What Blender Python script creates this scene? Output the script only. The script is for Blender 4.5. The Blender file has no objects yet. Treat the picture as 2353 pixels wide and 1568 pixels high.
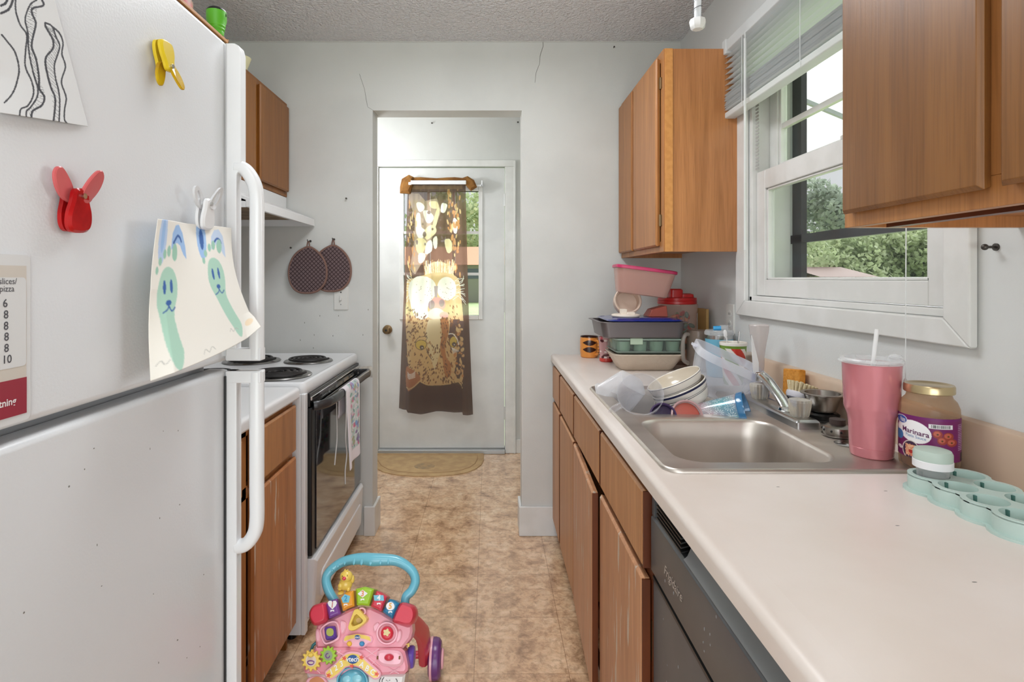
import bpy, bmesh, math, random
import numpy as np
from mathutils import Vector, Matrix, Euler

sc = bpy.context.scene
COL = sc.collection
PI = math.pi

# ------------------------------------------------------------------ camera
F, CX, CY, EYE = 1300.0, 1125.0, 640.0, 1.27      # focal length and vanishing point measured in the 2353x1568 photo
cam_data = bpy.data.cameras.new('camera')
cam_data.sensor_width = 36.0
cam_data.lens = 36.0 * F / 2353
cam_data.shift_x = (2353 / 2 - CX) / 2353
cam_data.shift_y = -(1568 / 2 - CY) / 2353
cam_data.clip_start = 0.02
cam_data.clip_end = 400
cam = bpy.data.objects.new('camera', cam_data)
cam.location = (0, 0, EYE)
cam.rotation_euler = (PI / 2, 0, 0)
COL.objects.link(cam)
sc.camera = cam

# ------------------------------------------------------------------ exposure, world, lights
sc.view_settings.view_transform = 'Standard'
sc.view_settings.look = 'None'
sc.view_settings.gamma = 1
sc.view_settings.use_curve_mapping = False
sc.view_settings.exposure = 0.42
sc.cycles.diffuse_bounces = 8
sc.cycles.max_bounces = 14
sc.cycles.transparent_max_bounces = 32

world = bpy.data.worlds.new('overcast_sky')
sc.world = world
world.use_nodes = True
wn = world.node_tree.nodes; wl_ = world.node_tree.links
bg = wn['Background']
tc = wn.new('ShaderNodeTexCoord'); sx = wn.new('ShaderNodeSeparateXYZ'); rmp = wn.new('ShaderNodeValToRGB')
wl_.new(tc.outputs['Generated'], sx.inputs[0]); wl_.new(sx.outputs['Z'], rmp.inputs[0]); wl_.new(rmp.outputs[0], bg.inputs[0])
rmp.color_ramp.elements[0].position = 0.0; rmp.color_ramp.elements[0].color = (.80, .81, .82, 1)
rmp.color_ramp.elements[1].position = 0.6; rmp.color_ramp.elements[1].color = (.93, .96, 1.0, 1)
bg.inputs[1].default_value = 0.68

def area(name, loc, rot, sx_, sy_, power, col=(1, 1, 1)):
    l = bpy.data.lights.new(name, 'AREA'); l.shape = 'RECTANGLE'; l.size = sx_; l.size_y = sy_
    l.energy = power; l.color = col
    o = bpy.data.objects.new(name, l); o.location = loc; o.rotation_euler = rot; COL.objects.link(o)
    return o
# daylight and the entry lamp; the rear and kitchen lights are added fill
def bulb(name, loc, r, power, col):
    l = bpy.data.lights.new(name, 'POINT'); l.energy = power; l.color = col; l.shadow_soft_size = r
    o = bpy.data.objects.new(name, l); o.location = loc; COL.objects.link(o)
sun = bpy.data.lights.new('overcast_daylight', 'SUN'); sun.energy = 9; sun.angle = math.radians(70); sun.color = (.97, .985, 1)
so_ = bpy.data.objects.new('overcast_daylight', sun); so_.rotation_euler = Vector((-.62, -.58, -.53)).to_track_quat('-Z', 'Y').to_euler(); so_.location = (6, 6, 6); COL.objects.link(so_)
area('rear_fill_light', (0, -1.9, 1.05), (PI / 2 + .02, 0, 0), 2.1, 1.9, 40, (.89, .945, 1))  # added fill panel behind the camera, brightens the near surfaces
area('overhead_flash_fill', (-.15, -.35, 2.40), (0, 0, 0), .9, .9, 9, (.93, .965, 1))  # added flash-like fill above the camera, brightens counter and fridge
area('kitchen_fill_light', (-.12, 1.68, 2.37), (0, 0, 0), .5, .8, 10, (.93, .965, 1))  # added unseen fill over the aisle, brightens stove and counters
bulb('ceiling_fill_glow', (-.05, 1.68, 2.225), .07, 3.2, (.95, .975, 1))  # added unseen point light that lifts the ceiling
bulb('entry_lamp_light', (-1.0, 3.5, 1.95), .08, 16, (.95, .97, 1))

# ------------------------------------------------------------------ helpers
def lin(c):
    r = []
    for v in c[:3]:
        v = v / 255.0
        r.append(v / 12.92 if v <= .04045 else ((v + .055) / 1.055) ** 2.4)
    return tuple(r)
def rgba(c): return (*lin(c), 1)

def pz(px, Y): return (px - CX) / F * Y                     # world X of a photo column at depth Y
def zz(py, Y): return EYE - (py - CY) / F * Y               # world Z of a photo row at depth Y
def yx(px, X): return X * F / (px - CX)                     # depth of a photo column on the plane X

MATS = {}
def mat(name, c, rough=.5, metal=0.0, c2=None, ns=6.0, stretch=(1, 1, 1), lo=.4, hi=.6, bump=0.0, bs=60.0, trans=0.0,
        ior=1.45, coat=0.0, spec=.5, attr=None, emis=0.0, detail=4, sheen=0.0):
    if name in MATS: return MATS[name]
    m = bpy.data.materials.new(name); m.use_nodes = True; MATS[name] = m
    n = m.node_tree.nodes; l = m.node_tree.links; p = n['Principled BSDF']
    p.inputs['Base Color'].default_value = rgba(c)
    p.inputs['Roughness'].default_value = rough
    p.inputs['Metallic'].default_value = metal
    p.inputs['IOR'].default_value = ior
    p.inputs['Specular IOR Level'].default_value = spec
    p.inputs['Transmission Weight'].default_value = trans
    p.inputs['Coat Weight'].default_value = coat
    p.inputs['Coat Roughness'].default_value = .1
    if sheen: p.inputs['Sheen Weight'].default_value = sheen
    if c2 is not None or bump:
        t = n.new('ShaderNodeTexCoord'); mp = n.new('ShaderNodeMapping'); mp.inputs['Scale'].default_value = stretch
        l.new(t.outputs['Object'], mp.inputs[0])
    if c2 is not None:
        no = n.new('ShaderNodeTexNoise'); no.inputs['Scale'].default_value = ns; no.inputs['Detail'].default_value = detail
        cr = n.new('ShaderNodeValToRGB'); e = cr.color_ramp.elements
        e[0].position = lo; e[0].color = rgba(c); e[1].position = hi; e[1].color = rgba(c2)
        l.new(mp.outputs[0], no.inputs['Vector']); l.new(no.outputs[0], cr.inputs[0]); l.new(cr.outputs[0], p.inputs['Base Color'])
    if bump:
        n2 = n.new('ShaderNodeTexNoise'); n2.inputs['Scale'].default_value = bs; n2.inputs['Detail'].default_value = 3
        b = n.new('ShaderNodeBump'); b.inputs['Strength'].default_value = bump; b.inputs['Distance'].default_value = .01
        l.new(mp.outputs[0], n2.inputs['Vector']); l.new(n2.outputs[0], b.inputs['Height']); l.new(b.outputs[0], p.inputs['Normal'])
    if attr:
        a = n.new('ShaderNodeAttribute'); a.attribute_name = attr; l.new(a.outputs['Color'], p.inputs['Base Color'])
    if emis:
        p.inputs['Emission Color'].default_value = rgba(c); p.inputs['Emission Strength'].default_value = emis
    return m

def clear(name, c=(235, 240, 245), body=.22, rough=.08, edge=.42, tint=14):
    """thin clear plastic or glass: mostly see-through, a little milky, glossy toward the edges"""
    if name in MATS: return MATS[name]
    m = bpy.data.materials.new(name); m.use_nodes = True; MATS[name] = m
    n = m.node_tree.nodes; l = m.node_tree.links; p = n['Principled BSDF']; out = n['Material Output']
    p.inputs['Base Color'].default_value = rgba(c); p.inputs['Roughness'].default_value = rough
    p.inputs['Specular IOR Level'].default_value = .8
    tr = n.new('ShaderNodeBsdfTransparent'); tr.inputs[0].default_value = rgba([min(255, v + tint) for v in c])
    mx = n.new('ShaderNodeMixShader'); lw = n.new('ShaderNodeLayerWeight'); lw.inputs[0].default_value = .3
    pw = n.new('ShaderNodeMath'); pw.operation = 'POWER'; pw.inputs[1].default_value = 1.6
    ma = n.new('ShaderNodeMath'); ma.operation = 'MULTIPLY_ADD'; ma.inputs[1].default_value = edge; ma.inputs[2].default_value = body
    ma.use_clamp = True
    l.new(lw.outputs['Facing'], pw.inputs[0]); l.new(pw.outputs[0], ma.inputs[0]); l.new(ma.outputs[0], mx.inputs[0]); l.new(tr.outputs[0], mx.inputs[1]); l.new(p.outputs[0], mx.inputs[2])
    l.new(mx.outputs[0], out.inputs[0])
    return m

def wood(name, a, b, scratch=0.0, rough=.42, seed=0.0, grain=1.0):
    if name in MATS: return MATS[name]
    m = bpy.data.materials.new(name); m.use_nodes = True; MATS[name] = m
    n = m.node_tree.nodes; l = m.node_tree.links; p = n['Principled BSDF']
    t = n.new('ShaderNodeTexCoord'); mp = n.new('ShaderNodeMapping')
    mp.inputs['Scale'].default_value = (14 * grain, 14 * grain, .8 * grain); mp.inputs['Location'].default_value = (seed, seed * 2, seed)
    l.new(t.outputs['Object'], mp.inputs[0])
    no = n.new('ShaderNodeTexNoise'); no.inputs['Scale'].default_value = 1.6; no.inputs['Detail'].default_value = 6; no.inputs['Distortion'].default_value = .8
    l.new(mp.outputs[0], no.inputs['Vector'])
    cr = n.new('ShaderNodeValToRGB'); e = cr.color_ramp.elements
    e[0].position = .25; e[0].color = rgba(b); e[1].position = .72; e[1].color = rgba(a)
    l.new(no.outputs[0], cr.inputs[0])
    mp2 = n.new('ShaderNodeMapping'); mp2.inputs['Scale'].default_value = (150, 150, 5); l.new(t.outputs['Object'], mp2.inputs[0])
    n2 = n.new('ShaderNodeTexNoise'); n2.inputs['Scale'].default_value = 1.5; n2.inputs['Detail'].default_value = 2; l.new(mp2.outputs[0], n2.inputs['Vector'])
    c2 = n.new('ShaderNodeValToRGB'); e = c2.color_ramp.elements; e[0].position = .35; e[0].color = (.62, .58, .55, 1); e[1].position = .52; e[1].color = (1, 1, 1, 1)
    l.new(n2.outputs[0], c2.inputs[0])
    mx = n.new('ShaderNodeMix'); mx.data_type = 'RGBA'; mx.blend_type = 'MULTIPLY'; mx.inputs[0].default_value = .4
    l.new(cr.outputs[0], mx.inputs[6]); l.new(c2.outputs[0], mx.inputs[7])
    last = mx.outputs[2]
    if scratch:
        mp3 = n.new('ShaderNodeMapping'); mp3.inputs['Scale'].default_value = (26, 26, 3.2); mp3.inputs['Location'].default_value = (3, 1, 5); l.new(t.outputs['Object'], mp3.inputs[0])
        n3 = n.new('ShaderNodeTexNoise'); n3.inputs['Scale'].default_value = 1.7; n3.inputs['Detail'].default_value = 4; l.new(mp3.outputs[0], n3.inputs['Vector'])
        c3 = n.new('ShaderNodeValToRGB'); e = c3.color_ramp.elements; e[0].position = 1 - scratch; e[0].color = (0, 0, 0, 1); e[1].position = 1 - scratch + .05; e[1].color = (1, 1, 1, 1)
        l.new(n3.outputs[0], c3.inputs[0])
        m2 = n.new('ShaderNodeMix'); m2.data_type = 'RGBA'; m2.inputs[7].default_value = rgba((196, 178, 160)); l.new(c3.outputs[0], m2.inputs[0]); l.new(last, m2.inputs[6]); last = m2.outputs[2]
    l.new(last, p.inputs['Base Color'])
    p.inputs['Roughness'].default_value = rough
    b_ = n.new('ShaderNodeBump'); b_.inputs['Strength'].default_value = .12; b_.inputs['Distance'].default_value = .002
    l.new(n2.outputs[0], b_.inputs['Height']); l.new(b_.outputs[0], p.inputs['Normal'])
    return m

class MB:
    """collects shapes into one bmesh"""
    def __init__(s): s.bm = bmesh.new()
    def _xf(s, vs, M):
        if M is not None:
            for v in vs: v.co = M @ v.co
    def face(s, vs):
        try: return s.bm.faces.new(vs)
        except ValueError: return None
    def box(s, x0, x1, y0, y1, z0, z1, M=None):
        vs = [s.bm.verts.new((x, y, z)) for x in (x0, x1) for y in (y0, y1) for z in (z0, z1)]
        for f in ((0, 1, 3, 2), (4, 6, 7, 5), (0, 4, 5, 1), (2, 3, 7, 6), (0, 2, 6, 4), (1, 5, 7, 3)): s.face([vs[i] for i in f])
        s._xf(vs, M); return s
    def loft(s, loops, cap0=True, cap1=True, closed=True, M=None):
        L = [[s.bm.verts.new(p) for p in lp] for lp in loops]
        n = len(L[0])
        for a, b in zip(L, L[1:]):
            for i in range(n if closed else n - 1):
                j = (i + 1) % n
                s.face([a[i], a[j], b[j], b[i]])
        if cap0: s.face(L[0][::-1])
        if cap1: s.face(L[-1])
        for lp in L: s._xf(lp, M)
        return s
    def lathe(s, prof, n=32, M=None, cap0=True, cap1=True):
        loops = [[(max(r, 1e-5) * math.cos(2 * PI * i / n), max(r, 1e-5) * math.sin(2 * PI * i / n), z) for i in range(n)] for r, z in prof]
        return s.loft(loops, cap0, cap1, True, M)
    def cyl(s, p0, p1, r0, r1=None, n=20):
        p0 = Vector(p0); p1 = Vector(p1); d = p1 - p0; L = d.length
        M = Matrix.Translation(p0) @ d.to_track_quat('Z', 'Y').to_matrix().to_4x4()
        return s.lathe([(r0, 0), (r0 if r1 is None else r1, L)], n, M)
    def ball(s, c, r, n=20, M=None):
        if not hasattr(r, '__len__'): r = (r, r, r)
        c = Vector(c); k = n // 2
        prof = [(math.sin(PI * i / k), -math.cos(PI * i / k)) for i in range(k + 1)]
        MM = Matrix.Translation(c) @ Matrix.Diagonal((*r, 1))
        if M is not None: MM = M @ MM
        return s.lathe(prof, n, MM)
    def tube(s, pts, r, n=12, closed=False, flat=(1, 1), up=(0, 0, 1), cap=True, M=None, power=1.0):
        P = [Vector(p) for p in pts]; m = len(P)
        R = r if hasattr(r, '__len__') else [r] * m
        U = Vector(up); loops = []
        for i in range(m):
            if closed: t = P[(i + 1) % m] - P[i - 1]
            else: t = P[min(i + 1, m - 1)] - P[max(i - 1, 0)]
            t.normalize(); U = U - t * U.dot(t)
            if U.length < 1e-6: U = t.orthogonal()
            U.normalize(); B = t.cross(U)
            lp = []
            for k in range(n):
                a = 2 * PI * k / n; ca, sa = math.cos(a), math.sin(a)
                ca = math.copysign(abs(ca) ** power, ca); sa = math.copysign(abs(sa) ** power, sa)
                lp.append(P[i] + U * (ca * R[i] * flat[0]) + B * (sa * R[i] * flat[1]))
            loops.append(lp)
        if closed: loops.append(loops[0]); return s.loft(loops, False, False, True, M)
        return s.loft(loops, cap, cap, True, M)
    def prism(s, poly, h0, h1, fn=None, M=None, inset=0.0, ih=0.0):
        """poly of 2D points extruded h0..h1; fn(x,y,h)->3D"""
        fn = fn or (lambda x, y, h: (x, y, h))
        loops = [[fn(x, y, h0) for x, y in poly]]
        if inset:
            loops.append([fn(x, y, h1 - ih) for x, y in poly])
            loops.append([fn(x, y, h1) for x, y in shrink(poly, inset)])
        else: loops.append([fn(x, y, h1) for x, y in poly])
        return s.loft(loops, True, True, True, M)
    def plate(s, outer, holes, z0, z1):
        for z, fl in ((z0, True), (z1, False)):
            es = []; 
            for lp in [outer] + holes:
                vs = [s.bm.verts.new((x, y, z)) for x, y in lp]
                es += [s.bm.edges.new((vs[i], vs[(i + 1) % len(vs)])) for i in range(len(vs))]
            bmesh.ops.triangle_fill(s.bm, use_beauty=True, edges=es)
        for lp in [outer] + holes: s.loft([[(x, y, z0) for x, y in lp], [(x, y, z1) for x, y in lp]], False, False)
        bmesh.ops.remove_doubles(s.bm, verts=s.bm.verts, dist=1e-6)
        return s

def shrink(poly, d):
    n = len(poly); A = sum(poly[i][0] * poly[(i + 1) % n][1] - poly[(i + 1) % n][0] * poly[i][1] for i in range(n))
    sg = 1 if A > 0 else -1; out = []
    for i in range(n):
        p0 = Vector(poly[i - 1]); p1 = Vector(poly[i]); p2 = Vector(poly[(i + 1) % n])
        a = (p1 - p0); b = (p2 - p1)
        if a.length < 1e-9 or b.length < 1e-9: out.append(tuple(p1)); continue
        a.normalize(); b.normalize()
        na = Vector((-a.y, a.x)) * sg; nb = Vector((-b.y, b.x)) * sg; m = na + nb
        if m.length < 1e-6: m = na
        m.normalize(); out.append(tuple(p1 + m * d / max(.5, m.dot(na))))
    return out

def rrect(x0, x1, y0, y1, r, n=6):
    pts = []
    for cx, cy, a0 in ((x1 - r, y1 - r, 0), (x0 + r, y1 - r, 90), (x0 + r, y0 + r, 180), (x1 - r, y0 + r, 270)):
        for i in range(n + 1):
            a = math.radians(a0 + 90 * i / n); pts.append((cx + r * math.cos(a), cy + r * math.sin(a)))
    return pts
def circ(cx, cy, rx, ry=None, n=28, a0=0):
    ry = rx if ry is None else ry
    return [(cx + rx * math.cos(a0 + 2 * PI * i / n), cy + ry * math.sin(a0 + 2 * PI * i / n)) for i in range(n)]
def smooth_path(pts, k=8, closed=False):
    P = [Vector(p) for p in pts]; out = []; m = len(P)
    for i in range(m if closed else m - 1):
        g = (lambda q: P[q % m]) if closed else (lambda q: P[min(max(q, 0), m - 1)])
        a, b, c, d = g(i - 1), g(i), g(i + 1), g(i + 2)
        for j in range(k):
            t = j / k
            out.append(.5 * ((2 * b) + (c - a) * t + (2 * a - 5 * b + 4 * c - d) * t * t + (3 * b - a - 3 * c + d) * t ** 3))
    if not closed: out.append(P[-1])
    return [tuple(v) for v in out]

def worldloc(o):
    v = Vector((0, 0, 0))
    while o is not None: v += o.location; o = o.parent
    return v
def part(name, mb, m, parent=None, bevel=0.0, w=True, seg=2, angle=32, fixn=True, mods=None):
    """link the collected shapes as ONE mesh object. w: shapes are in world coordinates (parents unrotated)"""
    me = bpy.data.meshes.new(name)
    if fixn: bmesh.ops.recalc_face_normals(mb.bm, faces=mb.bm.faces)
    mb.bm.to_mesh(me); mb.bm.free()
    if w and parent is not None: me.transform(Matrix.Translation(-worldloc(parent)))
    o = bpy.data.objects.new(name, me); COL.objects.link(o)
    if m is not None: me.materials.append(m)
    if parent is not None: o.parent = parent
    for p in me.polygons: p.use_smooth = True
    me.set_sharp_from_angle(angle=math.radians(angle))
    if bevel:
        b = o.modifiers.new('bevel', 'BEVEL'); b.width = bevel; b.segments = seg; b.limit_method = 'ANGLE'; b.angle_limit = math.radians(35); b.harden_normals = True
    return o
def thing(name, label, cat, loc=(0, 0, 0), rot=(0, 0, 0), group=None):
    o = bpy.data.objects.new(name, None); COL.objects.link(o); o.empty_display_size = .05
    o.location = loc; o.rotation_euler = rot; o['label'] = label; o['category'] = cat
    if group: o['group'] = group
    return o
def tag(o, label, cat, group=None, kind=None):
    o['label'] = label; o['category'] = cat
    if group: o['group'] = group
    if kind: o['kind'] = kind
    return o
def struct(name, mb, m, bevel=0.0, label=None, **k):
    o = part(name, mb, m, None, bevel, **k); o['kind'] = 'structure'
    if label: o['label'] = label
    return o
def simple(name, mb, m, label, cat, loc, group=None, bevel=0.0, **k):
    """a thing that is one mesh, shapes in world coordinates, origin at its base"""
    me_o = part(name, mb, m, None, bevel, **k)
    me_o.data.transform(Matrix.Translation(-Vector(loc))); me_o.location = loc
    return tag(me_o, label, cat, group)

def text_geo(s, size=1.0, align='CENTER', bold=0.0, italic=0.0):
    cu = bpy.data.curves.new('writing', 'FONT'); cu.body = s; cu.size = size; cu.align_x = align; cu.align_y = 'CENTER'
    cu.offset = bold; cu.shear = italic; cu.resolution_u = 3
    o = bpy.data.objects.new('writing', cu); COL.objects.link(o)
    dg = bpy.context.evaluated_depsgraph_get(); me = bpy.data.meshes.new_from_object(o.evaluated_get(dg))
    V = [tuple(v.co[:2]) for v in me.vertices]; Fc = [tuple(p.vertices) for p in me.polygons]
    bpy.data.objects.remove(o); bpy.data.curves.remove(cu); bpy.data.meshes.remove(me)
    return V, Fc
def text_part(name, s, size, fn, m, parent, bold=0.0, align='CENTER', italic=0.0, sub=0, w=True):
    """flat lettering laid on a surface; fn(x,y)->3D"""
    V, Fc = text_geo(s, size, align, bold, italic)
    mb = MB(); vs = [mb.bm.verts.new((x, y, 0)) for x, y in V]
    for f in Fc: mb.face([vs[i] for i in f])
    if sub: bmesh.ops.subdivide_edges(mb.bm, edges=mb.bm.edges, cuts=sub, use_grid_fill=True)
    for v in mb.bm.verts: v.co = fn(v.co.x, v.co.y)
    return part(name, mb, m, parent, w=w, fixn=False)

class Canvas:
    """a small raster in photo-like units, used as per-vertex surface pattern of printed things"""
    def __init__(s, x0, y0, x1, y1, k, c):
        s.x0, s.y0, s.k = x0, y0, k
        s.w = int((x1 - x0) * k) + 1; s.h = int((y1 - y0) * k) + 1
        s.a = np.zeros((s.h, s.w, 3)); s.a[:] = lin(c)
        s.X, s.Y = np.meshgrid(x0 + np.arange(s.w) / k, y0 + np.arange(s.h) / k)
    def put(s, m, c): s.a[m] = lin(c)
    def ell(s, cx, cy, rx, ry, c, rot=0.0, m=None):
        a = math.radians(rot); dx = s.X - cx; dy = s.Y - cy
        u = dx * math.cos(a) + dy * math.sin(a); v = -dx * math.sin(a) + dy * math.cos(a)
        k = (u / rx) ** 2 + (v / ry) ** 2 <= 1
        if m is not None: k &= m
        s.put(k, c); return k
    def pmask(s, pts):
        k = np.zeros(s.X.shape, bool); n = len(pts)
        for i in range(n):
            x1, y1 = pts[i]; x2, y2 = pts[(i + 1) % n]
            if y1 == y2: continue
            c = ((s.Y >= min(y1, y2)) & (s.Y < max(y1, y2)) & (s.X < (x2 - x1) * (s.Y - y1) / (y2 - y1) + x1)); k ^= c
        return k
    def poly(s, pts, c, m=None):
        k = s.pmask(pts)
        if m is not None: k &= m
        s.put(k, c); return k
    def line(s, pts, w, c, sm=True):
        if sm and len(pts) > 2: pts = [p[:2] for p in smooth_path([(*p, 0) for p in pts], 5)]
        for (x1, y1), (x2, y2) in zip(pts, pts[1:]):
            dx, dy = x2 - x1, y2 - y1; L = dx * dx + dy * dy or 1e-9
            bx = [max(0, int((min(x1, x2) - w - s.x0) * s.k)), int((max(x1, x2) + w - s.x0) * s.k) + 2]
            by = [max(0, int((min(y1, y2) - w - s.y0) * s.k)), int((max(y1, y2) + w - s.y0) * s.k) + 2]
            if bx[0] >= s.w or by[0] >= s.h or bx[1] <= 0 or by[1] <= 0: continue
            sl = (slice(by[0], by[1]), slice(bx[0], bx[1]))
            X, Y = s.X[sl], s.Y[sl]; t = np.clip(((X - x1) * dx + (Y - y1) * dy) / L, 0, 1)
            k = (X - x1 - t * dx) ** 2 + (Y - y1 - t * dy) ** 2 <= (w / 2) ** 2
            sub = s.a[sl]; sub[k] = lin(c)
    def blur(s, r=1):
        for _ in range(r):
            p = np.pad(s.a, ((1, 1), (1, 1), (0, 0)), 'edge')
            s.a = (p[1:-1, 1:-1] * 2 + p[:-2, 1:-1] + p[2:, 1:-1] + p[1:-1, :-2] + p[1:-1, 2:]) / 6
    def at(s, x, y):
        i = min(max(int(round((y - s.y0) * s.k)), 0), s.h - 1); j = min(max(int(round((x - s.x0) * s.k)), 0), s.w - 1)
        return s.a[i, j]

def paint_grid(name, nu, nv, pos, col, m, parent=None, w=True, wrap=False, solid=0.0):
    """a dense grid pos(u,v) carrying col(u,v) in its colour attribute"""
    V = []; C = []
    for j in range(nv + 1):
        for i in range(nu + (0 if wrap else 1)):
            u, v = i / nu, j / nv; V.append(pos(u, v)); C.append((*col(u, v), 1))
    W = nu if wrap else nu + 1; Fc = []
    for j in range(nv):
        for i in range(nu):
            a = j * W + i; b = j * W + (i + 1) % W
            Fc.append((a, b, b + W, a + W))
    me = bpy.data.meshes.new(name); me.from_pydata(V, [], Fc)
    at = me.color_attributes.new('tint', 'FLOAT_COLOR', 'POINT'); at.data.foreach_set('color', np.array(C, dtype=np.float32).ravel())
    if w and parent is not None: me.transform(Matrix.Translation(-worldloc(parent)))
    o = bpy.data.objects.new(name, me); COL.objects.link(o); me.materials.append(m)
    if parent is not None: o.parent = parent
    for p in me.polygons: p.use_smooth = True
    if solid:
        sm = o.modifiers.new('thickness', 'SOLIDIFY'); sm.thickness = solid; sm.offset = 0
    return o
def copy_tree(root, loc=None):
    def cp(o, par):
        c = o.copy(); COL.objects.link(c); c.parent = par
        for ch in [x for x in bpy.data.objects if x.parent == o]: cp(ch, c)
        return c
    r = cp(root, None)
    if loc is not None: r.location = loc
    return r
# ------------------------------------------------------------------ materials of the room
M_WALL = mat('wall_paint', (208, 209, 206), .6, c2=(202, 203, 200), ns=3, bump=.06, bs=220)
M_WALLR = mat('wall_paint_right', (212, 214, 213), .6, c2=(208, 210, 209), ns=3, bump=.06, bs=220)
M_TRIM = mat('white_trim_paint', (222, 222, 220), .38, c2=(214, 214, 211), ns=9)
M_CEIL = mat('popcorn_ceiling', (232, 233, 236), .9, bump=.8, bs=80)
M_WHITE = mat('white_enamel', (226, 227, 229), .28, coat=.3)
M_DARK = mat('dark_grey', (40, 40, 42), .5)
M_BLACK = mat('black_plastic', (16, 16, 17), .3)
M_CRACK = mat('crack_line', (120, 118, 112), .9)
M_STEEL = mat('brushed_steel', (212, 205, 197), .40, .95, c2=(194, 186, 178), ns=3, stretch=(1, 3, 1), bump=.015, bs=40)
M_CHROME = mat('chrome', (205, 205, 205), .14, 1.0)
M_BRASS = mat('aged_brass', (120, 98, 70), .35, .9)
M_OAK = wood('oak_cabinet', (184, 126, 72), (154, 100, 54), seed=1)
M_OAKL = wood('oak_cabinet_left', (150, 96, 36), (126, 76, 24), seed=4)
M_OAKW = wood('oak_cabinet_worn', (168, 104, 56), (128, 74, 36), scratch=.30, seed=2)
M_OAKD = wood('oak_door', (196, 142, 96), (170, 118, 76), seed=7)
M_OAKS = wood('oak_side_panel', (196, 134, 84), (156, 100, 56), seed=9, rough=.30, grain=.8, scratch=.27)
M_EDGE = mat('dark_wood_edge', (104, 52, 24), .4, c2=(82, 38, 16), ns=12, stretch=(1, 1, .2))
M_LIPOAK = mat('pale_oak_edge', (206, 144, 80), .5, c2=(196, 134, 72), ns=60)

M_CEIL.node_tree.nodes['Bump'].inputs['Distance'].default_value = .035
# floor: 0.305 m vinyl tiles with a mottled stone print and a bumpy gloss
m = bpy.data.materials.new('vinyl_tile_floor'); m.use_nodes = True; n = m.node_tree.nodes; l = m.node_tree.links; p = n['Principled BSDF']
t = n.new('ShaderNodeTexCoord'); mp = n.new('ShaderNodeMapping'); mp.inputs['Location'].default_value = (.05, -.29, 0)
l.new(t.outputs['Object'], mp.inputs[0])
br = n.new('ShaderNodeTexBrick'); br.offset = 0; br.inputs['Scale'].default_value = 1; br.inputs['Brick Width'].default_value = .305; br.inputs['Row Height'].default_value = .305
br.inputs['Mortar Size'].default_value = .0012; br.inputs['Color1'].default_value = (1, 1, 1, 1); br.inputs['Color2'].default_value = (.93, .92, .91, 1); br.inputs['Mortar'].default_value = (.52, .46, .4, 1)
l.new(mp.outputs[0], br.inputs['Vector'])
n1 = n.new('ShaderNodeTexNoise'); n1.inputs['Scale'].default_value = 9; n1.inputs['Detail'].default_value = 9; n1.inputs['Roughness'].default_value = .68; n1.inputs['Distortion'].default_value = .35
l.new(mp.outputs[0], n1.inputs['Vector'])
cr = n.new('ShaderNodeValToRGB'); e = cr.color_ramp.elements; e[0].position = .30; e[0].color = rgba((146, 108, 78)); e[1].position = .68; e[1].color = rgba((242, 212, 178))
x = cr.color_ramp.elements.new(.48); x.color = rgba((220, 182, 145))
l.new(n1.outputs[0], cr.inputs[0])
mx = n.new('ShaderNodeMix'); mx.data_type = 'RGBA'; mx.blend_type = 'MULTIPLY'; mx.inputs[0].default_value = 1
n4 = n.new('ShaderNodeTexNoise'); n4.inputs['Scale'].default_value = 34; n4.inputs['Detail'].default_value = 5; n4.inputs['Roughness'].default_value = .7; n4.inputs['Distortion'].default_value = .6; l.new(mp.outputs[0], n4.inputs['Vector'])
c4 = n.new('ShaderNodeValToRGB'); e = c4.color_ramp.elements; e[0].position = .36; e[0].color = (.58, .52, .46, 1); e[1].position = .56; e[1].color = (1.08, 1.07, 1.06, 1); l.new(n4.outputs[0], c4.inputs[0])
m4 = n.new('ShaderNodeMix'); m4.data_type = 'RGBA'; m4.blend_type = 'MULTIPLY'; m4.inputs[0].default_value = .8; l.new(cr.outputs[0], m4.inputs[6]); l.new(c4.outputs[0], m4.inputs[7])
l.new(m4.outputs[2], mx.inputs[6]); l.new(br.outputs[0], mx.inputs[7]); l.new(mx.outputs[2], p.inputs['Base Color'])
n2 = n.new('ShaderNodeTexNoise'); n2.inputs['Scale'].default_value = 75; n2.inputs['Detail'].default_value = 3; l.new(mp.outputs[0], n2.inputs['Vector'])
b = n.new('ShaderNodeBump'); b.inputs['Strength'].default_value = .3; b.inputs['Distance'].default_value = .006; l.new(n2.outputs[0], b.inputs['Height']); l.new(b.outputs[0], p.inputs['Normal'])
p.inputs['Roughness'].default_value = .22; p.inputs['Specular IOR Level'].default_value = .8; p.inputs['Coat Weight'].default_value = .8; p.inputs['Coat Roughness'].default_value = .16
M_FLOOR = m
# ------------------------------------------------------------------ room shell
CEIL = 2.442; WY = 2.796; WY2 = 2.916; RX = .945; LX = -1.305; DY = 4.10; CT = .894
OX0, OX1, OZ = -.578, .159, 2.10
struct('floor', MB().box(LX - .15, RX + .15, -2.6, 4.25, -.06, 0), M_FLOOR)
struct('ceiling', MB().box(LX - .15, RX + .15, -2.6, WY2, CEIL, CEIL + .06), M_CEIL)
struct('ceiling_entry', MB().box(LX - .15, RX + .15, WY2, 4.25, CEIL, CEIL + .06), M_WALL)
struct('wall_left', MB().box(LX - .12, LX, -2.6, 4.25, 0, CEIL), M_WALL)
wb = struct('wall_back', MB().box(LX, OX0, WY, WY2, 0, CEIL).box(OX1, RX, WY, WY2, 0, CEIL).box(OX0, OX1, WY, WY2, OZ, CEIL), M_WALL)
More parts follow.
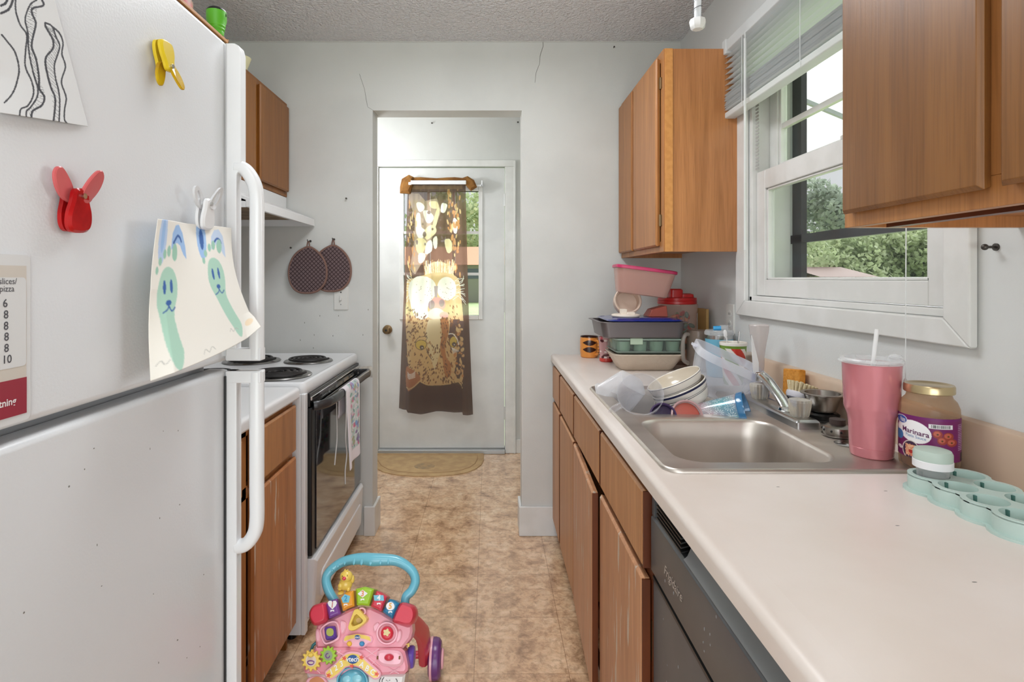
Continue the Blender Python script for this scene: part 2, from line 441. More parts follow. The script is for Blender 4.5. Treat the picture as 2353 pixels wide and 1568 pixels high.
# window opening in the right wall
WA, WB, WZ0, WZ1 = 1.158, 2.058, 1.189, 2.09
struct('wall_right', MB().box(RX, RX + .17, -2.6, WA, 0, CEIL).box(RX, RX + .17, WB, WY, 0, CEIL).box(RX, RX + .17, WA, WB, 0, WZ0).box(RX, RX + .17, WA, WB, WZ1, CEIL), M_WALLR)
struct('wall_entry_right', MB().box(.42, .54, WY2, DY + .15, 0, CEIL), M_WALL)
# cracks, patches and small dents in the paint
def crack(pts, Y, parent, r=.0011, name='crack'):
    P = [(pz(x, Y), Y - .0004, zz(y, Y)) for x, y in pts]
    part(name, MB().tube(P, [r * (.6 + .8 * random.random()) for _ in P], 5, flat=(1, 1)), M_CRACK, parent)
random.seed(4)
crack([(826, 170), (838, 206), (842, 232), (845, 246), (858, 254), (868, 266)], WY, wb, .001)
crack([(1247, 90), (1248, 106), (1241, 128), (1240, 146), (1232, 166), (1229, 190)], WY, wb)
crack([(524, 89), (620, 94), (760, 91), (900, 91), (1040, 93)], WY, wb, .0022, 'ceiling_gap')
crack([(1168, 92), (1176, 93), (1200, 90)], WY, wb, .003, 'ceiling_gap')
part('ceiling_gap', MB().box(LX, RX, WY - .003, WY, CEIL - .004, CEIL), mat('joint_plaster', (196, 196, 192), .8), wb)
pm = mat('bare_plaster', (216, 212, 202), .8, c2=(176, 172, 164), ns=40)
part('scuff_patch', MB().prism([(pz(x, WY), zz(y, WY)) for x, y in ((829, 843), (853, 841), (857, 848), (856, 868), (830, 864))], 0, .0012, lambda x, y, h: (x, WY - h, y)), pm, wb)
mk = MB()
for x, y in ((735, 726), (700, 742), (722, 770), (765, 772), (778, 726), (690, 782), (846, 712), (720, 800), (834, 770)):
    mk.ball((pz(x, WY), WY, zz(y, WY)), (.0018, .0008, .004), 8)
part('paint_scuffs', mk, M_CRACK, wb)['kind'] = 'stuff'

# baseboards
M_BASE = M_TRIM
def base(name, boxes):
    mb = MB()
    for b_ in boxes: mb.box(*b_)
    return struct(name, mb, M_BASE, .004)
base('baseboard_back', [(OX1 - .014, .345, WY - .014, WY, 0, .145), (OX1 - .014, OX1, WY, WY2 + .012, 0, .145)])
base('baseboard_back_left', [(-.62, OX0 + .014, WY - .014, WY, 0, .145), (OX0, OX0 + .014, WY, WY2 + .012, 0, .145)])
base('baseboard_entry', [(.19, .42, DY + .003, DY + .018, 0, .10)])
base('baseboard_right', [(RX - .014, RX, -2.5, -.4, 0, .10)])

# entry wall with its door
struct('wall_entry', MB().box(LX, -.806, DY + .018, DY + .14, 0, CEIL).box(.112, .42, DY + .018, DY + .14, 0, CEIL).box(-.806, .112, DY + .018, DY + .14, 2.082, CEIL), M_WALL)
M_DOORP = mat('door_paint', (214, 215, 214), .42, c2=(206, 207, 206), ns=5)
struct('trim_1', MB().box(.114, .185, DY, DY + .02, 0, 2.082).box(-.89, .185, DY, DY + .02, 2.082, 2.13).box(-.89, -.808, DY, DY + .02, 0, 2.082).box(.176, .19, DY - .006, DY + .02, 0, 2.125), M_TRIM, .004)
gx0, gx1, gz0, gz1 = -.625, -.080, 1.00, 1.905
dm = MB()
dm.box(-.803, gx0, DY + .02, DY + .06, .035, 2.074).box(gx1, .108, DY + .02, DY + .06, .035, 2.074).box(gx0, gx1, DY + .02, DY + .06, .035, gz0).box(gx0, gx1, DY + .02, DY + .06, gz1, 2.074)
door = struct('door_1', dm, M_DOORP, label='white painted entry door with a nine-pane window')
fr = MB()
for a_, b_, c_, d_ in ((gx0 - .03, gx0, gz0 - .03, gz1 + .03), (gx1, gx1 + .03, gz0 - .03, gz1 + .03), (gx0, gx1, gz0 - .03, gz0), (gx0, gx1, gz1, gz1 + .03)): fr.box(a_, b_, DY + .008, DY + .068, c_, d_)
wf = part('window_frame', fr, M_TRIM, door, .004)
mu = MB(); gw = (gx1 - gx0) / 3; gh = (gz1 - gz0) / 3
for i in (1, 2):
    mu.box(gx0 + gw * i - .010, gx0 + gw * i + .010, DY + .014, DY + .062, gz0, gz1)
    mu.box(gx0, gx1, DY + .014, DY + .062, gz0 + gh * i - .010, gz0 + gh * i + .010)
part('muntin', mu, M_TRIM, wf)
M_GLASS = clear('window_glass', (120, 126, 130), .02, .02, .30, 134)
part('window_glass', MB().box(gx0, gx1, DY + .036, DY + .040, gz0, gz1), M_GLASS, door)
for z in (1.84, 1.07, .29):
    part('hinge', MB().cyl((.110, DY + .012, z - .045), (.110, DY + .012, z + .045), .006, n=10).box(.104, .128, DY + .012, DY + .02, z - .045, z + .045), mat('painted_hinge', (196, 196, 194), .4, .3), door)
kz = zz(758, DY); kx = pz(890, DY)
kb = part('door_knob', MB().lathe([(.032, 0), (.033, .006), (.014, .012), (.013, .035), (.026, .045), (.029, .058), (.022, .070), (.001, .073)], 28, Matrix.Translation((kx, DY + .02, kz)) @ Matrix.Rotation(PI / 2, 4, 'X')), M_BRASS, door)
part('keyhole', MB().cyl((kx, DY - .053, kz), (kx, DY - .056, kz), .008, n=14), M_DARK, kb)
struct('threshold', MB().box(-.806, .112, DY - .02, DY + .10, 0, .03), mat('grey_threshold', (176, 178, 178), .4, .4), .005)['label'] = 'grey metal threshold under the entry door'
# small nails and screws left in the walls
def nail(x, y, Y, label, r=.0045, L=.012):
    p0 = Vector((pz(x, Y), Y, zz(y, Y)))
    mb = MB().cyl(p0, p0 + Vector((0, -L, 0)), r * .45, n=8).cyl(p0 + Vector((0, -L, 0)), p0 + Vector((0, -L - .003, 0)), r, n=10)
    simple('nail', mb, mat('dull_nail', (84, 80, 76), .4, .8), label, 'nail', tuple(p0))
nail(797, 457, WY, 'lone grey nail high on the white wall left of the doorway')
nail(670, 570, WY, 'grey nail in the white wall just left of the hanging pot holders')
nail(1410, 110, WY, 'small dark nail near the ceiling, left of the brown upper cabinet', .004)
nail(993, 284, DY + .018, 'tiny nail in the wall above the middle of the entry door', .006)
nail(1190, 282, DY + .018, 'tiny nail above the entry door at the right end of the header', .006)
q = Vector((RX, yx(2290, RX), 1.27 + 72 / 1233))
simple('nail', MB().cyl(q, q + Vector((-.02, 0, 0)), .0025, n=8).ball(q + Vector((-.022, 0, 0)), .006, 12).cyl(q, q + Vector((-.003, 0, 0)), .007, n=12), mat('dull_nail', (84, 80, 76), .4, .8), 'round-headed metal peg in the wall right of the window casing', 'nail', tuple(q))

# ------------------------------------------------------------------ kitchen window
win = MB().box(RX, RX + .14, WA, WA + .02, WZ0, WZ1).box(RX, RX + .14, WB - .02, WB, WZ0, WZ1).box(RX, RX + .14, WA, WB, WZ0, WZ0 + .018).box(RX, RX + .14, WA, WB, WZ1 - .02, WZ1)
window = struct('window_1', win, M_TRIM, .003, label='white double-hung kitchen window above the sink')
cw = .074
cs = MB()
for lp in ([(WB + cw, WZ0 - .055), (WB, WZ0), (WB, WZ1), (WB + cw, WZ1 + .06)], [(WA, WZ0), (WA - .066, WZ0 - .055), (WA - .066, WZ1 + .06), (WA, WZ1)],
           [(WB + cw, WZ0 - .055), (WA - .066, WZ0 - .055), (WA, WZ0), (WB, WZ0)], [(WB, WZ1), (WA, WZ1), (WA - .066, WZ1 + .06), (WB + cw, WZ1 + .06)]):
    cs.prism(lp, RX - .001, RX - .019, lambda x, y, h: (h, x, y))
struct('trim_2', cs, M_TRIM, .004, label='white mitred casing around the kitchen window')
def sash(name, x0, x1, y0, y1, z0, z1, st, rb, rt, munt=None):
    mb = MB().box(x0, x1, y0, y0 + st, z0, z1).box(x0, x1, y1 - st, y1, z0, z1).box(x0, x1, y0 + st, y1 - st, z0, z0 + rb).box(x0, x1, y0 + st, y1 - st, z1 - rt, z1)
    # inner beads around the glass
    a, b_ = x0 + .006, x1 - .008
    mb.box(a, b_, y0 + st, y0 + st + .012, z0 + rb, z1 - rt).box(a, b_, y1 - st - .012, y1 - st, z0 + rb, z1 - rt).box(a, b_, y0 + st, y1 - st, z0 + rb, z0 + rb + .008).box(a, b_, y0 + st, y1 - st, z1 - rt - .008, z1 - rt)
    o = part(name, mb, M_TRIM, window, .003)
    part('pane', MB().box((x0 + x1) / 2 - .002, (x0 + x1) / 2 + .002, y0 + st, y1 - st, z0 + rb, z1 - rt), M_GLASS, o)
    if munt: part('muntin', MB().box(x0 + .01, x1 - .01, y0 + st, y1 - st, munt - .009, munt + .009), M_TRIM, o)
    return o
sash('lower_sash', RX + .016, RX + .052, WA + .022, WB - .022, WZ0 + .02, 1.650, .060, .056, .066)
sash('upper_sash', RX + .062, RX + .098, WA + .022, WB - .022, 1.630, WZ1 - .02, .055, .035, .05, 1.80)
M_SCREEN = mat('storm_frame_bronze', (52, 50, 54), .45, .3)
st = MB().box(RX + .15, RX + .17, WB - .07, WB - .012, WZ0, WZ1).box(RX + .15, RX + .17, WA + .012, WA + .05, WZ0, WZ1).box(RX + .15, RX + .17, WA, WB, 1.395, 1.425).box(RX + .15, RX + .17, WA, WB, WZ0, WZ0 + .03)
part('storm_frame', st, M_SCREEN, window)
part('sash_latch', MB().box(RX + .02, RX + .05, 1.50, 1.56, 1.65, 1.664), mat('latch_white', (205, 205, 200), .4), window, .004)
tr = MB()
for i in range(30): tr.box(RX + .012, RX + .014, WB - .045, WB - .022, 1.66 + i * .0125, 1.667 + i * .0125)
part('sash_track', tr, mat('track_grey', (176, 176, 174), .5), window)['kind'] = 'stuff'

# ------------------------------------------------------------------ blind
BX0, BX1 = RX - .066, RX - .021; BY0, BY1 = 1.095, 2.128
blind = thing('window_blind', 'white horizontal slat blind pulled up at the top of the kitchen window', 'blind', (RX - .04, 1.6, 2.13))
M_BL = mat('blind_vinyl', (238, 240, 240), .38)
part('head_rail', MB().box(BX0, BX1, BY0, BY1, 2.115, 2.155).box(BX0 - .004, BX1, BY1 - .03, BY1 + .004, 2.105, 2.16).box(BX0 - .004, BX1, BY0 - .004, BY0 + .03, 2.105, 2.16), M_BL, blind, .003)
def slat(z, tilt, name='slat'):
    c_ = math.cos(tilt); s_ = math.sin(tilt); xm = (BX0 + BX1) / 2; h = .0225
    pr = [(xm - h * c_, z + h * s_), (xm, z + .003), (xm + h * c_, z - h * s_), (xm, z + .0018)]
    return pr
sb = MB()
for i in range(7):
    z = 2.098 - i * .0205
    sb = MB().loft([[(x, BY0 + .01, z_) for x, z_ in slat(z, -.22)], [(x, BY1 - .006, z_) for x, z_ in slat(z, -.22)]])
    part('slat', sb, M_BL, blind)
for i in range(15):
    z = 1.955 - i * .0042
    off = random.uniform(-.002, .002)
    sb = MB().loft([[(x + off, BY0 + .01, z_ + random.uniform(-.001, .001)) for x, z_ in slat(z, .04)], [(x + off, BY1 - .006, z_ + random.uniform(-.001, .001)) for x, z_ in slat(z, .04)]])
    part('slat', sb, M_BL, blind)
part('bottom_rail', MB().box(BX0 + .002, BX1 - .002, BY0 + .008, BY1 - .004, 1.868, 1.890), M_BL, blind, .004)
for y in (1.22, 1.60, 1.97):
    part('ladder_cord', MB().cyl((BX0 - .001, y, 1.87), (BX0 - .001, y, 2.12), .0012, n=6).cyl((BX1, y, 1.87), (BX1, y, 2.12), .0012, n=6), M_BL, blind)
wx = BX0 - .012; wy_ = yx(1712, wx)
wd = part('tilt_wand', MB().cyl((wx, wy_, 2.085), (wx, wy_, zz(575, wy_)), .0042, n=8).tube([(wx, wy_, 2.085), (wx, wy_, 2.105), (wx + .012, wy_, 2.115)], .002, 6), M_BL, blind)
cx_ = BX0 - .006; cy_ = yx(2083, cx_)
part('pull_cord', MB().tube([(cx_, cy_, 2.115), (cx_ + .002, cy_, 1.7), (cx_ - .001, cy_, 1.35), (cx_, cy_ + .003, 1.06)], .0011, 6).lathe([(.002, 0), (.005, .004), (.004, .02), (.001, .026)], 10, Matrix.Translation((cx_, cy_ + .003, 1.035))), M_BL, blind)

# ------------------------------------------------------------------ outside
M_GRASS = mat('lawn_grass', (140, 158, 108), .9, c2=(156, 174, 122), ns=2)
struct('ground', MB().box(-60, 90, -40, 130, -.35, -.30), M_GRASS, label='green lawn outside')
struct('wall_exterior', MB().box(-1.7, RX + .17, 4.25, 4.27, -.3, 0), mat('foundation', (150, 146, 140), .8))
M_AWN = mat('awning_panel', (236, 238, 236), .6, c2=(224, 226, 224), ns=20)
M_AWN.node_tree.nodes['Principled BSDF'].inputs['Transmission Weight'].default_value = 0
aw = MB().loft([[(RX + .18, y, 2.36), (RX + .18, y, 2.345), (2.0, y, 1.985), (2.0, y, 2.0)] for y in (.6, 5.2)])
awning = simple('awning', aw, M_AWN, 'pale translucent awning panel sloping out above the kitchen window', 'awning', (RX + .18, 2.9, 2.0))
def transl(m_, f=.6):
    n = m_.node_tree.nodes; l = m_.node_tree.links; p = n['Principled BSDF']
    t = n.new('ShaderNodeBsdfTranslucent'); mx = n.new('ShaderNodeMixShader'); mx.inputs[0].default_value = f
    src = p.inputs['Base Color'].links
    if src: l.new(src[0].from_socket, t.inputs[0])
    else: t.inputs[0].default_value = p.inputs['Base Color'].default_value
    l.new(p.outputs[0], mx.inputs[1]); l.new(t.outputs[0], mx.inputs[2]); l.new(mx.outputs[0], n['Material Output'].inputs[0])
transl(M_AWN, .75)
for y in (1.2, 2.0, 2.8, 3.6, 4.4):
    part('awning_rib', MB().loft([[(RX + .19, y, 2.34), (RX + .19, y + .02, 2.34), (RX + .19, y + .02, 2.32), (RX + .19, y, 2.32)], [(1.99, y, 1.985), (1.99, y + .02, 1.985), (1.99, y + .02, 1.965), (1.99, y, 1.965)]]), mat('awning_rib', (150, 152, 156), .5), awning)
M_TRUNK = mat('tree_bark', (86, 72, 60), .9)
def tree(x, y, h, w, label, seed, cols, low=.25):
    rng = np.random.default_rng(seed)
    t = thing('tree', label, 'tree', (x, y, -.3), group=None)
    part('trunk', MB().cyl((x, y, -.3), (x, y, h * .6), .22, .1, 10), M_TRUNK, t)
    N = 5200; mb = MB(); s = .10 + .018 * h
    # leaf clumps spread over several lobes
    L = 16; lob = [(rng.normal(0, w * .30), rng.normal(0, w * .30), h * (low + (.86 - low) * rng.random()), w * (.22 + .16 * rng.random())) for _ in range(L)]
    V = []; Fc = []
    for i in range(N):
        lx, ly, lz, lr = lob[i % L]; d = rng.normal(size=3); d /= np.linalg.norm(d); r = lr * (.72 + .28 * rng.random())
        c = np.array([lx, ly, lz]) + d * r * np.array([1, 1, .85]); a = rng.normal(size=3); a /= np.linalg.norm(a); b = np.cross(a, rng.normal(size=3)); b /= np.linalg.norm(b)
        k = len(V); V += [tuple(c + a * s), tuple(c + b * s * .6), tuple(c - a * s), tuple(c - b * s * .6)]; Fc.append((k, k + 1, k + 2, k + 3))
    me = bpy.data.meshes.new('crown'); me.from_pydata(V, [], Fc); me.materials.append(cols)
    o = bpy.data.objects.new('crown', me); COL.objects.link(o); o.parent = t
    return t
M_LEAF = mat('leaf_green', (162, 176, 134), .8, c2=(194, 204, 164), ns=.7); transl(M_LEAF, .35)
M_LEAF2 = mat('leaf_dark_green', (142, 154, 138), .8, c2=(168, 178, 160), ns=.7); transl(M_LEAF2, .35)
transl(M_BL, .4)
tree(24.2, 38, 4.9, 5.0, 'broad leafy tree directly behind the left part of the window glass', 1, M_LEAF)
tree(26.8, 40, 5.3, 5.5, 'pale green bushy tree in the middle of the window view', 2, M_LEAF, .1)
tree(29.0, 38, 5.2, 5.0, 'green leafy tree near the dark cord line in the window view', 3, M_LEAF, .1)
tree(31.4, 39, 5.6, 5.2, 'green tree at the right edge of the window view', 4, M_LEAF, .1)
tree(34.4, 42, 5.6, 5.6, 'green tree past the right edge of the window view', 8, M_LEAF2, .1)
tree(36.5, 58, 13.0, 9.0, 'tall dark tree rising against the sky in the window view', 5, M_LEAF2, .3)
tree(-2.2, 50, 10.0, 8.5, 'tall green tree outside behind the right panes of the entry door', 6, M_LEAF)
tree(-14.5, 48, 10.0, 9.0, 'green tree outside behind the left panes of the entry door', 7, M_LEAF2)
def house(x0, x1, y, zr, ze, wallc, roofc, label, d=6):
    t = thing('house', label, 'house', ((x0 + x1) / 2, y, -.3))
    part('wall', MB().box(x0, x1, y, y + d, -.3, ze), mat('house_wall_' + label[:6].strip().replace(' ', '_'), wallc, .8), t)
    part('roof', MB().loft([[(x, y - .4, ze), (x, y + d / 2, zr), (x, y + d + .4, ze), (x, y + d / 2, zr - .05)] for x in (x0 - .5, x1 + .5)]), mat('roof_' + label[:6].strip().replace(' ', '_'), roofc, .8), t)
    for k in range(2):
        xx = x0 + (x1 - x0) * (.3 + .4 * k)
        part('window', MB().box(xx - .4, xx + .4, y - .03, y + .01, ze - .9, ze - .25), mat('house_window', (90, 100, 108), .2), t)
house(-7, 1.5, 37, 3.5, 2.15, (150, 150, 136), (204, 150, 116), 'low grey house with a tan roof seen through the entry door panes')
house(18.4, 20.6, 31, 1.95, 1.35, (120, 80, 66), (112, 88, 76), 'small brick house with a brown roof low in the window view')
# ------------------------------------------------------------------ refrigerator
FX = -.52; FY0, FY1 = .38, 1.136; FT = 1.738; FS = 1.098
M_FR = mat('fridge_white', (214, 216, 219), .32, coat=.25, bump=.05, bs=260)
M_GASK = mat('gasket_grey', (150, 151, 153), .6)
fr = thing('refrigerator', 'large white top-freezer refrigerator covered with magnets and drawings', 'refrigerator', (-.9, .76, 0))
part('body', MB().box(-1.26, FX - .055, FY0 + .01, FY1 - .008, .03, FT - .012), M_FR, fr, .008)
part('gasket', MB().box(FX - .056, FX - .046, FY0 + .016, FY1 - .016, .11, FT - .02), M_GASK, fr)
fz = part('freezer_door', MB().box(FX - .046, FX, FY0, FY1, FS + .008, FT), M_FR, fr, .010, seg=3)
fd = part('fridge_door', MB().box(FX - .046, FX, FY0, FY1, .10, FS - .008), M_FR, fr, .010, seg=3)
part('kick_grille', MB().box(FX - .06, FX - .03, FY0 + .02, FY1 - .02, .02, .095), M_GASK, fr, .003)
part('hinge_cover', MB().box(FX - .09, FX - .01, FY0 + .02, FY0 + .10, FT - .012, FT + .012), M_FR, fr, .004)
hy = FY1 - .013
def hseg(pts, r=.0135): return MB().tube(smooth_path(pts, 6), r, 16, flat=(1, .98), up=(0, 1, 0), power=.75)
hx = -.462
h1 = hseg([(-.503, hy, 1.490), (-.485, hy, 1.486), (-.468, hy, 1.460), (hx, hy, 1.425), (hx, hy, 1.34), (hx, hy, 1.25), (hx, hy, 1.17), (hx, hy, FS + .012)])
hb = h1.box(FX + .002, hx + .012, hy - .0125, hy + .0125, FS + .010, FS + .034)
part('handle', hb, M_WHITE, fz, .003)
tb = MB().prism([(FX, FS + .01), (-.497, FS + .01), (-.497, 1.475), (-.488, 1.485), (-.488, 1.712), (-.492, 1.727), (-.502, 1.733), (FX, 1.733)], hy - .012, hy + .012, lambda x, y, h: (x, h, y))
part('handle_trim', tb, M_WHITE, fz, .003)
part('trim_groove', MB().box(FX, FX + .0035, hy - .0165, hy - .0125, FS + .02, 1.73), M_CHROME, fz)
h2 = hseg([(hx, hy, FS - .012), (hx, hy, 1.02), (hx, hy, .94), (hx, hy, .86), (hx, hy, .79), (-.468, hy, .762), (-.484, hy, .742), (-.503, hy, .738)])
h2.box(FX + .002, hx + .012, hy - .0125, hy + .0125, FS - .034, FS - .010)
part('handle', h2, M_WHITE, fd, .003)
part('handle_trim', MB().box(FX, -.497, hy - .012, hy + .012, .105, FS - .01), M_WHITE, fd, .003)
part('trim_groove', MB().box(FX, FX + .0035, hy - .0165, hy - .0125, .11, FS - .02), M_DARK, fd)
sp = MB(); random.seed(9)
for i in range(46):
    y = random.uniform(.62, 1.08); z = random.uniform(.35, 1.05)
    sp.ball((FX + .0001, y, z), (.0005, random.uniform(.0006, .0016), random.uniform(.0006, .002)), 6)
part('dirt_speck', sp, M_CRACK, fd)['kind'] = 'stuff'

# --- things on the refrigerator door
def clip(name, label, px, py, h, ang, m, m2, spread=.42, hole=False, flip=1):
    """spring clip on a magnet: two leaf shaped grips on one side of the pivot, two long rounded jaws on the other"""
    X = FX + .006; Y = -X * F / (CX - px); Z = zz(py, Y)
    t = thing(name, label, 'magnet clip', (FX + .002, Y, Z), (ang, 0, 0))
    s = h / 2
    for sgn in (1, -1):
        P = [(-.02, -.05), (.22, -.05), (.40, .20), (.46, .55), (.38, .88), (.20, 1.02), (.02, .94), (-.08, .62), (-.10, .25)]
        a = sgn * spread; ca, sa = math.cos(a), math.sin(a)
        pts = [p[:2] for p in smooth_path([(x * s * 1.05 * sgn, y * s, 0) for x, y in P], 4, True)]
        pts = [(x * ca + y * sa, (-x * sa + y * ca) * flip) for x, y in pts]
        x0 = .014 if sgn > 0 else .005; lean = .30 if sgn > 0 else .06
        mb = MB()
        if hole:
            cx = sum(p[0] for p in pts) / len(pts); cy = sum(p[1] for p in pts) / len(pts)
            mb.plate(pts, [[(cx + (x - cx) * .5, cy + (y - cy) * .62) for x, y in pts]], 0, .004)
            for v in mb.bm.verts: v.co = Vector((x0 + v.co.z + lean * abs(v.co.y), v.co.x, v.co.y))
        else: mb.prism(pts, x0, x0 + .004, lambda x, y, h_: (h_ + lean * abs(y), x, y), inset=.0015, ih=.0012)
        part('grip', mb, m2, t, w=False)
    J = ((-.26, .22), (.0, .28), (.26, .22), (.34, -.10), (.46, -.45), (.46, -.80), (.28, -1.0), (-.26, -1.0), (-.46, -.80), (-.46, -.45), (-.34, -.10))
    jaw = [p[:2] for p in smooth_path([(x * s, y * s, 0) for x, y in J], 4, True)]
    part('jaw', MB().prism(jaw, .012, .019, lambda x, y, h_: (h_ + .10 * y, x, y * flip), inset=.003, ih=.003), m, t, w=False)
    part('jaw', MB().prism([(x * .9 - .05 * s, y * .97) for x, y in jaw], .001, .006, lambda x, y, h_: (h_, x, y * flip)), m, t, w=False)
    part('spring', MB().cyl((.006, 0, .05 * s * flip), (.022, 0, .05 * s * flip), .0035, n=12), M_CHROME, t, w=False)
    return t
M_YEL = mat('clear_yellow_plastic', (226, 190, 20), .15, trans=.35, c2=(206, 160, 30), ns=30); M_YEL2 = mat('yellow_plastic', (214, 186, 40), .25)
M_RED = mat('clear_red_plastic', (206, 30, 32), .15, trans=.35, c2=(176, 18, 22), ns=30); M_RED2 = mat('red_grip_plastic', (196, 92, 94), .25)
clip('magnet_clip', 'translucent yellow chip clip magnet, mouth up, high on the freezer door', 372, 150, .074, .12, M_YEL2, M_YEL, .30, False, -1)
clip('magnet_clip', 'translucent red chip clip magnet on the left of the freezer door', 163, 455, .084, .08, M_RED, M_RED2, .46)
wc = clip('magnet_clip', 'white magnet clip with two loop grips holding the footprint drawing', 446, 472, .084, .1, mat('white_clip', (222, 222, 224), .25), mat('white_clip_grip', (206, 206, 208), .3), .62, True)
wc.location.x += .014

# footprint drawing: green foot prints turned into rabbits
cv = Canvas(0, 0, 100, 104, 3, (226, 222, 214))
BL = (150, 182, 222); DB = (52, 92, 156); GR = (164, 200, 182); G2 = (150, 192, 172)
cv.ell(8, 12, 4.2, 19, (176, 196, 226)); cv.ell(8, 11, 2, 12, BL)
def arch(cx, cy, c): 
    cv.poly([(cx - 10, cy + 9), (cx - 9, cy - 3), (cx - 5, cy - 9), (cx + 1, cy - 10), (cx + 7, cy - 4), (cx + 10, cy + 8), (cx + 10, cy + 17), (cx + 6, cy + 13), (cx + 2, cy + 6), (cx - 3, cy + 4), (cx - 7, cy + 8)], c)
    cv.line([(cx - 7, cy + 4), (cx - 2, cy - 1), (cx + 2, cy), (cx + 4, cy + 3)], 2.0, DB)
arch(28, 12, BL); arch(78, 13, (184, 200, 222)); cv.ell(58, 13, 5, 17, BL); cv.ell(58, 13, 2.2, 9, DB)
def foot(x, y, k, lean):
    cv.poly([p[:2] for p in smooth_path([(x + a * k + lean * b, y + b, 0) for a, b in ((-10, 4), (-6, -6), (0, -9), (7, -6), (11, 2), (10, 12), (5, 24), (6, 38), (8, 52), (4, 62), (-1, 58), (-5, 44), (-8, 26), (-11, 14))], 4, True)], GR)
    for a, b, r in ((9, -19, 3.8), (1, -20, 2.4), (-4, -18, 2), (-9, -13, 1.8), (-12, -7, 1.6)): cv.ell(x + a * k, y + b, r * k, r * 1.7, G2)
    cv.ell(x - 3.5 * k, y + 5, 1.4, 5, DB); cv.ell(x + 4 * k, y + 5, 1.4, 5, DB); cv.ell(x, y + 16, 2.4, 2, DB)
    cv.line([(x, y + 16), (x - 1, y + 20), (x - 6 * k, y + 22)], 1.0, DB); cv.line([(x, y + 18), (x + 2, y + 22), (x + 6 * k, y + 20)], 1.0, DB)
foot(15, 42, .85, -.02); foot(70, 38, 1.0, .09)
for pts in ([(66, 92), (68, 90), (70, 93), (73, 91), (77, 93)], [(36, 100), (38, 97), (41, 100), (44, 97), (47, 100)], [(3, 96), (6, 94), (8, 97), (11, 95)]): cv.line(pts, .5, (170, 168, 164))
cv.ell(92, 92, 5, 3, (226, 206, 178))
cv.blur(1)
C00 = Vector((-.487, .8305, 1.3575)); C10 = Vector((-.497, 1.088, 1.367)); C01 = Vector((-.466, .792, 1.128)); C11 = Vector((-.436, 1.054, 1.168))
def paper(u, v):
    p = (C00 * (1 - u) + C10 * u) * (1 - v) + (C01 * (1 - u) + C11 * u) * v
    bow = math.sin(PI * u) * .018 * v; p.x += bow * .6 - .010 * (1 - u) * math.sin(PI * v) - .014 * math.exp(-((u - .45) / .2) ** 2) * (1 - v) ** 3
    # the right edge narrows in the middle, the lower left corner rolls under
    p.y -= .026 * u * math.sin(PI * min(1, v * 1.15)) 
    cl = max(0, .12 - u) / .12 * max(0, v - .45) / .55
    p.y += .022 * cl; p.x -= .022 * cl; p.z -= .006 * cl
    cr_ = max(0, u - .86) / .14 * max(0, v - .8) / .2; p.x += .010 * cr_; p.z += .012 * cr_
    return tuple(p)
M_PRINT = mat('printed_paper', (230, 228, 222), .7, attr='tint')
dr = paint_grid('child_drawing', 150, 156, paper, lambda u, v: cv.at(u * 100, v * 104), M_PRINT, solid=.0005)
dr.data.transform(Matrix.Translation(-C01)); dr.location = C01
tag(dr, 'child painting of two green footprints with blue rabbit ears, curling off the freezer door', 'drawing')

# black and white colouring page (positions measured on the freezer door plane)
PXP = FX + .003
def onto(px, py, X=PXP):
    Y = X * F / (px - CX); return (X, Y, zz(py, Y))
def unto(Y, Z, X=PXP): return CX + X * F / Y, CY + (EYE - Z) * F / Y
cv2 = Canvas(-20, -20, 215, 300, 2.5, (214, 215, 216)); K = (52, 52, 58)
def sc_(pts): return [(x / 3.135, y / 3.135) for x, y in pts]
cv2.line(sc_([(0, 250), (40, 300), (95, 380), (120, 500), (100, 600), (60, 680), (0, 740)]), 4, K)
cv2.line(sc_([(105, 0), (105, 80), (135, 180), (180, 250), (170, 360), (165, 480), (210, 590), (215, 680), (170, 760), (115, 785), (100, 835)]), 4, K)
cv2.line(sc_([(300, 0), (308, 40), (230, 60), (225, 100), (250, 170), (225, 270), (215, 340), (245, 430), (262, 560), (262, 640), (295, 700), (270, 760), (200, 800), (185, 860)]), 5, K)
cv2.line(sc_([(260, 0), (215, 30), (185, 90), (172, 150), (190, 240), (190, 330), (200, 420), (225, 540), (250, 630), (240, 700), (190, 770), (155, 800), (148, 845)]), 4, K)
cv2.line(sc_([(320, 165), (322, 190), (350, 240), (375, 290), (372, 350), (320, 410), (315, 480), (345, 620), (375, 700), (370, 780), (350, 885)]), 5, K)
cv2.line(sc_([(320, 165), (370, 190), (400, 270), (425, 330), (405, 400), (380, 470), (385, 560), (405, 650), (410, 740), (395, 885)]), 4, K)
cv2.line(sc_([(370, 190), (425, 240), (450, 310), (440, 390), (465, 480), (430, 590), (462, 700), (445, 790), (440, 860), (462, 895)]), 4, K)
cv2.line(sc_([(0, 95), (50, 70), (75, 30), (85, 0)]), 6, K); cv2.line(sc_([(0, 40), (30, 25), (45, 0)]), 6, K)
random.seed(3)
def hatch(L, R):
    L = smooth_path([(*p, 0) for p in sc_(L)], 8); R = smooth_path([(*p, 0) for p in sc_(R)], 8)
    for i in range(0, min(len(L), len(R)) - 1, 1):
        a = L[i]; b_ = R[min(i + 1, len(R) - 1)]; cv2.line([(a[0], a[1]), ((a[0] + b_[0]) / 2 + random.uniform(-1, 1), (a[1] + b_[1]) / 2 + random.uniform(-2, 2)), (b_[0], b_[1])], .8, K)
hatch([(215, 30), (180, 150), (190, 330), (225, 540), (240, 700), (155, 800)], [(260, 50), (250, 170), (215, 340), (262, 560), (295, 700), (185, 850)])
hatch([(330, 190), (375, 290), (320, 420), (345, 620), (360, 880)], [(370, 200), (415, 330), (385, 470), (405, 650), (395, 880)])
cv2.blur(1)
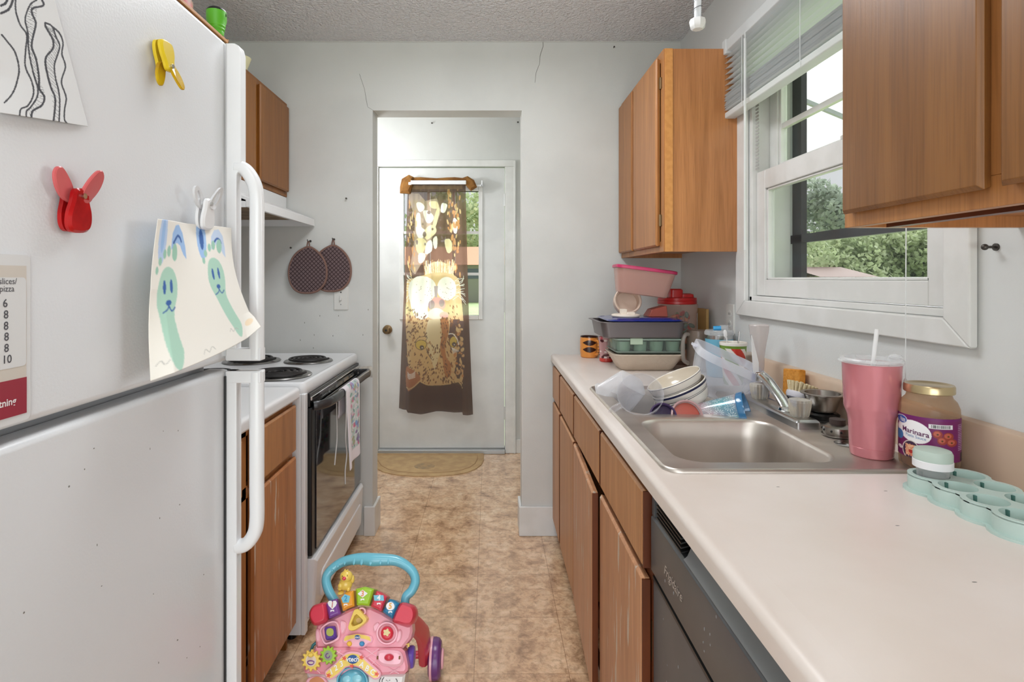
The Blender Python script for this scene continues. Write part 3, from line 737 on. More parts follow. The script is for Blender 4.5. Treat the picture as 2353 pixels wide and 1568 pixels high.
a0 = onto(-22, -22); q00 = Vector(onto(-22, 258)); q10 = Vector(onto(201, 291)); 
e1 = (q10 - q00); top = Vector(onto(118, -30)); up_ = top - q10
def page(u, v):
    p = q00 + e1 * u + up_ * v
    p.x = PXP + .012 * max(0, .5 - v * 2) * (1 - u) ** 2 + .004 * math.sin(3 * u) * (1 - v); return tuple(p)
def pagec(u, v):
    p = q00 + e1 * u + up_ * v; return cv2.at(*unto(p.y, p.z))
pg = paint_grid('colouring_page', 150, 210, page, pagec, M_PRINT, solid=.0004)
tag(pg, 'white colouring page with wavy hatched black stripes at the top left of the freezer door', 'drawing')

# pizza slice chart
M_CH = mat('chart_card', (206, 206, 206), .45); M_CHB = mat('chart_tan', (196, 188, 178), .45); M_CHR = mat('chart_red', (142, 34, 52), .45); M_CHI = mat('chart_ink', (70, 68, 74), .5); M_CHW = mat('chart_white_ink', (226, 222, 222), .5)
y0c, y1c = .50, -PXP * F / (CX - 72)
zt, zb = 1.296, 1.112
ch = thing('magnet_chart', 'white and red magnetic pizza slice chart on the left edge of the freezer door', 'magnet', (PXP, .56, zb))
bx = lambda mb, a, b_, c_, d_, h: mb.prism(rrect(a, b_, c_, d_, .006, 3), FX, FX + h, lambda x, y, hh: (hh, x, y))
part('card', bx(MB(), y0c, y1c, zb, zt, .002), M_CH, ch, w=True)
part('tan_panel', MB().box(FX + .002, FX + .0024, y0c + .006, y1c - .006, zb + .008, zt - .012), M_CHB, ch)
part('white_panel', MB().prism(rrect(y0c, y1c - .007, 1.173, 1.271, .004, 3), FX + .0024, FX + .0028, lambda x, y, hh: (hh, x, y)), M_CH, ch)
part('red_panel', MB().box(FX + .0024, FX + .0028, y0c + .006, y1c - .006, zb + .008, 1.160), M_CHR, ch)
def onY(Yc, Zc, X): return lambda x, y: (X, Yc + x, Zc + y)
for s_, px_, py_, sz in (('slices/', 39, 647, .0095), ('pizza', 33, 664, .0095), ('6', 12, 698, .0125), ('8', 14, 724, .0125), ('8', 14, 750, .0125), ('8', 15, 775, .0125), ('8', 15, 801, .0125), ('10', 16, 827, .0125)):
    Yc = -PXP * F / (CX - px_); Zc = zz(py_, Yc)
    if len(s_) > 2: text_part('printed_text', s_, sz, onY(Yc, Zc, FX + .0031), M_CHI, ch, align='RIGHT')
    else: text_part('printed_number', s_, sz, onY(Yc, Zc, FX + .0031), M_CHI, ch, bold=.0001)
Yc = -PXP * F / (CX - 37); text_part('printed_text', 'lightning', .011, onY(Yc, zz(921, Yc), FX + .0031), M_CHW, ch, bold=.0002, align='RIGHT')

# --- things on top of the refrigerator
gx, gy = FX - .014, 1.106
gm = mat('green_silicone', (86, 170, 36), .45)
g = thing('collapsible_cup', 'small bright green ribbed cup with a black lid on the refrigerator edge', 'cup', (gx, gy, FT))
FTC = FT; FT = FT + .0065
part('cup_body', MB().lathe([(.013, 0), (.014, .006), (.0135, .008), (.0155, .012), (.015, .014), (.0165, .018), (.016, .020), (.0185, .030), (.0185, .042), (.0185, .046)], 28, Matrix.Translation((gx, gy, FT))), gm, g)
part('lid', MB().ball((gx, gy, FT + .046), (.0185, .0185, .010), 24), M_BLACK, g)
part('strap', MB().tube([(gx - .019 * math.cos(a), gy, FT + .040 + .012 * math.sin(a)) for a in np.linspace(-.9, PI + .9, 14)], .0009, 6), M_BLACK, g)
FT = FTC
simple('wooden_tray', MB().box(FX - .20, FX - .001, .62, 1.131, FT, FT + .006).box(FX - .20, FX - .001, .62, .63, FT, FT + .010).box(FX - .20, FX - .001, 1.127, 1.131, FT, FT + .009), mat('tan_tray', (176, 124, 72), .5), 'thin tan wooden tray lying along the edge of the refrigerator top', 'tray', (FX - .1, .8, FT), bevel=.001)
simple('snack_bag', MB().loft([[(FX - .075 + .055 * math.cos(a) * k, 1.020 + .052 * math.sin(a) * k, FT + .011 + h) for a in np.linspace(0, 2 * PI, 20, endpoint=False)] for k, h in ((.7, 0), (1, .012), (1.0, .026), (.85, .037), (.4, .040))]), mat('brown_bag', (148, 122, 98), .4, c2=(196, 110, 110), ns=22, lo=.5, hi=.62), 'crumpled brown and pink snack bag on the refrigerator top', 'bag', (FX - .075, 1.02, FT + .011))
simple('folded_card', MB().loft([[(FX - .020, 1.108, FT), (FX - .004, 1.112, FT), (FX - .004, 1.120, FT), (FX - .020, 1.120, FT)], [(FX - .020, 1.108, FT + .006), (FX - .006, 1.112, FT + .007), (FX - .006, 1.120, FT + .014), (FX - .020, 1.118, FT + .008)]]), mat('brown_card', (150, 112, 74), .6), 'folded brown card corner at the far front corner of the refrigerator top', 'card', (FX - .012, 1.115, FT))

# ------------------------------------------------------------------ cabinets on the left
def slab(x0, x1, y0, y1, z0, z1, bev, front):
    """a slab door lying in a YZ plane; its front face is slightly smaller (bevelled finger edge)"""
    d = bev; f = x1 if front > 0 else x0; bk = x0 if front > 0 else x1; mid = f - front * .006
    lp = lambda x, i: [(x, y0 + i, z0 + i), (x, y1 - i, z0 + i), (x, y1 - i, z1 - i), (x, y0 + i, z1 - i)]
    return MB().loft([lp(bk, .004), lp(mid, 0), lp(f, d)])
def hinge_pair(parent, X, Y, zs, sgn):
    for z in zs: part('hinge', MB().cyl((X, Y, z - .022), (X, Y, z + .022), .0045, n=8).box(min(X, X - sgn * .004), max(X, X - sgn * .004), Y - .010, Y + .010, z - .020, z + .020), M_BRASS, parent)
def upper(label, xf, xw, y0, y1, z0, z1, doors, sgn, mats, loc, hinges=()):
    """xf face-frame plane, xw wall plane, sgn direction the doors face"""
    t = thing('wall_cabinet', label, 'cabinet', loc)
    a, b_ = (xw, xf) if sgn > 0 else (xf, xw); th = .014
    bd = MB().box(a, b_, y0, y0 + th, z0, z1).box(a, b_, y1 - th, y1, z0, z1).box(a, b_, y0 + th, y1 - th, z1 - th, z1).box(a, b_, y0 + th, y1 - th, z0 + .02, z0 + .03)
    part('body', bd, mats[1], t, .001)
    fa, fb = (xf, xf + .018) if sgn > 0 else (xf - .018, xf)
    ff = MB().box(fa, fb, y0, y0 + .035, z0, z1).box(fa, fb, y1 - .035, y1, z0, z1).box(fa, fb, y0 + .035, y1 - .035, z0, z0 + .04).box(fa, fb, y0 + .035, y1 - .035, z1 - .04, z1)
    for (d0, d1), (e0, e1) in zip(doors, doors[1:]): ff.box(fa, fb, d1 - .01, e0 + .01, z0 + .04, z1 - .04)
    part('face_frame', ff, mats[0], t, .001)
    for i, (d0, d1) in enumerate(doors):
        da, db = (fb, fb + .018) if sgn > 0 else (fa - .018, fa)
        dd = part('door', slab(da, db, d0, d1, z0 + .022, z1 - .022, .006, sgn), mats[2], t, .001)
        if i < len(hinges): hinge_pair(dd, fa - .003 if sgn < 0 else fb + .003, hinges[i], (z0 + .12, z1 - .12), sgn)
    return t
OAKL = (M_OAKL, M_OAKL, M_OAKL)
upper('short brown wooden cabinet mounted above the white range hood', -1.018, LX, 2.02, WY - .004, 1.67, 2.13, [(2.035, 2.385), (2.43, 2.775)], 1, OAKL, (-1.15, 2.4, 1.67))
bw = simple('bowl', MB().lathe([(.02, 0), (.026, .01), (.038, .045), (.043, .06), (.040, .06), (.034, .042), (.02, .012)], 24, Matrix.Translation((-1.04, 2.36, 2.13)), cap1=True), mat('pale_yellow_bowl', (222, 218, 178), .5), 'pale yellow bowl on top of the cabinet above the hood', 'bowl', (-1.04, 2.36, 2.13))

# range hood
M_HOOD = mat('hood_white', (226, 227, 228), .4)
hd = thing('range_hood', 'white slanted range hood under the left wall cabinet', 'range hood', (-1.08, 2.4, 1.524))
hp = [(LX + .004, 1.668), (-1.0, 1.668), (-1.0, 1.615), (-.862, 1.560), (-.860, 1.526), (-.875, 1.526), (-.875, 1.545), (-1.0, 1.56), (LX + .004, 1.56)]
part('canopy', MB().prism(hp, 2.03, WY - .012, lambda x, y, h: (x, h, y)), M_HOOD, hd, .002)
part('side_panel', MB().prism([(LX + .004, 1.526), (-.875, 1.526), (-.875, 1.552), (-1.0, 1.60), (LX + .004, 1.60)], 2.03, 2.036, lambda x, y, h: (x, h, y)), M_HOOD, hd)
part('side_panel', MB().prism([(LX + .004, 1.526), (-.875, 1.526), (-.875, 1.552), (-1.0, 1.60), (LX + .004, 1.60)], WY - .018, WY - .012, lambda x, y, h: (x, h, y)), M_HOOD, hd)
part('grease_filter', MB().box(-1.25, -.93, 2.15, 2.66, 1.545, 1.557), mat('stained_filter', (150, 124, 92), .5, .5, c2=(110, 88, 62), ns=18), hd)
part('light_lens', MB().box(-1.05, -.97, 2.06, 2.13, 1.535, 1.55), mat('yellowed_lens', (190, 160, 110), .3), hd)

# base cabinet on the left
def carcass(t, xf, xw, y0, y1, sgn, mside, mframe, rails, z1=.856, stiles=(), end=True):
    a, b_ = (xw, xf) if sgn > 0 else (xf, xw)
    k0, k1 = (xw, xf - .06) if sgn > 0 else (xf + .06, xw)
    part('body', MB().box(a, b_, y0, y0 + .016, .0, z1).box(a, b_, y1 - .016, y1, .0, z1).box(k0, k1, y0 + .016, y1 - .016, .08, .095), mside, t, .001)
    kx = xf - .06 if sgn > 0 else xf + .05
    part('toe_kick', MB().box(kx, kx + .01, y0 + .016, y1 - .016, 0, .08), M_EDGE, t)
    fa, fb = (xf, xf + .017) if sgn > 0 else (xf - .017, xf)
    ff = MB().box(fa, fb, y0, y0 + .03, .07, z1).box(fa, fb, y1 - .03, y1, .07, z1)
    for s0, s1 in stiles: ff.box(fa, fb, s0, s1, .07, z1)
    for r0, r1 in rails: ff.box(fa, fb, y0 + .03, y1 - .03, r0, r1)
    part('face_frame', ff, mframe, t, .001)
    return fa, fb
lc = thing('base_cabinet', 'brown base cabinet with worn door and drawer between refrigerator and stove', 'cabinet', (-.98, 1.55, 0))
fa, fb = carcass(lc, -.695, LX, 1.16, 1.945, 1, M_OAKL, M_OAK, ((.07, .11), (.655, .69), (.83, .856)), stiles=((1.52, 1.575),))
M_OAKW2 = wood('oak_cabinet_scratched', (190, 124, 70), (156, 96, 50), scratch=.375, seed=5)
for d0, d1 in ((1.175, 1.515), (1.58, 1.935)):
    part('drawer', slab(fb, fb + .018, d0, d1, .68, .838, .006, 1), M_OAK, lc, .001)
    part('door', slab(fb, fb + .018, d0, d1, .09, .662, .006, 1), M_OAKW2, lc, .001)
M_LAMW = mat('white_laminate', (224, 224, 225), .3)
def nose(y0, y1, xe, zt, th=.038, r=.014, sgn=1):
    pr = [(xe - sgn * .05, zt - th), (xe - sgn * .004, zt - th), (xe, zt - th + .006)]
    for i in range(7):
        a = math.radians(90 * i / 6); pr.append((xe - sgn * (r - r * math.cos(a)), zt - r + r * math.sin(a)))
    pr.append((xe - sgn * .05, zt))
    return pr
ctl = MB().prism(nose(0, 0, -.655, CT), 1.15, 1.952, lambda x, y, h: (x, h, y)).box(LX, -.705, 1.15, 1.952, CT - .036, CT)
simple('countertop', ctl, M_LAMW, 'short white countertop between the refrigerator and the stove', 'countertop', (-.98, 1.55, CT - .038))

# ------------------------------------------------------------------ stove
SY0, SY1 = 1.962, 2.745
sv = thing('stove', 'white electric coil stove with black oven door', 'stove', (-.98, 2.36, 0))
part('body', MB().box(-1.29, -.655, SY0, SY1, .03, .868).box(-.655, -.640, SY0, SY0 + .03, .03, .868), M_WHITE, sv, .003)
part('leg', MB().cyl((-.70, SY0 + .04, 0), (-.70, SY0 + .04, .03), .015).cyl((-.70, SY1 - .04, 0), (-.70, SY1 - .04, .03), .015), M_BLACK, sv)
top = MB().loft([[(x, y, z) for x, y in rrect(-1.295 + i, -.640 - i, SY0 + .002 + i, SY1 + .012 - i, max(.022 - i, .004), 5)] for i, z in ((.004, .862), (0, .872), (0, .893), (.005, .903), (.013, .907), (.028, .902))])
cook = part('cooktop', top, M_WHITE, sv)
part('backguard', MB().box(-1.298, -1.235, SY0 + .01, SY1, .90, 1.09), M_WHITE, sv, .01)
M_COIL = mat('burner_coil', (58, 56, 56), .45, .6); M_PAN = mat('drip_pan', (150, 148, 146), .22, 1.0)
for x, y, r in ((-.800, 2.50, .090), (-.800, 2.135, .108), (-1.05, 2.50, .105), (-1.05, 2.135, .085)):
    b_ = part('burner', MB().lathe([(r * .3, .004), (r * .75, .003), (r * .95, .006), (r * 1.12, .008), (r * 1.16, .004), (r * 1.12, .0), (r * .3, .0)], 40, Matrix.Translation((x, y, .9015))), M_PAN, cook)
    sp_ = [(x + (r * .16 + (r * .82) * a / (2 * PI * 4)) * math.cos(a), y + (r * .16 + (r * .82) * a / (2 * PI * 4)) * math.sin(a), .9165) for a in np.linspace(0, 2 * PI * 4, 150)]
    part('coil', MB().tube(sp_, r * .052, 8), M_COIL, b_)
DX = -.627
M_OVG = mat('oven_glass', (14, 14, 15), .06, coat=.6, spec=.8)
part('vent_panel', MB().box(-.655, DX - .006, SY0 + .032, SY1 - .004, .815, .862), M_BLACK, sv, .003)
part('vent_trim', MB().box(DX - .006, DX + .001, SY0 + .034, SY1 - .004, .838, .852), M_CHROME, sv, .002)
for i in range(5):
    part('vent_slot', MB().box(DX - .006, DX - .003, SY0 + .17 + i * .105, SY0 + .25 + i * .105, .820, .824).box(DX - .006, DX - .003, SY0 + .17 + i * .105, SY0 + .25 + i * .105, .828, .832), M_CHROME, sv)
od = part('oven_door', MB().box(-.655, DX, SY0 + .034, SY1 - .004, .288, .812), M_BLACK, sv, .004)
part('door_glass', MB().box(DX, DX + .004, SY0 + .075, SY1 - .012, .296, .806), M_OVG, od, .001)
hz = .818
hpts = [(DX - .002, SY0 + .060, hz - .004), (DX + .022, SY0 + .075, hz - .003), (DX + .044, SY0 + .13, hz), (DX + .050, SY0 + .25, hz + .002), (DX + .050, SY0 + .45, hz + .002), (DX + .050, SY1 - .14, hz + .002), (DX + .050, SY1 - .05, hz), (DX + .036, SY1 - .02, hz), (DX - .002, SY1 - .012, hz - .002)]
part('handle', MB().tube(smooth_path(hpts, 6), .0135, 14, flat=(1.25, .8), up=(0, 0, 1), power=.8), mat('handle_charcoal', (72, 72, 74), .25, .5), od)
dwp = part('storage_drawer', MB().loft([[(-.65, SY0 + .036, .07), (-.65, SY1 - .003, .07), (-.65, SY1 - .003, .278), (-.65, SY0 + .036, .278)], [(-.628, SY0 + .036, .07), (-.628, SY1 - .003, .07), (-.618, SY1 - .003, .278), (-.618, SY0 + .036, .278)], [(-.620, SY0 + .046, .085), (-.620, SY1 - .013, .085), (-.610, SY1 - .013, .266), (-.610, SY0 + .046, .266)]]), M_WHITE, sv, .003)
part('drawer_panel', MB().prism(rrect(SY0 + .10, SY1 - .06, .105, .205, .02, 4), -.622, -.609, lambda x, y, h: (h, x, y), inset=.004, ih=.003), M_WHITE, dwp, .002)

# towel on the oven handle
random.seed(12)
tw_y0, tw_y1 = 2.215, 2.44
cvt = Canvas(0, 0, 40, 100, 4, (226, 220, 226)); rng = np.random.default_rng(5)
pal = [(96, 148, 132), (196, 92, 128), (110, 150, 196), (206, 176, 190), (150, 160, 120), (120, 96, 140), (214, 210, 214), (214, 210, 214)]
for r_ in range(5):
    for c_ in range(2):
        x0, y0 = 10 + c_ * 14, 8 + r_ * 16
        cvt.poly([(x0, y0), (x0 + 13, y0), (x0 + 13, y0 + 15), (x0, y0 + 15)], (176, 196, 192))
        for k in range(12): cvt.ell(x0 + rng.uniform(1, 12), y0 + rng.uniform(1, 14), rng.uniform(.8, 3.2), rng.uniform(.8, 4), pal[rng.integers(len(pal))], rng.uniform(0, 180))
cvt.blur(2)
hX = DX + .050
def towel(u, v):
    y = tw_y0 + (tw_y1 - tw_y0) * u * (1 - .10 * v) + .012 * v
    if v < .14:
        a = PI * (1 - v / .14); return (hX + .015 * math.cos(a) , y, hz + .002 + .019 * math.sin(a) - (.10 * (1 - v / .14) if v < .02 else 0))
    s = (v - .14) / .86
    return (hX + .016 + .007 * math.sin(u * 9 + 1) * s + .006 * s, y, hz + .002 - s * (.285 + .022 * (1 - u)))
M_TOW = mat('kitchen_towel_cloth', (224, 220, 224), .9, attr='tint', sheen=.2)
tw = paint_grid('kitchen_towel', 56, 130, towel, lambda u, v: cvt.at(u * 40, v * 100), M_TOW, solid=.003)
tag(tw, 'white tea towel with pink, green and blue print hanging on the oven handle', 'towel')
tie = MB()
for pts in ([(hX - .018, 2.20, .80), (hX - .016, 2.195, .72), (hX - .014, 2.19, .65), (hX - .012, 2.165, .60), (hX - .012, 2.15, .56)], [(hX + .014, 2.22, .83), (hX + .016, 2.215, .74), (hX + .014, 2.21, .64), (hX + .016, 2.222, .58), (hX + .014, 2.205, .52), (hX + .016, 2.20, .47)]):
    tie.tube(smooth_path([(*p,) for p in pts], 5), .0045, 6, flat=(1, .5))
part('apron_tie', tie, mat('white_tie', (214, 210, 208), .9), tw)

# pot holders
M_PH = bpy.data.materials.new('quilted_brown_cloth'); M_PH.use_nodes = True; n = M_PH.node_tree.nodes; l = M_PH.node_tree.links; p = n['Principled BSDF']; p.inputs['Roughness'].default_value = .9
t = n.new('ShaderNodeTexCoord'); mp = n.new('ShaderNodeMapping'); mp.inputs['Rotation'].default_value = (0, PI / 4, 0); l.new(t.outputs['Object'], mp.inputs[0])
sp2 = n.new('ShaderNodeSeparateXYZ'); l.new(mp.outputs[0], sp2.inputs[0]); outs = []
for ax in ('X', 'Z'):
    a = n.new('ShaderNodeMath'); a.operation = 'MULTIPLY'; a.inputs[1].default_value = 1 / .0145; l.new(sp2.outputs[ax], a.inputs[0])
    f = n.new('ShaderNodeMath'); f.operation = 'FRACT'; l.new(a.outputs[0], f.inputs[0])
    c = n.new('ShaderNodeMath'); c.operation = 'LESS_THAN'; c.inputs[1].default_value = .2; l.new(f.outputs[0], c.inputs[0]); outs.append(c)
mxx = n.new('ShaderNodeMath'); mxx.operation = 'MAXIMUM'; l.new(outs[0].outputs[0], mxx.inputs[0]); l.new(outs[1].outputs[0], mxx.inputs[1])
mi = n.new('ShaderNodeMix'); mi.data_type = 'RGBA'; mi.inputs[6].default_value = rgba((110, 92, 94)); mi.inputs[7].default_value = rgba((44, 26, 28)); l.new(mxx.outputs[0], mi.inputs[0]); l.new(mi.outputs[2], p.inputs['Base Color'])
M_PHB = mat('brown_binding', (128, 98, 88), .85)
def potholder(px, py, yoff, label, hook, tilt):
    X = pz(px, WY); Z = zz(py, WY); Y = WY - yoff
    out = [(0, .112), (.022, .106), (.056, .080), (.082, .040), (.092, -.008), (.086, -.055), (.060, -.092), (.030, -.108), (0, -.112), (-.035, -.110), (-.066, -.092), (-.087, -.055), (-.093, -.008), (-.083, .040), (-.058, .080), (-.024, .104)]
    P = [q[:2] for q in smooth_path([(x, z, 0) for x, z in out], 4, True)]
    t = thing('pot_holder', label, 'pot holder', (X, Y, Z), (0, tilt, 0), 'quilted pot holders on the back wall')
    part('pad', MB().prism(shrink(P, .003), -.004, .004, lambda x, y, h: (x, h, y), inset=.004, ih=.002), M_PH, t, w=False)
    part('binding', MB().tube([(x, 0, z) for x, z in P], .0055, 8, closed=True, up=(0, 1, 0)), M_PHB, t, w=False)
    part('hanging_loop', MB().tube(smooth_path([(-.008, 0, .108), (-.004, -.002, .132), (0, -.003, .140), (.004, -.002, .132), (.008, 0, .108)], 5), .003, 8), M_PHB, t, w=False)
    hk = Vector((X + .137 * math.sin(tilt), Y - .002, Z + .137 * math.cos(tilt)))
    simple('hook', MB().tube(smooth_path([(hk.x, WY, hk.z + .006), (hk.x, hk.y - .010, hk.z + .004), (hk.x, hk.y - .014, hk.z + .012)], 4), .0022, 8).lathe([(.006, 0), (.006, .002)], 12, Matrix.Translation((hk.x, WY, hk.z + .006)) @ Matrix.Rotation(PI / 2, 4, 'X')), mat('dull_nail', (84, 80, 76), .4, .8), hook, 'hook', (hk.x, WY, hk.z))
potholder(765, 617, .012, 'brown quilted round pot holder, the right one half behind the other', 'small hook holding the right-hand pot holder', .04)
potholder(712, 621, .030, 'brown quilted round pot holder, the left one in front', 'small hook holding the left-hand pot holder', .02)
# switch plate
def plate(name, label, cat, P0, wv, hv, nrm, marks, m=None):
    m = m or mat('plate_white', (214, 214, 210), .35)
    t = thing(name, label, cat, tuple(P0))
    def fn(x, y, h): return tuple(Vector(P0) + wv * x + hv * y + nrm * h)
    part('cover', MB().prism(rrect(-.036, .036, -.058, .058, .004, 3), 0, .006, fn, inset=.003, ih=.003), m, t)
    for nm, poly, h, mm in marks: part(nm, MB().prism(poly, .005, h, fn, inset=.0006, ih=.0006), mm, t)
    return t
Xv, Yv, Zv = Vector((1, 0, 0)), Vector((0, 1, 0)), Vector((0, 0, 1))
plate('light_switch', 'white wall switch plate partly behind the right pot holder', 'light switch', (pz(784, WY), WY, zz(686, WY)), Xv, Zv, -Yv,
      [('toggle', rrect(-.005, .005, -.010, .012, .002, 2), .016, mat('plate_white', (214, 214, 210), .35)), ('screw', circ(0, .030, .0035), .0072, M_DARK), ('screw', circ(0, -.030, .003), .0072, M_GASK)])
oy = yx(1680, RX)
plate('wall_outlet', 'grey-white wall outlet above the counter behind the blue cup', 'outlet', (RX, oy, 1.112), -Yv, Zv, -Xv,
      [('receptacle', circ(0, .020, .015, .014), .0075, mat('plate_white', (214, 214, 210), .35)), ('receptacle', circ(0, -.020, .015, .014), .0075, mat('plate_white', (214, 214, 210), .35)),
       ('slot', rrect(-.007, -.005, .015, .025, .0008, 1), .0082, M_DARK), ('slot', rrect(.005, .007, .015, .025, .0008, 1), .0082, M_DARK),
       ('slot', rrect(-.007, -.005, -.025, -.015, .0008, 1), .0082, M_DARK), ('slot', rrect(.005, .007, -.025, -.015, .0008, 1), .0082, M_DARK)])

# ------------------------------------------------------------------ curtain on the door
DKB = (66, 40, 30); CRM = (238, 214, 150); ORG = (190, 118, 58); TAN = (214, 170, 104); WH = (250, 244, 226); BK = (48, 28, 24)
c = Canvas(905, 405, 1100, 965, 3, DKB); rng = np.random.default_rng(2)
def zc(pts, x0=840, y0=240, k=3.408): return [(x0 + x / k, y0 + y / k) for x, y in pts]
def zd(pts): return zc(pts, 840, 640, 3.267)
# upper body fur with rosettes
c.poly(zc([(330, 700), (420, 700), (470, 760), (560, 740), (590, 840), (560, 930), (520, 1060), (500, 1160), (440, 1250), (390, 1330), (350, 1300), (380, 1100), (390, 900)]), (150, 120, 98))
for q_ in ([(400, 780), (430, 770), (465, 800), (455, 835), (420, 840)], [(455, 845), (490, 835), (535, 880), (520, 925), (480, 925)], [(500, 770), (560, 765), (570, 815), (520, 815)], [(400, 870), (430, 860), (440, 960), (470, 990), (440, 1060), (400, 1010)],
           [(490, 960), (540, 950), (555, 1000), (520, 1040), (480, 1060), (460, 1010)], [(400, 1060), (450, 1050), (480, 1090), (440, 1180), (400, 1140)], [(480, 1090), (520, 1070), (520, 1150), (470, 1170)], [(420, 1170), (470, 1170), (460, 1230), (420, 1240)],
           [(600, 780), (640, 790), (620, 850), (590, 840)], [(620, 1070), (660, 1060), (680, 1100), (670, 1160), (640, 1160)], [(560, 820), (580, 830), (550, 960), (530, 940)], [(690, 900), (720, 920), (715, 1010), (690, 1000)], [(530, 1060), (560, 1040), (560, 1120), (540, 1130)]):
    c.poly([p_[:2] for p_ in smooth_path([(*p_, 0) for p_ in zc(q_)], 4, True)], WH if rng.random() < .5 else CRM)
for x, y, rx, ry in ((465, 1020, 14, 22), (405, 1080, 8, 20), (500, 850, 16, 14), (527, 980, 8, 10), (452, 940, 8, 10), (470, 1095, 6, 12)): c.ell(*zc([(x, y)])[0], rx / 3.4, ry / 3.4, (92, 70, 60))
for k in range(60):
    x = rng.uniform(640, 745); y = rng.uniform(660, 1340); p_ = zc([(x, y)])[0]; c.ell(*p_, rng.uniform(1.2, 3), rng.uniform(3, 9), [ORG, TAN, (168, 96, 44)][k % 3], rng.uniform(-15, 15))
for k in range(26):
    x = rng.uniform(330, 400); y = rng.uniform(760, 1340); p_ = zc([(x, y)])[0]; c.ell(*p_, rng.uniform(.8, 1.8), rng.uniform(4, 10), [ORG, TAN][k % 2], rng.uniform(-8, 8))
# chin and muzzle
c.poly([p_[:2] for p_ in smooth_path([(*p_, 0) for p_ in zc([(470, 1330), (490, 1270), (530, 1240), (600, 1240), (660, 1270), (690, 1330), (690, 1400), (470, 1400)])], 4, True)], CRM)
for k in range(90):
    x = rng.uniform(465, 690); c.line(zc([(x, rng.uniform(1290, 1350)), (x + (x - 580) * .08, rng.uniform(1215, 1290))]), .9, [CRM, WH, TAN, ORG][k % 4], False)
# face
c.poly([p_[:2] for p_ in smooth_path([(*p_, 0) for p_ in zd([(310, 60), (340, 10), (460, -30), (600, -40), (700, 10), (720, 140), (735, 300), (740, 460), (735, 620), (725, 760), (640, 790), (560, 805), (470, 795), (420, 770), (330, 690), (312, 500), (305, 300), (310, 150)])], 5, True)], TAN)
c.poly([p_[:2] for p_ in smooth_path([(*p_, 0) for p_ in zd([(330, 60), (380, -10), (470, -10), (520, 60), (520, 130), (470, 210), (470, 290), (380, 290), (330, 160)])], 5, True)], WH)
c.ell(*zd([(450, 85)])[0], 82 / 3.27, 95 / 3.27, WH); c.ell(*zd([(610, 80)])[0], 72 / 3.27, 88 / 3.27, WH)
c.poly(zd([(515, 60), (545, 60), (538, 150), (522, 150)]), (150, 130, 126)); 
c.poly([p_[:2] for p_ in smooth_path([(*p_, 0) for p_ in zd([(500, 160), (540, 145), (590, 165), (600, 210), (580, 240), (540, 250), (500, 235), (485, 200)])], 4, True)], (214, 140, 126))
c.ell(*zd([(497, 200)])[0], 24 / 3.27, 34 / 3.27, (140, 110, 110)); c.ell(*zd([(572, 190)])[0], 20 / 3.27, 28 / 3.27, (140, 110, 110))
c.ell(*zd([(530, 270)])[0], 62 / 3.27, 42 / 3.27, (250, 226, 196)); c.ell(*zd([(590, 280)])[0], 34 / 3.27, 26 / 3.27, (226, 160, 140))
# nose bridge and forehead
c.poly(zd([(470, 310), (560, 310), (570, 420), (560, 560), (520, 700), (480, 560), (455, 420)]), (228, 206, 150))
c.poly([p_[:2] for p_ in smooth_path([(*p_, 0) for p_ in zd([(565, 310), (620, 310), (625, 400), (600, 520), (610, 600), (640, 640), (640, 730), (600, 740), (580, 620), (560, 520), (575, 420)])], 4, True)], (172, 96, 44))
c.poly(zd([(640, 310), (740, 310), (745, 640), (700, 780), (670, 700), (690, 560), (640, 540), (625, 430)]), (66, 44, 38))
for k in range(40):
    x, y = zd([(rng.uniform(650, 740), rng.uniform(320, 770))])[0]; c.ell(x, y, rng.uniform(1.5, 5), rng.uniform(2, 7), [TAN, (206, 150, 92), ORG][k % 3], rng.uniform(-20, 60))
# fur spots
for k in range(520):
    x = rng.uniform(312, 700); y = rng.uniform(200, 795)
    if (x < 470 and y < 260 and x > 375) or (380 < x < 465 and 440 < y < 560): continue
    if 470 < x < 560 and y < 480: continue
    if y < 300 and 470 < x < 620: continue
    if y > 560 and x > 640 and rng.random() < .5: continue
    if y > 700 + .3 * abs(x - 550) and x < 420: continue
    rr = .9 + .9 * rng.random(); px_, py_ = zd([(x, y)])[0]
    c.ell(px_, py_, rr, rr * rng.uniform(1.5, 2.6), (92, 52, 30) if rng.random() < .8 else (150, 92, 48), (x - 550) * -.14 + rng.uniform(-20, 20))
for k in range(60):
    x = rng.uniform(380, 660); y = rng.uniform(20, 170)
    if 505 < x < 560: continue
    c.ell(*zd([(x, y)])[0], 1.0, .9, (150, 124, 100))
# whiskers
for sx_, x0 in ((-1, 400), (1, 660)):
    for k in range(13):
        y = 20 + k * 12; x = x0 + rng.uniform(-20, 20)
        c.line(zd([(x, y), (x + sx_ * rng.uniform(40, 70), y - 10 + rng.uniform(-30, 10)), (x + sx_ * rng.uniform(85, 110), y - 20 + (k - 6) * 8)]), .8, WH)
# eyes
def eye(cx, cy, rx, ry, rot):
    x, y = zd([(cx, cy)])[0]; c.ell(x, y, rx / 3.27 + 1.6, ry / 3.27 + 1.4, BK, rot); c.ell(x, y, rx / 3.27, ry / 3.27, (206, 170, 60), rot)
    x, y = zd([(cx + 6, cy + 18)])[0]; c.ell(x, y, 5, 5, BK); c.ell(x + 1, y + 1, 1.4, 1.2, WH)
eye(420, 492, 40, 34, -10); eye(660, 478, 26, 40, 10)
c.line(zd([(372, 480), (400, 440), (440, 430), (466, 440), (455, 462)]), 1.4, BK); c.line(zd([(628, 420), (660, 420), (690, 460), (700, 500)]), 2, WH); c.line(zd([(460, 520), (470, 560), (500, 610)]), 1.4, BK)
for k in range(7): c.line(zd([(650, 520), (660 + k * 7, 560 - k * 3 + 6)]), .8, WH)
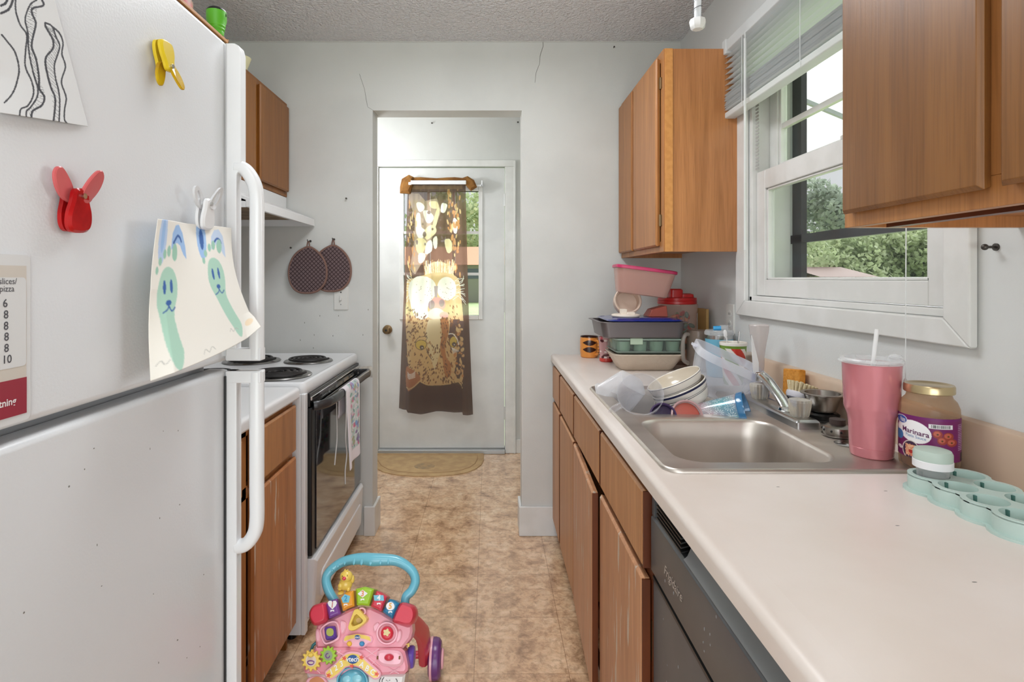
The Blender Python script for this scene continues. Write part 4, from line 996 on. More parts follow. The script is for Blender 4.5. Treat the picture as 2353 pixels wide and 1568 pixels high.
# ears and bottom band
c.poly(zd([(240, 790), (310, 840), (420, 770), (470, 795), (560, 806), (650, 790), (725, 806), (760, 700), (840, 700), (840, 1060), (240, 1060)]), (58, 34, 27))
c.poly([p_[:2] for p_ in smooth_path([(*p_, 0) for p_ in zd([(308, 690), (350, 680), (415, 730), (400, 775), (340, 835), (308, 838)])], 4, True)], (162, 88, 48))
for k in range(5): c.line(zd([(318, 720 + k * 9), (350, 715 + k * 8), (375, 695 + k * 10)]), 1.2, WH)
c.line(zd([(312, 838), (360, 812), (412, 760)]), 2.4, TAN); c.line(zd([(425, 768), (480, 798), (560, 806), (640, 792)]), 2.4, TAN); c.line(zd([(660, 768), (700, 778), (725, 806)]), 2.6, TAN)
c.line(zd([(785, 700), (790, 770), (800, 840)]), 5, (130, 84, 44)); 
# dark side hems
for side in (0, 1):
    pts = zc([(320, 640), (345, 640), (335, 900), (322, 1600), (240, 1600), (240, 640)]) if side == 0 else None
    if pts: c.poly(pts, DKB)
c.poly(zc([(752, 640), (830, 640), (830, 1600), (790, 1600), (752, 1100)]), DKB)
c.poly(zd([(240, 0), (305, 0), (302, 400), (298, 650), (308, 840), (300, 1020), (240, 1020)]), DKB); c.poly(zd([(738, 300), (780, 0), (830, 0), (840, 1040), (728, 1040), (728, 800), (745, 640)]), DKB)
c.poly(zc([(330, 640), (760, 640), (760, 668), (330, 668)]), (110, 74, 44)); c.blur(1)
CYL = DY - .035
def edge_l(py): return np.interp(py, [425, 600, 736, 860, 950], [938, 932, 926, 921, 917])
def edge_r(py): return np.interp(py, [425, 600, 736, 860, 950], [1070, 1074, 1078, 1083, 1087])
def curt(u, v):
    ybot = np.interp(u, [0, .1, .12, .3, .5, .75, .86, .865, 1], [937, 941, 948, 950, 945, 946, 945, 951, 952])
    py = 421 + (ybot - 421) * v; px = edge_l(py) + (edge_r(py) - edge_l(py)) * u
    k = math.exp(-v * 7)
    d = .016 * math.sin(u * 13 + .6) * (.35 + .65 * v) + .006 * math.sin(u * 60) * k + .006 * math.sin(u * 38 + v * 5) * math.exp(-v * 2.5)
    fold = -.024 * math.exp(-((u - .06) / .05) ** 2) - .026 * math.exp(-((u - .93) / .06) ** 2)
    return (pz(px, CYL), CYL - .020 + d + fold * (.3 + .7 * v), zz(py, CYL))
M_CUR = bpy.data.materials.new('leopard_print_cloth'); M_CUR.use_nodes = True; n = M_CUR.node_tree.nodes; l = M_CUR.node_tree.links
p = n['Principled BSDF']; p.inputs['Roughness'].default_value = .9; a = n.new('ShaderNodeAttribute'); a.attribute_name = 'tint'
tb_ = n.new('ShaderNodeBsdfTranslucent'); mx = n.new('ShaderNodeMixShader'); mx.inputs[0].default_value = .8
tt = n.new('ShaderNodeBsdfTransparent'); mx2 = n.new('ShaderNodeMixShader'); mx2.inputs[0].default_value = .20
l.new(a.outputs['Color'], p.inputs['Base Color']); gm_c = n.new('ShaderNodeGamma'); gm_c.inputs[1].default_value = .6; l.new(a.outputs['Color'], gm_c.inputs[0]); l.new(gm_c.outputs[0], tb_.inputs[0]); l.new(p.outputs[0], mx.inputs[1]); l.new(tb_.outputs[0], mx.inputs[2])
l.new(mx.outputs[0], mx2.inputs[1]); l.new(tt.outputs[0], mx2.inputs[2]); l.new(mx2.outputs[0], n['Material Output'].inputs[0])
def curc(u, v):
    py = 421 + 527 * v; px = edge_l(py) + (edge_r(py) - edge_l(py)) * u; return c.at(px, py)
cur = thing('door_curtain', 'brown leopard-face cloth hung as a curtain over the entry door window', 'curtain', (-.40, CYL, .30))
cc = paint_grid('cloth', 230, 560, curt, curc, M_CUR, cur)
M_BRC = mat('brown_curtain_cloth', (140, 96, 44), .9, c2=(116, 74, 30), ns=16)
def zcw(x, y, d=0): px, py = zc([(x, y)])[0]; return (pz(px, CYL), CYL - .012 - d, zz(py, CYL))
part('gathered_end', MB().loft([[tuple(Vector(zcw(x, y)) + Vector((0, h, 0))) for x, y in P] for P, h in (([(290, 640), (310, 590), (350, 570), (372, 585), (368, 640), (350, 690), (300, 690)], .018), ([(276, 650), (290, 590), (345, 558), (380, 575), (378, 640), (355, 706), (274, 700)], .0), ([(276, 650), (290, 590), (345, 558), (380, 575), (372, 640), (350, 706), (274, 700)], -.022), ([(300, 650), (310, 610), (345, 580), (365, 590), (360, 640), (340, 680), (296, 682)], -.036))]), M_BRC, cur)
part('gathered_end', MB().loft([[tuple(Vector(zcw(x, y)) + Vector((0, h, 0))) for x, y in P] for P, h in (([(760, 585), (810, 582), (850, 610), (860, 650), (825, 665), (790, 630)], .018), ([(740, 590), (800, 568), (850, 598), (874, 652), (826, 682), (786, 640)], .0), ([(740, 590), (800, 568), (850, 598), (874, 652), (826, 682), (786, 632)], -.020), ([(765, 596), (800, 584), (838, 606), (855, 646), (826, 664), (795, 630)], -.032))]), M_BRC, cur)
part('top_hem', MB().tube([zcw(x, y, .0) for x, y in ((370, 592), (430, 590), (520, 596), (560, 598), (640, 592), (700, 590), (760, 596))], .016, 10), M_BRC, cur)
rodx0, rodx1 = zcw(362, 622)[0], zcw(790, 622)[0]; rz = zcw(400, 622)[2]
rod = thing('curtain_rod', 'flat white curtain rod across the top of the door window', 'curtain rod', (-.4, CYL - .05, rz))
part('rod', MB().box(rodx0, rodx1, CYL - .062, CYL - .052, rz - .014, rz + .014), M_WHITE, rod, .003)
part('bracket', MB().box(zcw(345, 0)[0], zcw(362, 0)[0] + .004, CYL - .062, DY + .02, rz - .018, rz + .002), M_WHITE, rod, .002)
part('bracket', MB().box(rodx1, zcw(915, 0)[0], CYL - .02, CYL - .008, rz - .022, rz - .008).box(zcw(905, 0)[0], zcw(918, 0)[0], CYL - .02, DY + .012, rz - .022, rz + .022), M_WHITE, rod, .002)

# door mat
my = lambda py: EYE * F / (py - CY)
mp_ = []
for px_, py_ in ((1112, 1044), (1112, 1058), (1106, 1070), (1092, 1080), (1070, 1088), (1040, 1093), (1000, 1096), (950, 1096), (905, 1092), (880, 1086), (862, 1076), (852, 1062), (850, 1044)):
    Y = my(py_); mp_.append((pz(px_, Y), Y))
matt = simple('door_mat', MB().prism([q_[:2] for q_ in mp_], 0, .008, inset=.006, ih=.003), mat('tan_mat', (190, 160, 118), .85, c2=(176, 146, 108), ns=14), 'flat tan half-round door mat in front of the entry door', 'door mat', (-.44, 3.9, 0))
mi_ = shrink(mp_, .045)
part('border', MB().tube([(x, y, .008) for x, y in mi_], .004, 6, closed=True), mat('mat_border', (170, 138, 100), .85), matt)
part('stain', MB().prism(circ(pz(975, 3.78), 3.80, .07, .06, 20), .008, .0086), mat('mat_stain', (150, 130, 104), .9, c2=(176, 146, 108), ns=40), matt)
# ------------------------------------------------------------------ cabinets on the right
OAKR = (M_OAK, M_OAKS, M_OAKD)
far = upper('brown wall cabinet left of the kitchen window, side panel water-worn', .669, RX, 2.117, WY - .004, 1.37, 2.13, [(2.155, 2.50), (2.53, 2.78)], -1, (M_OAK, M_OAKS, M_OAK), (.8, 2.45, 1.37), hinges=(2.147,))
part('front_edge', MB().box(.655, .685, 2.113, 2.117, 1.37, 2.13), M_LIPOAK, far, .0008)
near = upper('large brown wall cabinet close by at the upper right, right of the window', .653, RX, -.35, 1.012, 1.36, 2.13, [(.712, .995), (.38, .688), (.02, .34)], -1, (M_OAK, M_OAKS, wood('oak_near_door', (138, 92, 46), (114, 72, 33), seed=12, rough=.38, grain=.8)), (.8, .3, 1.36))
part('light_rail', MB().box(.70, .72, .02, 1.0, 1.36, 1.385), M_EDGE, near)
# sculpted animal ornament on the far cabinet
ox, oyy = pz(1558, 2.30), 2.30
orn = MB().lathe([(.020, 0), (.026, .008), (.030, .03), (.027, .055), (.020, .07), (.01, .076)], 20, Matrix.Translation((ox, oyy, 2.13)) @ Matrix.Diagonal((1.15, .8, .72, 1)))
orn.cyl((ox - .020, oyy, 2.166), (ox - .027, oyy, 2.188), .011, .003, 10).cyl((ox + .014, oyy, 2.168), (ox + .028, oyy, 2.197), .012, .003, 10).ball((ox, oyy - .024, 2.150), (.010, .008, .007), 10)
simple('pottery_ornament', orn, mat('brown_glaze', (150, 84, 28), .25, coat=.5, c2=(176, 110, 40), ns=20), 'brown glazed pottery ornament with two points on top of the far wall cabinet', 'ornament', (ox, oyy, 2.13))

BF = .345
def edge_strip(d_, y, z0, z1, op=0.0):
    part('dark_edge', MB().box(BF - .034 - op, BF - .017 - op, y - .004, y + .0005, z0, z1), M_EDGE, d_)
ca = thing('base_cabinet', 'narrow brown base cabinet in the far corner by the doorway', 'cabinet', (.64, 2.44, 0))
carcass(ca, BF, RX, 2.098, WY - .004, -1, M_OAKS, M_EDGE, ((.07, .10), (.655, .69), (.835, .852)), z1=.852, stiles=((2.49, 2.54),))
for d0, d1 in ((2.105, 2.500), (2.53, 2.785)):
    d_ = part('drawer', slab(BF - .035, BF - .017, d0, d1, .682, .840, .006, -1), M_OAKD, ca, .001); edge_strip(d_, d0, .684, .838)
    d_ = part('door', slab(BF - .035, BF - .017, d0, d1, .085, .664, .006, -1), M_OAKD, ca, .001); edge_strip(d_, d0, .088, .661)
M_OAKDW = wood('oak_door_worn', (204, 150, 110), (174, 122, 86), scratch=.385, seed=11)
cb = thing('base_cabinet', 'wide brown sink base cabinet with two worn doors left of the dishwasher', 'cabinet', (.64, 1.61, 0))
carcass(cb, BF, RX, 1.138, 2.094, -1, M_OAKS, M_EDGE, ((.07, .10), (.655, .69), (.835, .852)), z1=.852, stiles=((1.58, 1.615),))
for d0, d1, op in ((1.605, 2.085, .018), (1.148, 1.588, .0)):
    d_ = part('false_front', slab(BF - .035, BF - .017, d0, d1, .682, .840, .006, -1), M_OAKD, cb, .001); edge_strip(d_, d0, .684, .838)
    mb = slab(BF - .037 , BF - .019, d0, d1, .085, .664, .006, -1)
    for v in mb.bm.verts: v.co.x -= op * (d1 - v.co.y) / (d1 - d0)
    dd = part('door', mb, M_OAKDW, cb, .001)
    part('dark_edge', MB().loft([[(BF - .036 - op, d0 - .004, z), (BF - .020 - op, d0 - .004, z), (BF - .020 - op, d0 + .001, z), (BF - .036 - op, d0 + .001, z)] for z in (.09, .66)]), M_EDGE, dd)
part('hinge', MB().cyl((BF - .012, 1.143, .51), (BF - .012, 1.143, .57), .005, n=8).box(BF - .018, BF - .004, 1.139, 1.146, .50, .58), M_BRASS, cb)

# ------------------------------------------------------------------ dishwasher
M_DW = mat('dishwasher_charcoal', (84, 86, 88), .38, c2=(80, 82, 84), ns=8); M_DWD = mat('dishwasher_black', (30, 31, 32), .35)
dw = thing('dishwasher', 'dark grey built-in dishwasher under the right counter', 'dishwasher', (.64, .82, 0))
DWX = .326
part('body', MB().box(BF + .01, RX, .525, 1.128, .02, .85), M_DWD, dw)
part('door', MB().box(DWX, BF + .01, .528, 1.128, .11, .672), M_DW, dw, .004)
part('kick_panel', MB().box(BF + .03, BF + .05, .53, 1.125, 0, .10), M_DWD, dw)
cp = MB().prism([(DWX + .004, .676), (DWX - .004, .690), (DWX - .004, .795), (DWX + .002, .800), (BF + .01, .800), (BF + .01, .676)], .528, 1.128, lambda x, y, h: (x, h, y)).box(DWX - .002, BF + .01, .528, 1.128, .838, .852).box(DWX - .002, BF + .01, 1.112, 1.128, .80, .838).box(DWX + .03, BF + .01, .528, 1.11, .80, .838)
cpo = part('control_panel', cp, M_DW, dw, .002)
part('seam', MB().box(DWX - .001, DWX + .01, .528, 1.128, .671, .677), M_DWD, dw)
for i in range(4):
    z = .805 + i * .0078
    part('vent_louver', MB().loft([[(DWX - .003, y, z), (DWX + .012, y, z + .004), (DWX + .012, y, z + .006), (DWX - .003, y, z + .0025)] for y in (.955, 1.095)]), M_DWD, cpo)
hp_ = []
for i in range(17):
    y = .945 - i * .025; k = math.sin(PI * i / 16)
    hp_.append([(DWX - .003, y, .800), (DWX + .004 + .006 * k, y, .806 + .004 * k), (DWX + .010 + .012 * k, y, .820), (DWX + .004 + .02 * (1 - k), y, .838), (DWX + .03, y, .838), (DWX + .03, y, .800)])
part('pocket_handle', MB().loft(hp_), mat('handle_grey', (124, 126, 128), .3), cpo, .001)
text_part('brand_script', 'Frigidaire', .026, lambda x, y: (DWX - .0046, .995 - x, .735 + y), mat('silver_ink', (200, 202, 204), .3, .6), cpo, italic=.35)
sp = MB(); random.seed(21)
for i in range(26): sp.ball((DWX - .0002 if i % 2 else DWX - .0042, random.uniform(.6, 1.1), random.uniform(.4, .66) if i % 2 else random.uniform(.70, .79)), (.0005, random.uniform(.0006, .0014), random.uniform(.001, .004)), 6)
part('paint_fleck', sp, mat('pale_fleck', (150, 152, 154), .6), dw)['kind'] = 'stuff'

# ------------------------------------------------------------------ countertop and sink
M_LAM = bpy.data.materials.new('beige_laminate'); M_LAM.use_nodes = True; n = M_LAM.node_tree.nodes; l = M_LAM.node_tree.links; p = n['Principled BSDF']
t = n.new('ShaderNodeTexCoord'); n1 = n.new('ShaderNodeTexNoise'); n1.inputs['Scale'].default_value = 3.2; n1.inputs['Detail'].default_value = 5; l.new(t.outputs['Object'], n1.inputs['Vector'])
cr = n.new('ShaderNodeValToRGB'); e = cr.color_ramp.elements; e[0].position = .35; e[0].color = rgba((214, 202, 193)); e[1].position = .65; e[1].color = rgba((224, 215, 209)); l.new(n1.outputs[0], cr.inputs[0]); l.new(cr.outputs[0], p.inputs['Base Color'])
p.inputs['Roughness'].default_value = .33
SX0, SX1, SY_0, SY_1 = .338, .868, 1.088, 1.945
ct = thing('countertop', 'long beige laminate countertop with rolled edge along the right side', 'countertop', (.62, 1.2, CT - .038))
hole = rrect(SX0 + .02, SX1 - .02, SY_0 + .02, SY_1 - .02, .03, 5)
top = MB().plate([(.350, -.35), (RX, -.35), (RX, WY - .001), (.350, WY - .001)], [hole], CT - .020, CT)
nz = nose(0, 0, .303, CT, th=.036, r=.014, sgn=-1)
nz = [(x, z) for x, z in nz]; nz[0] = (.350, CT - .036); nz[-1] = (.3502, CT)
nz2 = [(.350, CT - .036), (.309, CT - .036), (.303, CT - .030)] + [(.303 + .016 - .016 * math.cos(a), CT - .010 + .012 * math.sin(a)) for a in np.linspace(0, PI / 2, 7)] + [(.335, CT + .0008), (.3502, CT)]
top.prism(nz2, -.35, WY - .001, lambda x, y, h: (x, h, y))
part('worktop', top, M_LAM, ct, angle=40)
M_BSP = mat('beige_backsplash', (206, 186, 166), .36, c2=(196, 172, 150), ns=4)
part('backsplash', MB().prism([(.922, CT), (.922, .986), (.926, .994), (.934, .997), (RX, .997), (RX, CT)], -.35, WY - .001, lambda x, y, h: (x, h, y)), M_BSP, ct, .001)
sk_ = MB()
for x_, y_ in ((.52, 1.02), (.62, .86), (.70, 1.00), (.46, 2.12), (.60, .70)): sk_.ball((x_, y_, CT), (.0035, .0012, .0003), 8)
part('stain', sk_, M_CRACK, ct)['kind'] = 'stuff'
# stainless double sink
sk = thing('kitchen_sink', 'stainless steel double bowl sink, near bowl empty, far bowl full of dishes', 'sink', ((SX0 + SX1) / 2, 1.52, .72))
b1 = (.384, .722, 1.138, 1.490); b2 = (.384, .722, 1.542, 1.895)
rz_ = CT + .0055
rim = MB()
outer = rrect(SX0, SX1, SY_0, SY_1, .035, 6)
h1_ = rrect(*b1, .060, 6); h2_ = rrect(*b2, .060, 6)
ol = [(x, y) for x, y in shrink(outer, .009)]
es = []
for lp in (ol, h1_, h2_):
    vs = [rim.bm.verts.new((x, y, rz_)) for x, y in lp]; es += [rim.bm.edges.new((vs[i], vs[(i + 1) % len(vs)])) for i in range(len(vs))]
bmesh.ops.triangle_fill(rim.bm, use_beauty=True, edges=es)
rim.loft([[(x, y, CT + .0002) for x, y in outer], [(x, y, CT + .003) for x, y in outer], [(x, y, CT + .0072) for x, y in shrink(outer, .0035)], [(x, y, CT + .0078) for x, y in shrink(outer, .006)], [(x, y, rz_) for x, y in ol]], False, False)
for (x0, x1, y0, y1) in (b1, b2):
    L = []
    for i, z, r in ((0, rz_, .060), (.003, rz_ - .002, .058), (.007, rz_ - .009, .056), (.012, rz_ - .05, .055), (.018, rz_ - .12, .055), (.024, rz_ - .150, .052), (.036, rz_ - .166, .045), (.060, rz_ - .172, .03)):
        L.append([(x, y, z) for x, y in rrect(x0 + i, x1 - i, y0 + i, y1 - i, r, 6)])
    rim.loft(L, False, True)
bmesh.ops.remove_doubles(rim.bm, verts=rim.bm.verts, dist=1e-5)
skb = part('basin', rim, M_STEEL, sk, angle=50)
for b_ in (b1, b2):
    cxx, cyy = (b_[0] + b_[1]) / 2, (b_[2] + b_[3]) / 2
    part('drain', MB().lathe([(.045, .001), (.043, .004), (.036, .002), (.030, -.004 + .008)], 28, Matrix.Translation((cxx, cyy, rz_ - .172))), M_CHROME, sk)

# faucet
fx0, fx1, fy0, fy1 = .752, .812, 1.385, 1.705; fz0 = rz_
fa_ = thing('faucet', 'low chrome faucet with two ribbed clear knobs behind the sink', 'faucet', (.78, 1.545, fz0))
part('base_plate', MB().loft([[(x, y, z) for x, y in rrect(fx0 + i, fx1 - i, fy0 + i, fy1 - i, .006, 3)] for i, z in ((0, fz0), (0, fz0 + .016), (.003, fz0 + .020), (.006, fz0 + .022))]), mat('worn_chrome', (176, 176, 176), .28, 1.0), fa_)
spt = MB().tube(smooth_path([(.792, 1.500, fz0 + .014), (.792, 1.508, fz0 + .026), (.792, 1.535, fz0 + .044), (.792, 1.575, fz0 + .064), (.792, 1.612, fz0 + .080), (.792, 1.640, fz0 + .088)], 5), [.017] * 6 + [.0150] * 20, 14, flat=(.5, 1.1), up=(0, 0, 1), power=.7)
spt.cyl((.792, 1.648, fz0 + .072), (.792, 1.648, fz0 + .092), .017, .0165, 20).ball((.792, 1.648, fz0 + .092), (.0165, .0165, .006), 20).lathe([(.026, .021), (.024, .028), (.018, .030)], 24, Matrix.Translation((.792, 1.502, fz0)))
part('spout', spt, M_CHROME, fa_)
M_ACR = clear('clear_acrylic', (236, 232, 222), .30, .06)
for y in (1.645, 1.432):
    P = []
    for z, r in ((.022, .019), (.026, .021), (.045, .0245), (.058, .026), (.064, .024), (.066, .012)):
        P.append([(.785 + r * (1 + (.05 if k % 2 else -.03)) * math.cos(2 * PI * k / 36), y + r * (1 + (.05 if k % 2 else -.03)) * math.sin(2 * PI * k / 36), fz0 + z) for k in range(36)])
    kn = part('knob', MB().loft(P), M_ACR, fa_, angle=20)
    part('knob_core', MB().cyl((.785, y, fz0 + .020), (.785, y, fz0 + .060), .007, n=12), M_BRASS, kn)

M_DSTEEL = mat('dull_steel', (150, 144, 138), .3, 1.0)
def place(px, py, z): # point seen at a photo pixel at height z
    Y = (EYE - z) * F / (py - CY); return pz(px, Y), Y
# shallow steel strainer bowl behind the faucet
bx_, by_ = .868, 1.475
simple('strainer_basket', MB().lathe([(.022, 0), (.030, .004), (.040, .030), (.044, .046), (.052, .048), (.052, .050), (.042, .050), (.038, .030), (.028, .006), (.001, .004)], 32, Matrix.Translation((bx_, by_, rz_ + .022))), M_DSTEEL, 'round steel sink strainer bowl behind the right faucet knob', 'strainer', (bx_, by_, rz_ + .022))
simple('scrub_pad_tin', MB().lathe([(.036, 0), (.040, .006), (.040, .018), (.034, .022)], 28, Matrix.Translation((bx_, by_, rz_))), M_BLACK, 'flat black round lid under the steel strainer bowl', 'lid', (bx_, by_, rz_))
sx1_, sy1_ = .818, 1.330
stp = thing('sink_stopper', 'steel basket stopper with small holes next to the pink tumbler', 'sink stopper', (sx1_, sy1_, rz_))
part('basket', MB().lathe([(.028, 0), (.034, .002), (.034, .005), (.030, .006), (.032, .014), (.030, .022), (.022, .027), (.001, .028)], 28, Matrix.Translation((sx1_, sy1_, rz_))), M_DSTEEL, stp)
part('rubber_top', MB().cyl((sx1_, sy1_, rz_ + .027), (sx1_, sy1_, rz_ + .040), .017, n=20), mat('brown_rubber', (62, 50, 46), .6), stp)
for k in range(10):
    a = 2 * PI * k / 10; part('hole', MB().ball((sx1_ + .0312 * math.cos(a), sy1_ + .0312 * math.sin(a), rz_ + .015), (.0028, .0028, .003), 8), M_BLACK, stp)
simple('metal_disc', MB().lathe([(.026, 0), (.028, .002), (.024, .003), (.001, .003)], 28, Matrix.Translation((.800, 1.262, rz_))), M_CHROME, 'thin shiny metal disc lying on the sink deck left of the pink tumbler', 'drain cover', (.800, 1.262, rz_))

# ------------------------------------------------------------------ counter things, from near to far
# pink tumbler
tx, ty = .800, 1.185
M_PINK = mat('pink_coated_steel', (206, 128, 136), .22, .25, coat=.4)
tu = thing('tumbler', 'tall dusty pink steel tumbler with clear lid and white straw', 'tumbler', (tx, ty, rz_))
part('cup_body', MB().lathe([(.036, 0), (.0385, .002), (.0395, .006), (.0405, .020), (.0400, .0205), (.0405, .021), (.0425, .072), (.0445, .085), (.0495, .098), (.0505, .104), (.0535, .190), (.0540, .193), (.051, .194), (.050, .15), (.001, .02)], 48, Matrix.Translation((tx, ty, rz_)), cap1=True), M_PINK, tu)
ld = part('lid', MB().lathe([(.0535, .193), (.0565, .194), (.0570, .201), (.0545, .204), (.050, .204), (.048, .197), (.001, .196)], 40, Matrix.Translation((tx, ty, rz_))).box(tx - .066, tx - .050, ty - .008, ty + .008, rz_ + .198, rz_ + .202).ball((tx + .050, ty, rz_ + .206), (.014, .010, .006), 14), clear('lid_plastic', (240, 242, 244), .28, .06), tu)
part('straw', MB().tube([(tx - .004, ty, rz_ + .06), (tx + .003, ty, rz_ + .19), (tx + .010, ty - .002, rz_ + .264)], .0042, 12), mat('straw_white', (232, 232, 232), .4), tu)

# marinara jar
jx, jy = .866, 1.115; J = Matrix.Translation((jx, jy, CT))
ja = thing('sauce_jar', 'glass marinara jar with purple label and gold lid beside the wall', 'jar', (jx, jy, CT))
part('glass', MB().lathe([(.040, 0), (.046, .004), (.049, .012), (.0492, .03), (.0492, .112), (.0485, .124), (.044, .136), (.038, .143), (.0365, .148), (.0365, .158)], 48, J, cap1=False), clear('jar_glass', (214, 194, 172), .14, .05), ja)
part('sauce_residue', MB().lathe([(.038, .003), (.0455, .010), (.0470, .026), (.0470, .030), (.001, .031)], 36, J), mat('oily_sauce', (122, 74, 26), .15, c2=(90, 44, 18), ns=30), ja)
part('lid', MB().lathe([(.0405, .152), (.0415, .153), (.0415, .165), (.0400, .168), (.034, .1675), (.031, .166), (.001, .1665)], 44, J), mat('gold_tin', (196, 176, 136), .25, .8), ja)
PUR = (112, 30, 92)
cj = Canvas(0, 0, 130, 96, 4, PUR)
K_ = 4.0
def zl(x, y): return ((x - 160) / 4.0, (y - 410) / 4.4)
cj.a[:int(6 * 4), :] = lin((110, 30, 100))
x, y = zl(295, 565); cj.ell(x, y, 33, 24, (236, 232, 236), 14); cj.ell(x, y, 31.5, 22.5, (240, 238, 240), 14)
x, y = zl(197, 468); cj.ell(x, y, 10.5, 9.5, (232, 232, 238)); cj.ell(x, y, 9.3, 8.3, (44, 86, 168))
x, y = zl(178, 622); cj.ell(x, y, 7.5, 11, (52, 116, 176))
x, y = zl(268, 752); cj.ell(x, y, 17, 22, (214, 204, 196)); cj.ell(x, y, 15.5, 20, (64, 40, 70))
rng = np.random.default_rng(8)
for k in range(60): cj.line([(x + rng.uniform(-11, 11), y + rng.uniform(-13, 14)) for _ in range(3)], 1.6, [(226, 160, 128), (206, 120, 92), (236, 190, 150)][k % 3])
cj.ell(x, y + 3, 4.5, 4, (176, 44, 40))
for a, b_ in ((470, 560), (550, 575), (505, 620), (575, 635)):
    x, y = zl(a, b_); cj.ell(x, y, 9.5, 8.5, (150, 60, 48)); cj.ell(x - 1, y - 1, 6.5, 5.5, (190, 96, 76)); cj.ell(x, y, 2, 2, (90, 60, 30))
x0, y0 = zl(402, 466); x1, y1 = zl(582, 508); cj.poly([(x0, y0), (x1, y0), (x1, y1), (x0, y1)], (230, 228, 230))
k = x0 + 5
while k < x1 - 4:
    w_ = rng.choice([.5, .9, 1.4]); cj.poly([(k, y0 + 1.5), (k + w_, y0 + 1.5), (k + w_, y1 - 1.5), (k, y1 - 1.5)], (30, 28, 32)); k += w_ + rng.choice([.6, 1.0, 1.6])
for k in range(15): 
    x, y = zl(640, 470 + k * 17); cj.line([(x - 4, y), (x + 5, y)], 1.6, (176, 140, 176), False)
x, y = zl(650, 780); cj.poly([(x - 3, y - 10), (x + 4, y - 10), (x + 4, y + 9), (x - 3, y + 9)], (40, 24, 40))
for k in range(5): x, y = zl(180 + rng.uniform(-10, 14), 740 + rng.uniform(-30, 30)); cj.ell(x, y, 3, 2.4, (224, 214, 220))
def jl(u, v, r=.0496):
    # the label runs round the front: u 0 at the left edge seen from the camera
    view = math.atan2(-jy, -jx); a = view - 1.62 + 3.24 * u * 1.0
    return (jx + r * math.cos(a), jy + r * math.sin(a), CT + .110 - .082 * v)
# photo x across the cylinder -> angle; canvas x runs 0..122 over the visible half
def jcol(u, v):
    a = -1.62 + 3.24 * u; xx = 61.5 + 61.5 * math.sin(max(-1.57, min(1.57, a))); return cj.at(xx, v * 94)
lb = paint_grid('label', 330, 150, jl, jcol, mat('label_print', (112, 30, 92), .35, attr='tint'), ja)
def jtext(s, px_, py_, size, m_, bold=0, arc=1.0):
    sc2 = 1300 / math.hypot(jx, jy) / 1.25
    def fn(x, y):
        cxp = (px_ - 160) / 4.0 + x * 4.4 * 0 ; a0 = math.asin(max(-1, min(1, ((px_ - 160) / 4.0 - 61.5) / 61.5)))
        view = math.atan2(-jy, -jx); a = view + a0 + x / .0499
        v = (py_ - 410) / 4.4 / 94
        return (jx + .0499 * math.cos(a), jy + .0499 * math.sin(a), CT + .110 - .082 * v + y + .10 * x * -1)
    text_part('printed_text', s, size, fn, m_, lb, bold=bold, sub=1)
jtext('Marinara', 292, 568, .0138, mat('purple_ink', (90, 30, 80), .4), .0002)
jtext('Pasta Sauce', 300, 612, .0078, mat('blue_ink', (90, 130, 176), .4))
jtext('Great', 203, 462, .0062, mat('white_ink', (236, 236, 240), .4), .0001)
jtext('Value', 203, 480, .0062, mat('white_ink', (236, 236, 240), .4), .0001)

# sage silicone mould with round cups
M_SAGE = mat('sage_silicone', (184, 204, 197), .45, c2=(176, 197, 190), ns=8)
mo = thing('silicone_mould', 'sage green silicone tray with two rows of round cups on the near counter', 'silicone tray', (.81, .915, CT))
cells = [(.779 + .061 * i, .998 - .057 * j) for j in range(4) for i in range(2)]
def hull(r):
    # lobed outline round two columns of four circles
    pts = []; q45 = min(45, math.degrees(math.asin(.0285 / r)))
    cxl, cxr = .779, .840; ys = [.998 - .057 * j for j in range(4)]
    def arc(cx, cy, a0, a1, n=8): return [(cx + r * math.cos(math.radians(a0 + (a1 - a0) * i / n)), cy + r * math.sin(math.radians(a0 + (a1 - a0) * i / n))) for i in range(n + 1)]
    pts += arc(cxr, ys[0], -q45, 100); pts += arc(cxl, ys[0], 80, 180 + q45)
    for y in ys[1:3]: pts += arc(cxl, y, 180 - q45, 180 + q45, 5)
    pts += arc(cxl, ys[3], 180 - q45, 280); pts += arc(cxr, ys[3], 260, 360 + q45)
    for y in ys[2:0:-1]: pts += arc(cxr, y, -q45, q45, 5)
    return pts
oh = hull(.0345); holes = [circ(cx, cy, .0265, n=28) for cx, cy in cells]
mm_ = MB().plate(oh, holes, CT + .026, CT + .030)
mm_.loft([[(x, y, CT + .003) for x, y in hull(.0345)], [(x, y, CT + .028) for x, y in oh]], False, False)
mm_.prism(hull(.041), CT, CT + .004)
for cx, cy in cells: mm_.loft([[(x, y, z) for x, y in circ(cx, cy, r_, n=28)] for r_, z in ((.0265, CT + .028), (.0255, CT + .015), (.0245, CT + .008))], False, True)
part('tray', mm_, M_SAGE, mo, fixn=False, angle=40)
M_SAGED = mat('sage_deep', (70, 112, 104), .5)
for cx, cy in cells: part('cup_slot', MB().box(cx - .0015, cx + .0015, cy + .0215, cy + .0268, CT + .012, CT + .0275), M_SAGED, mo)
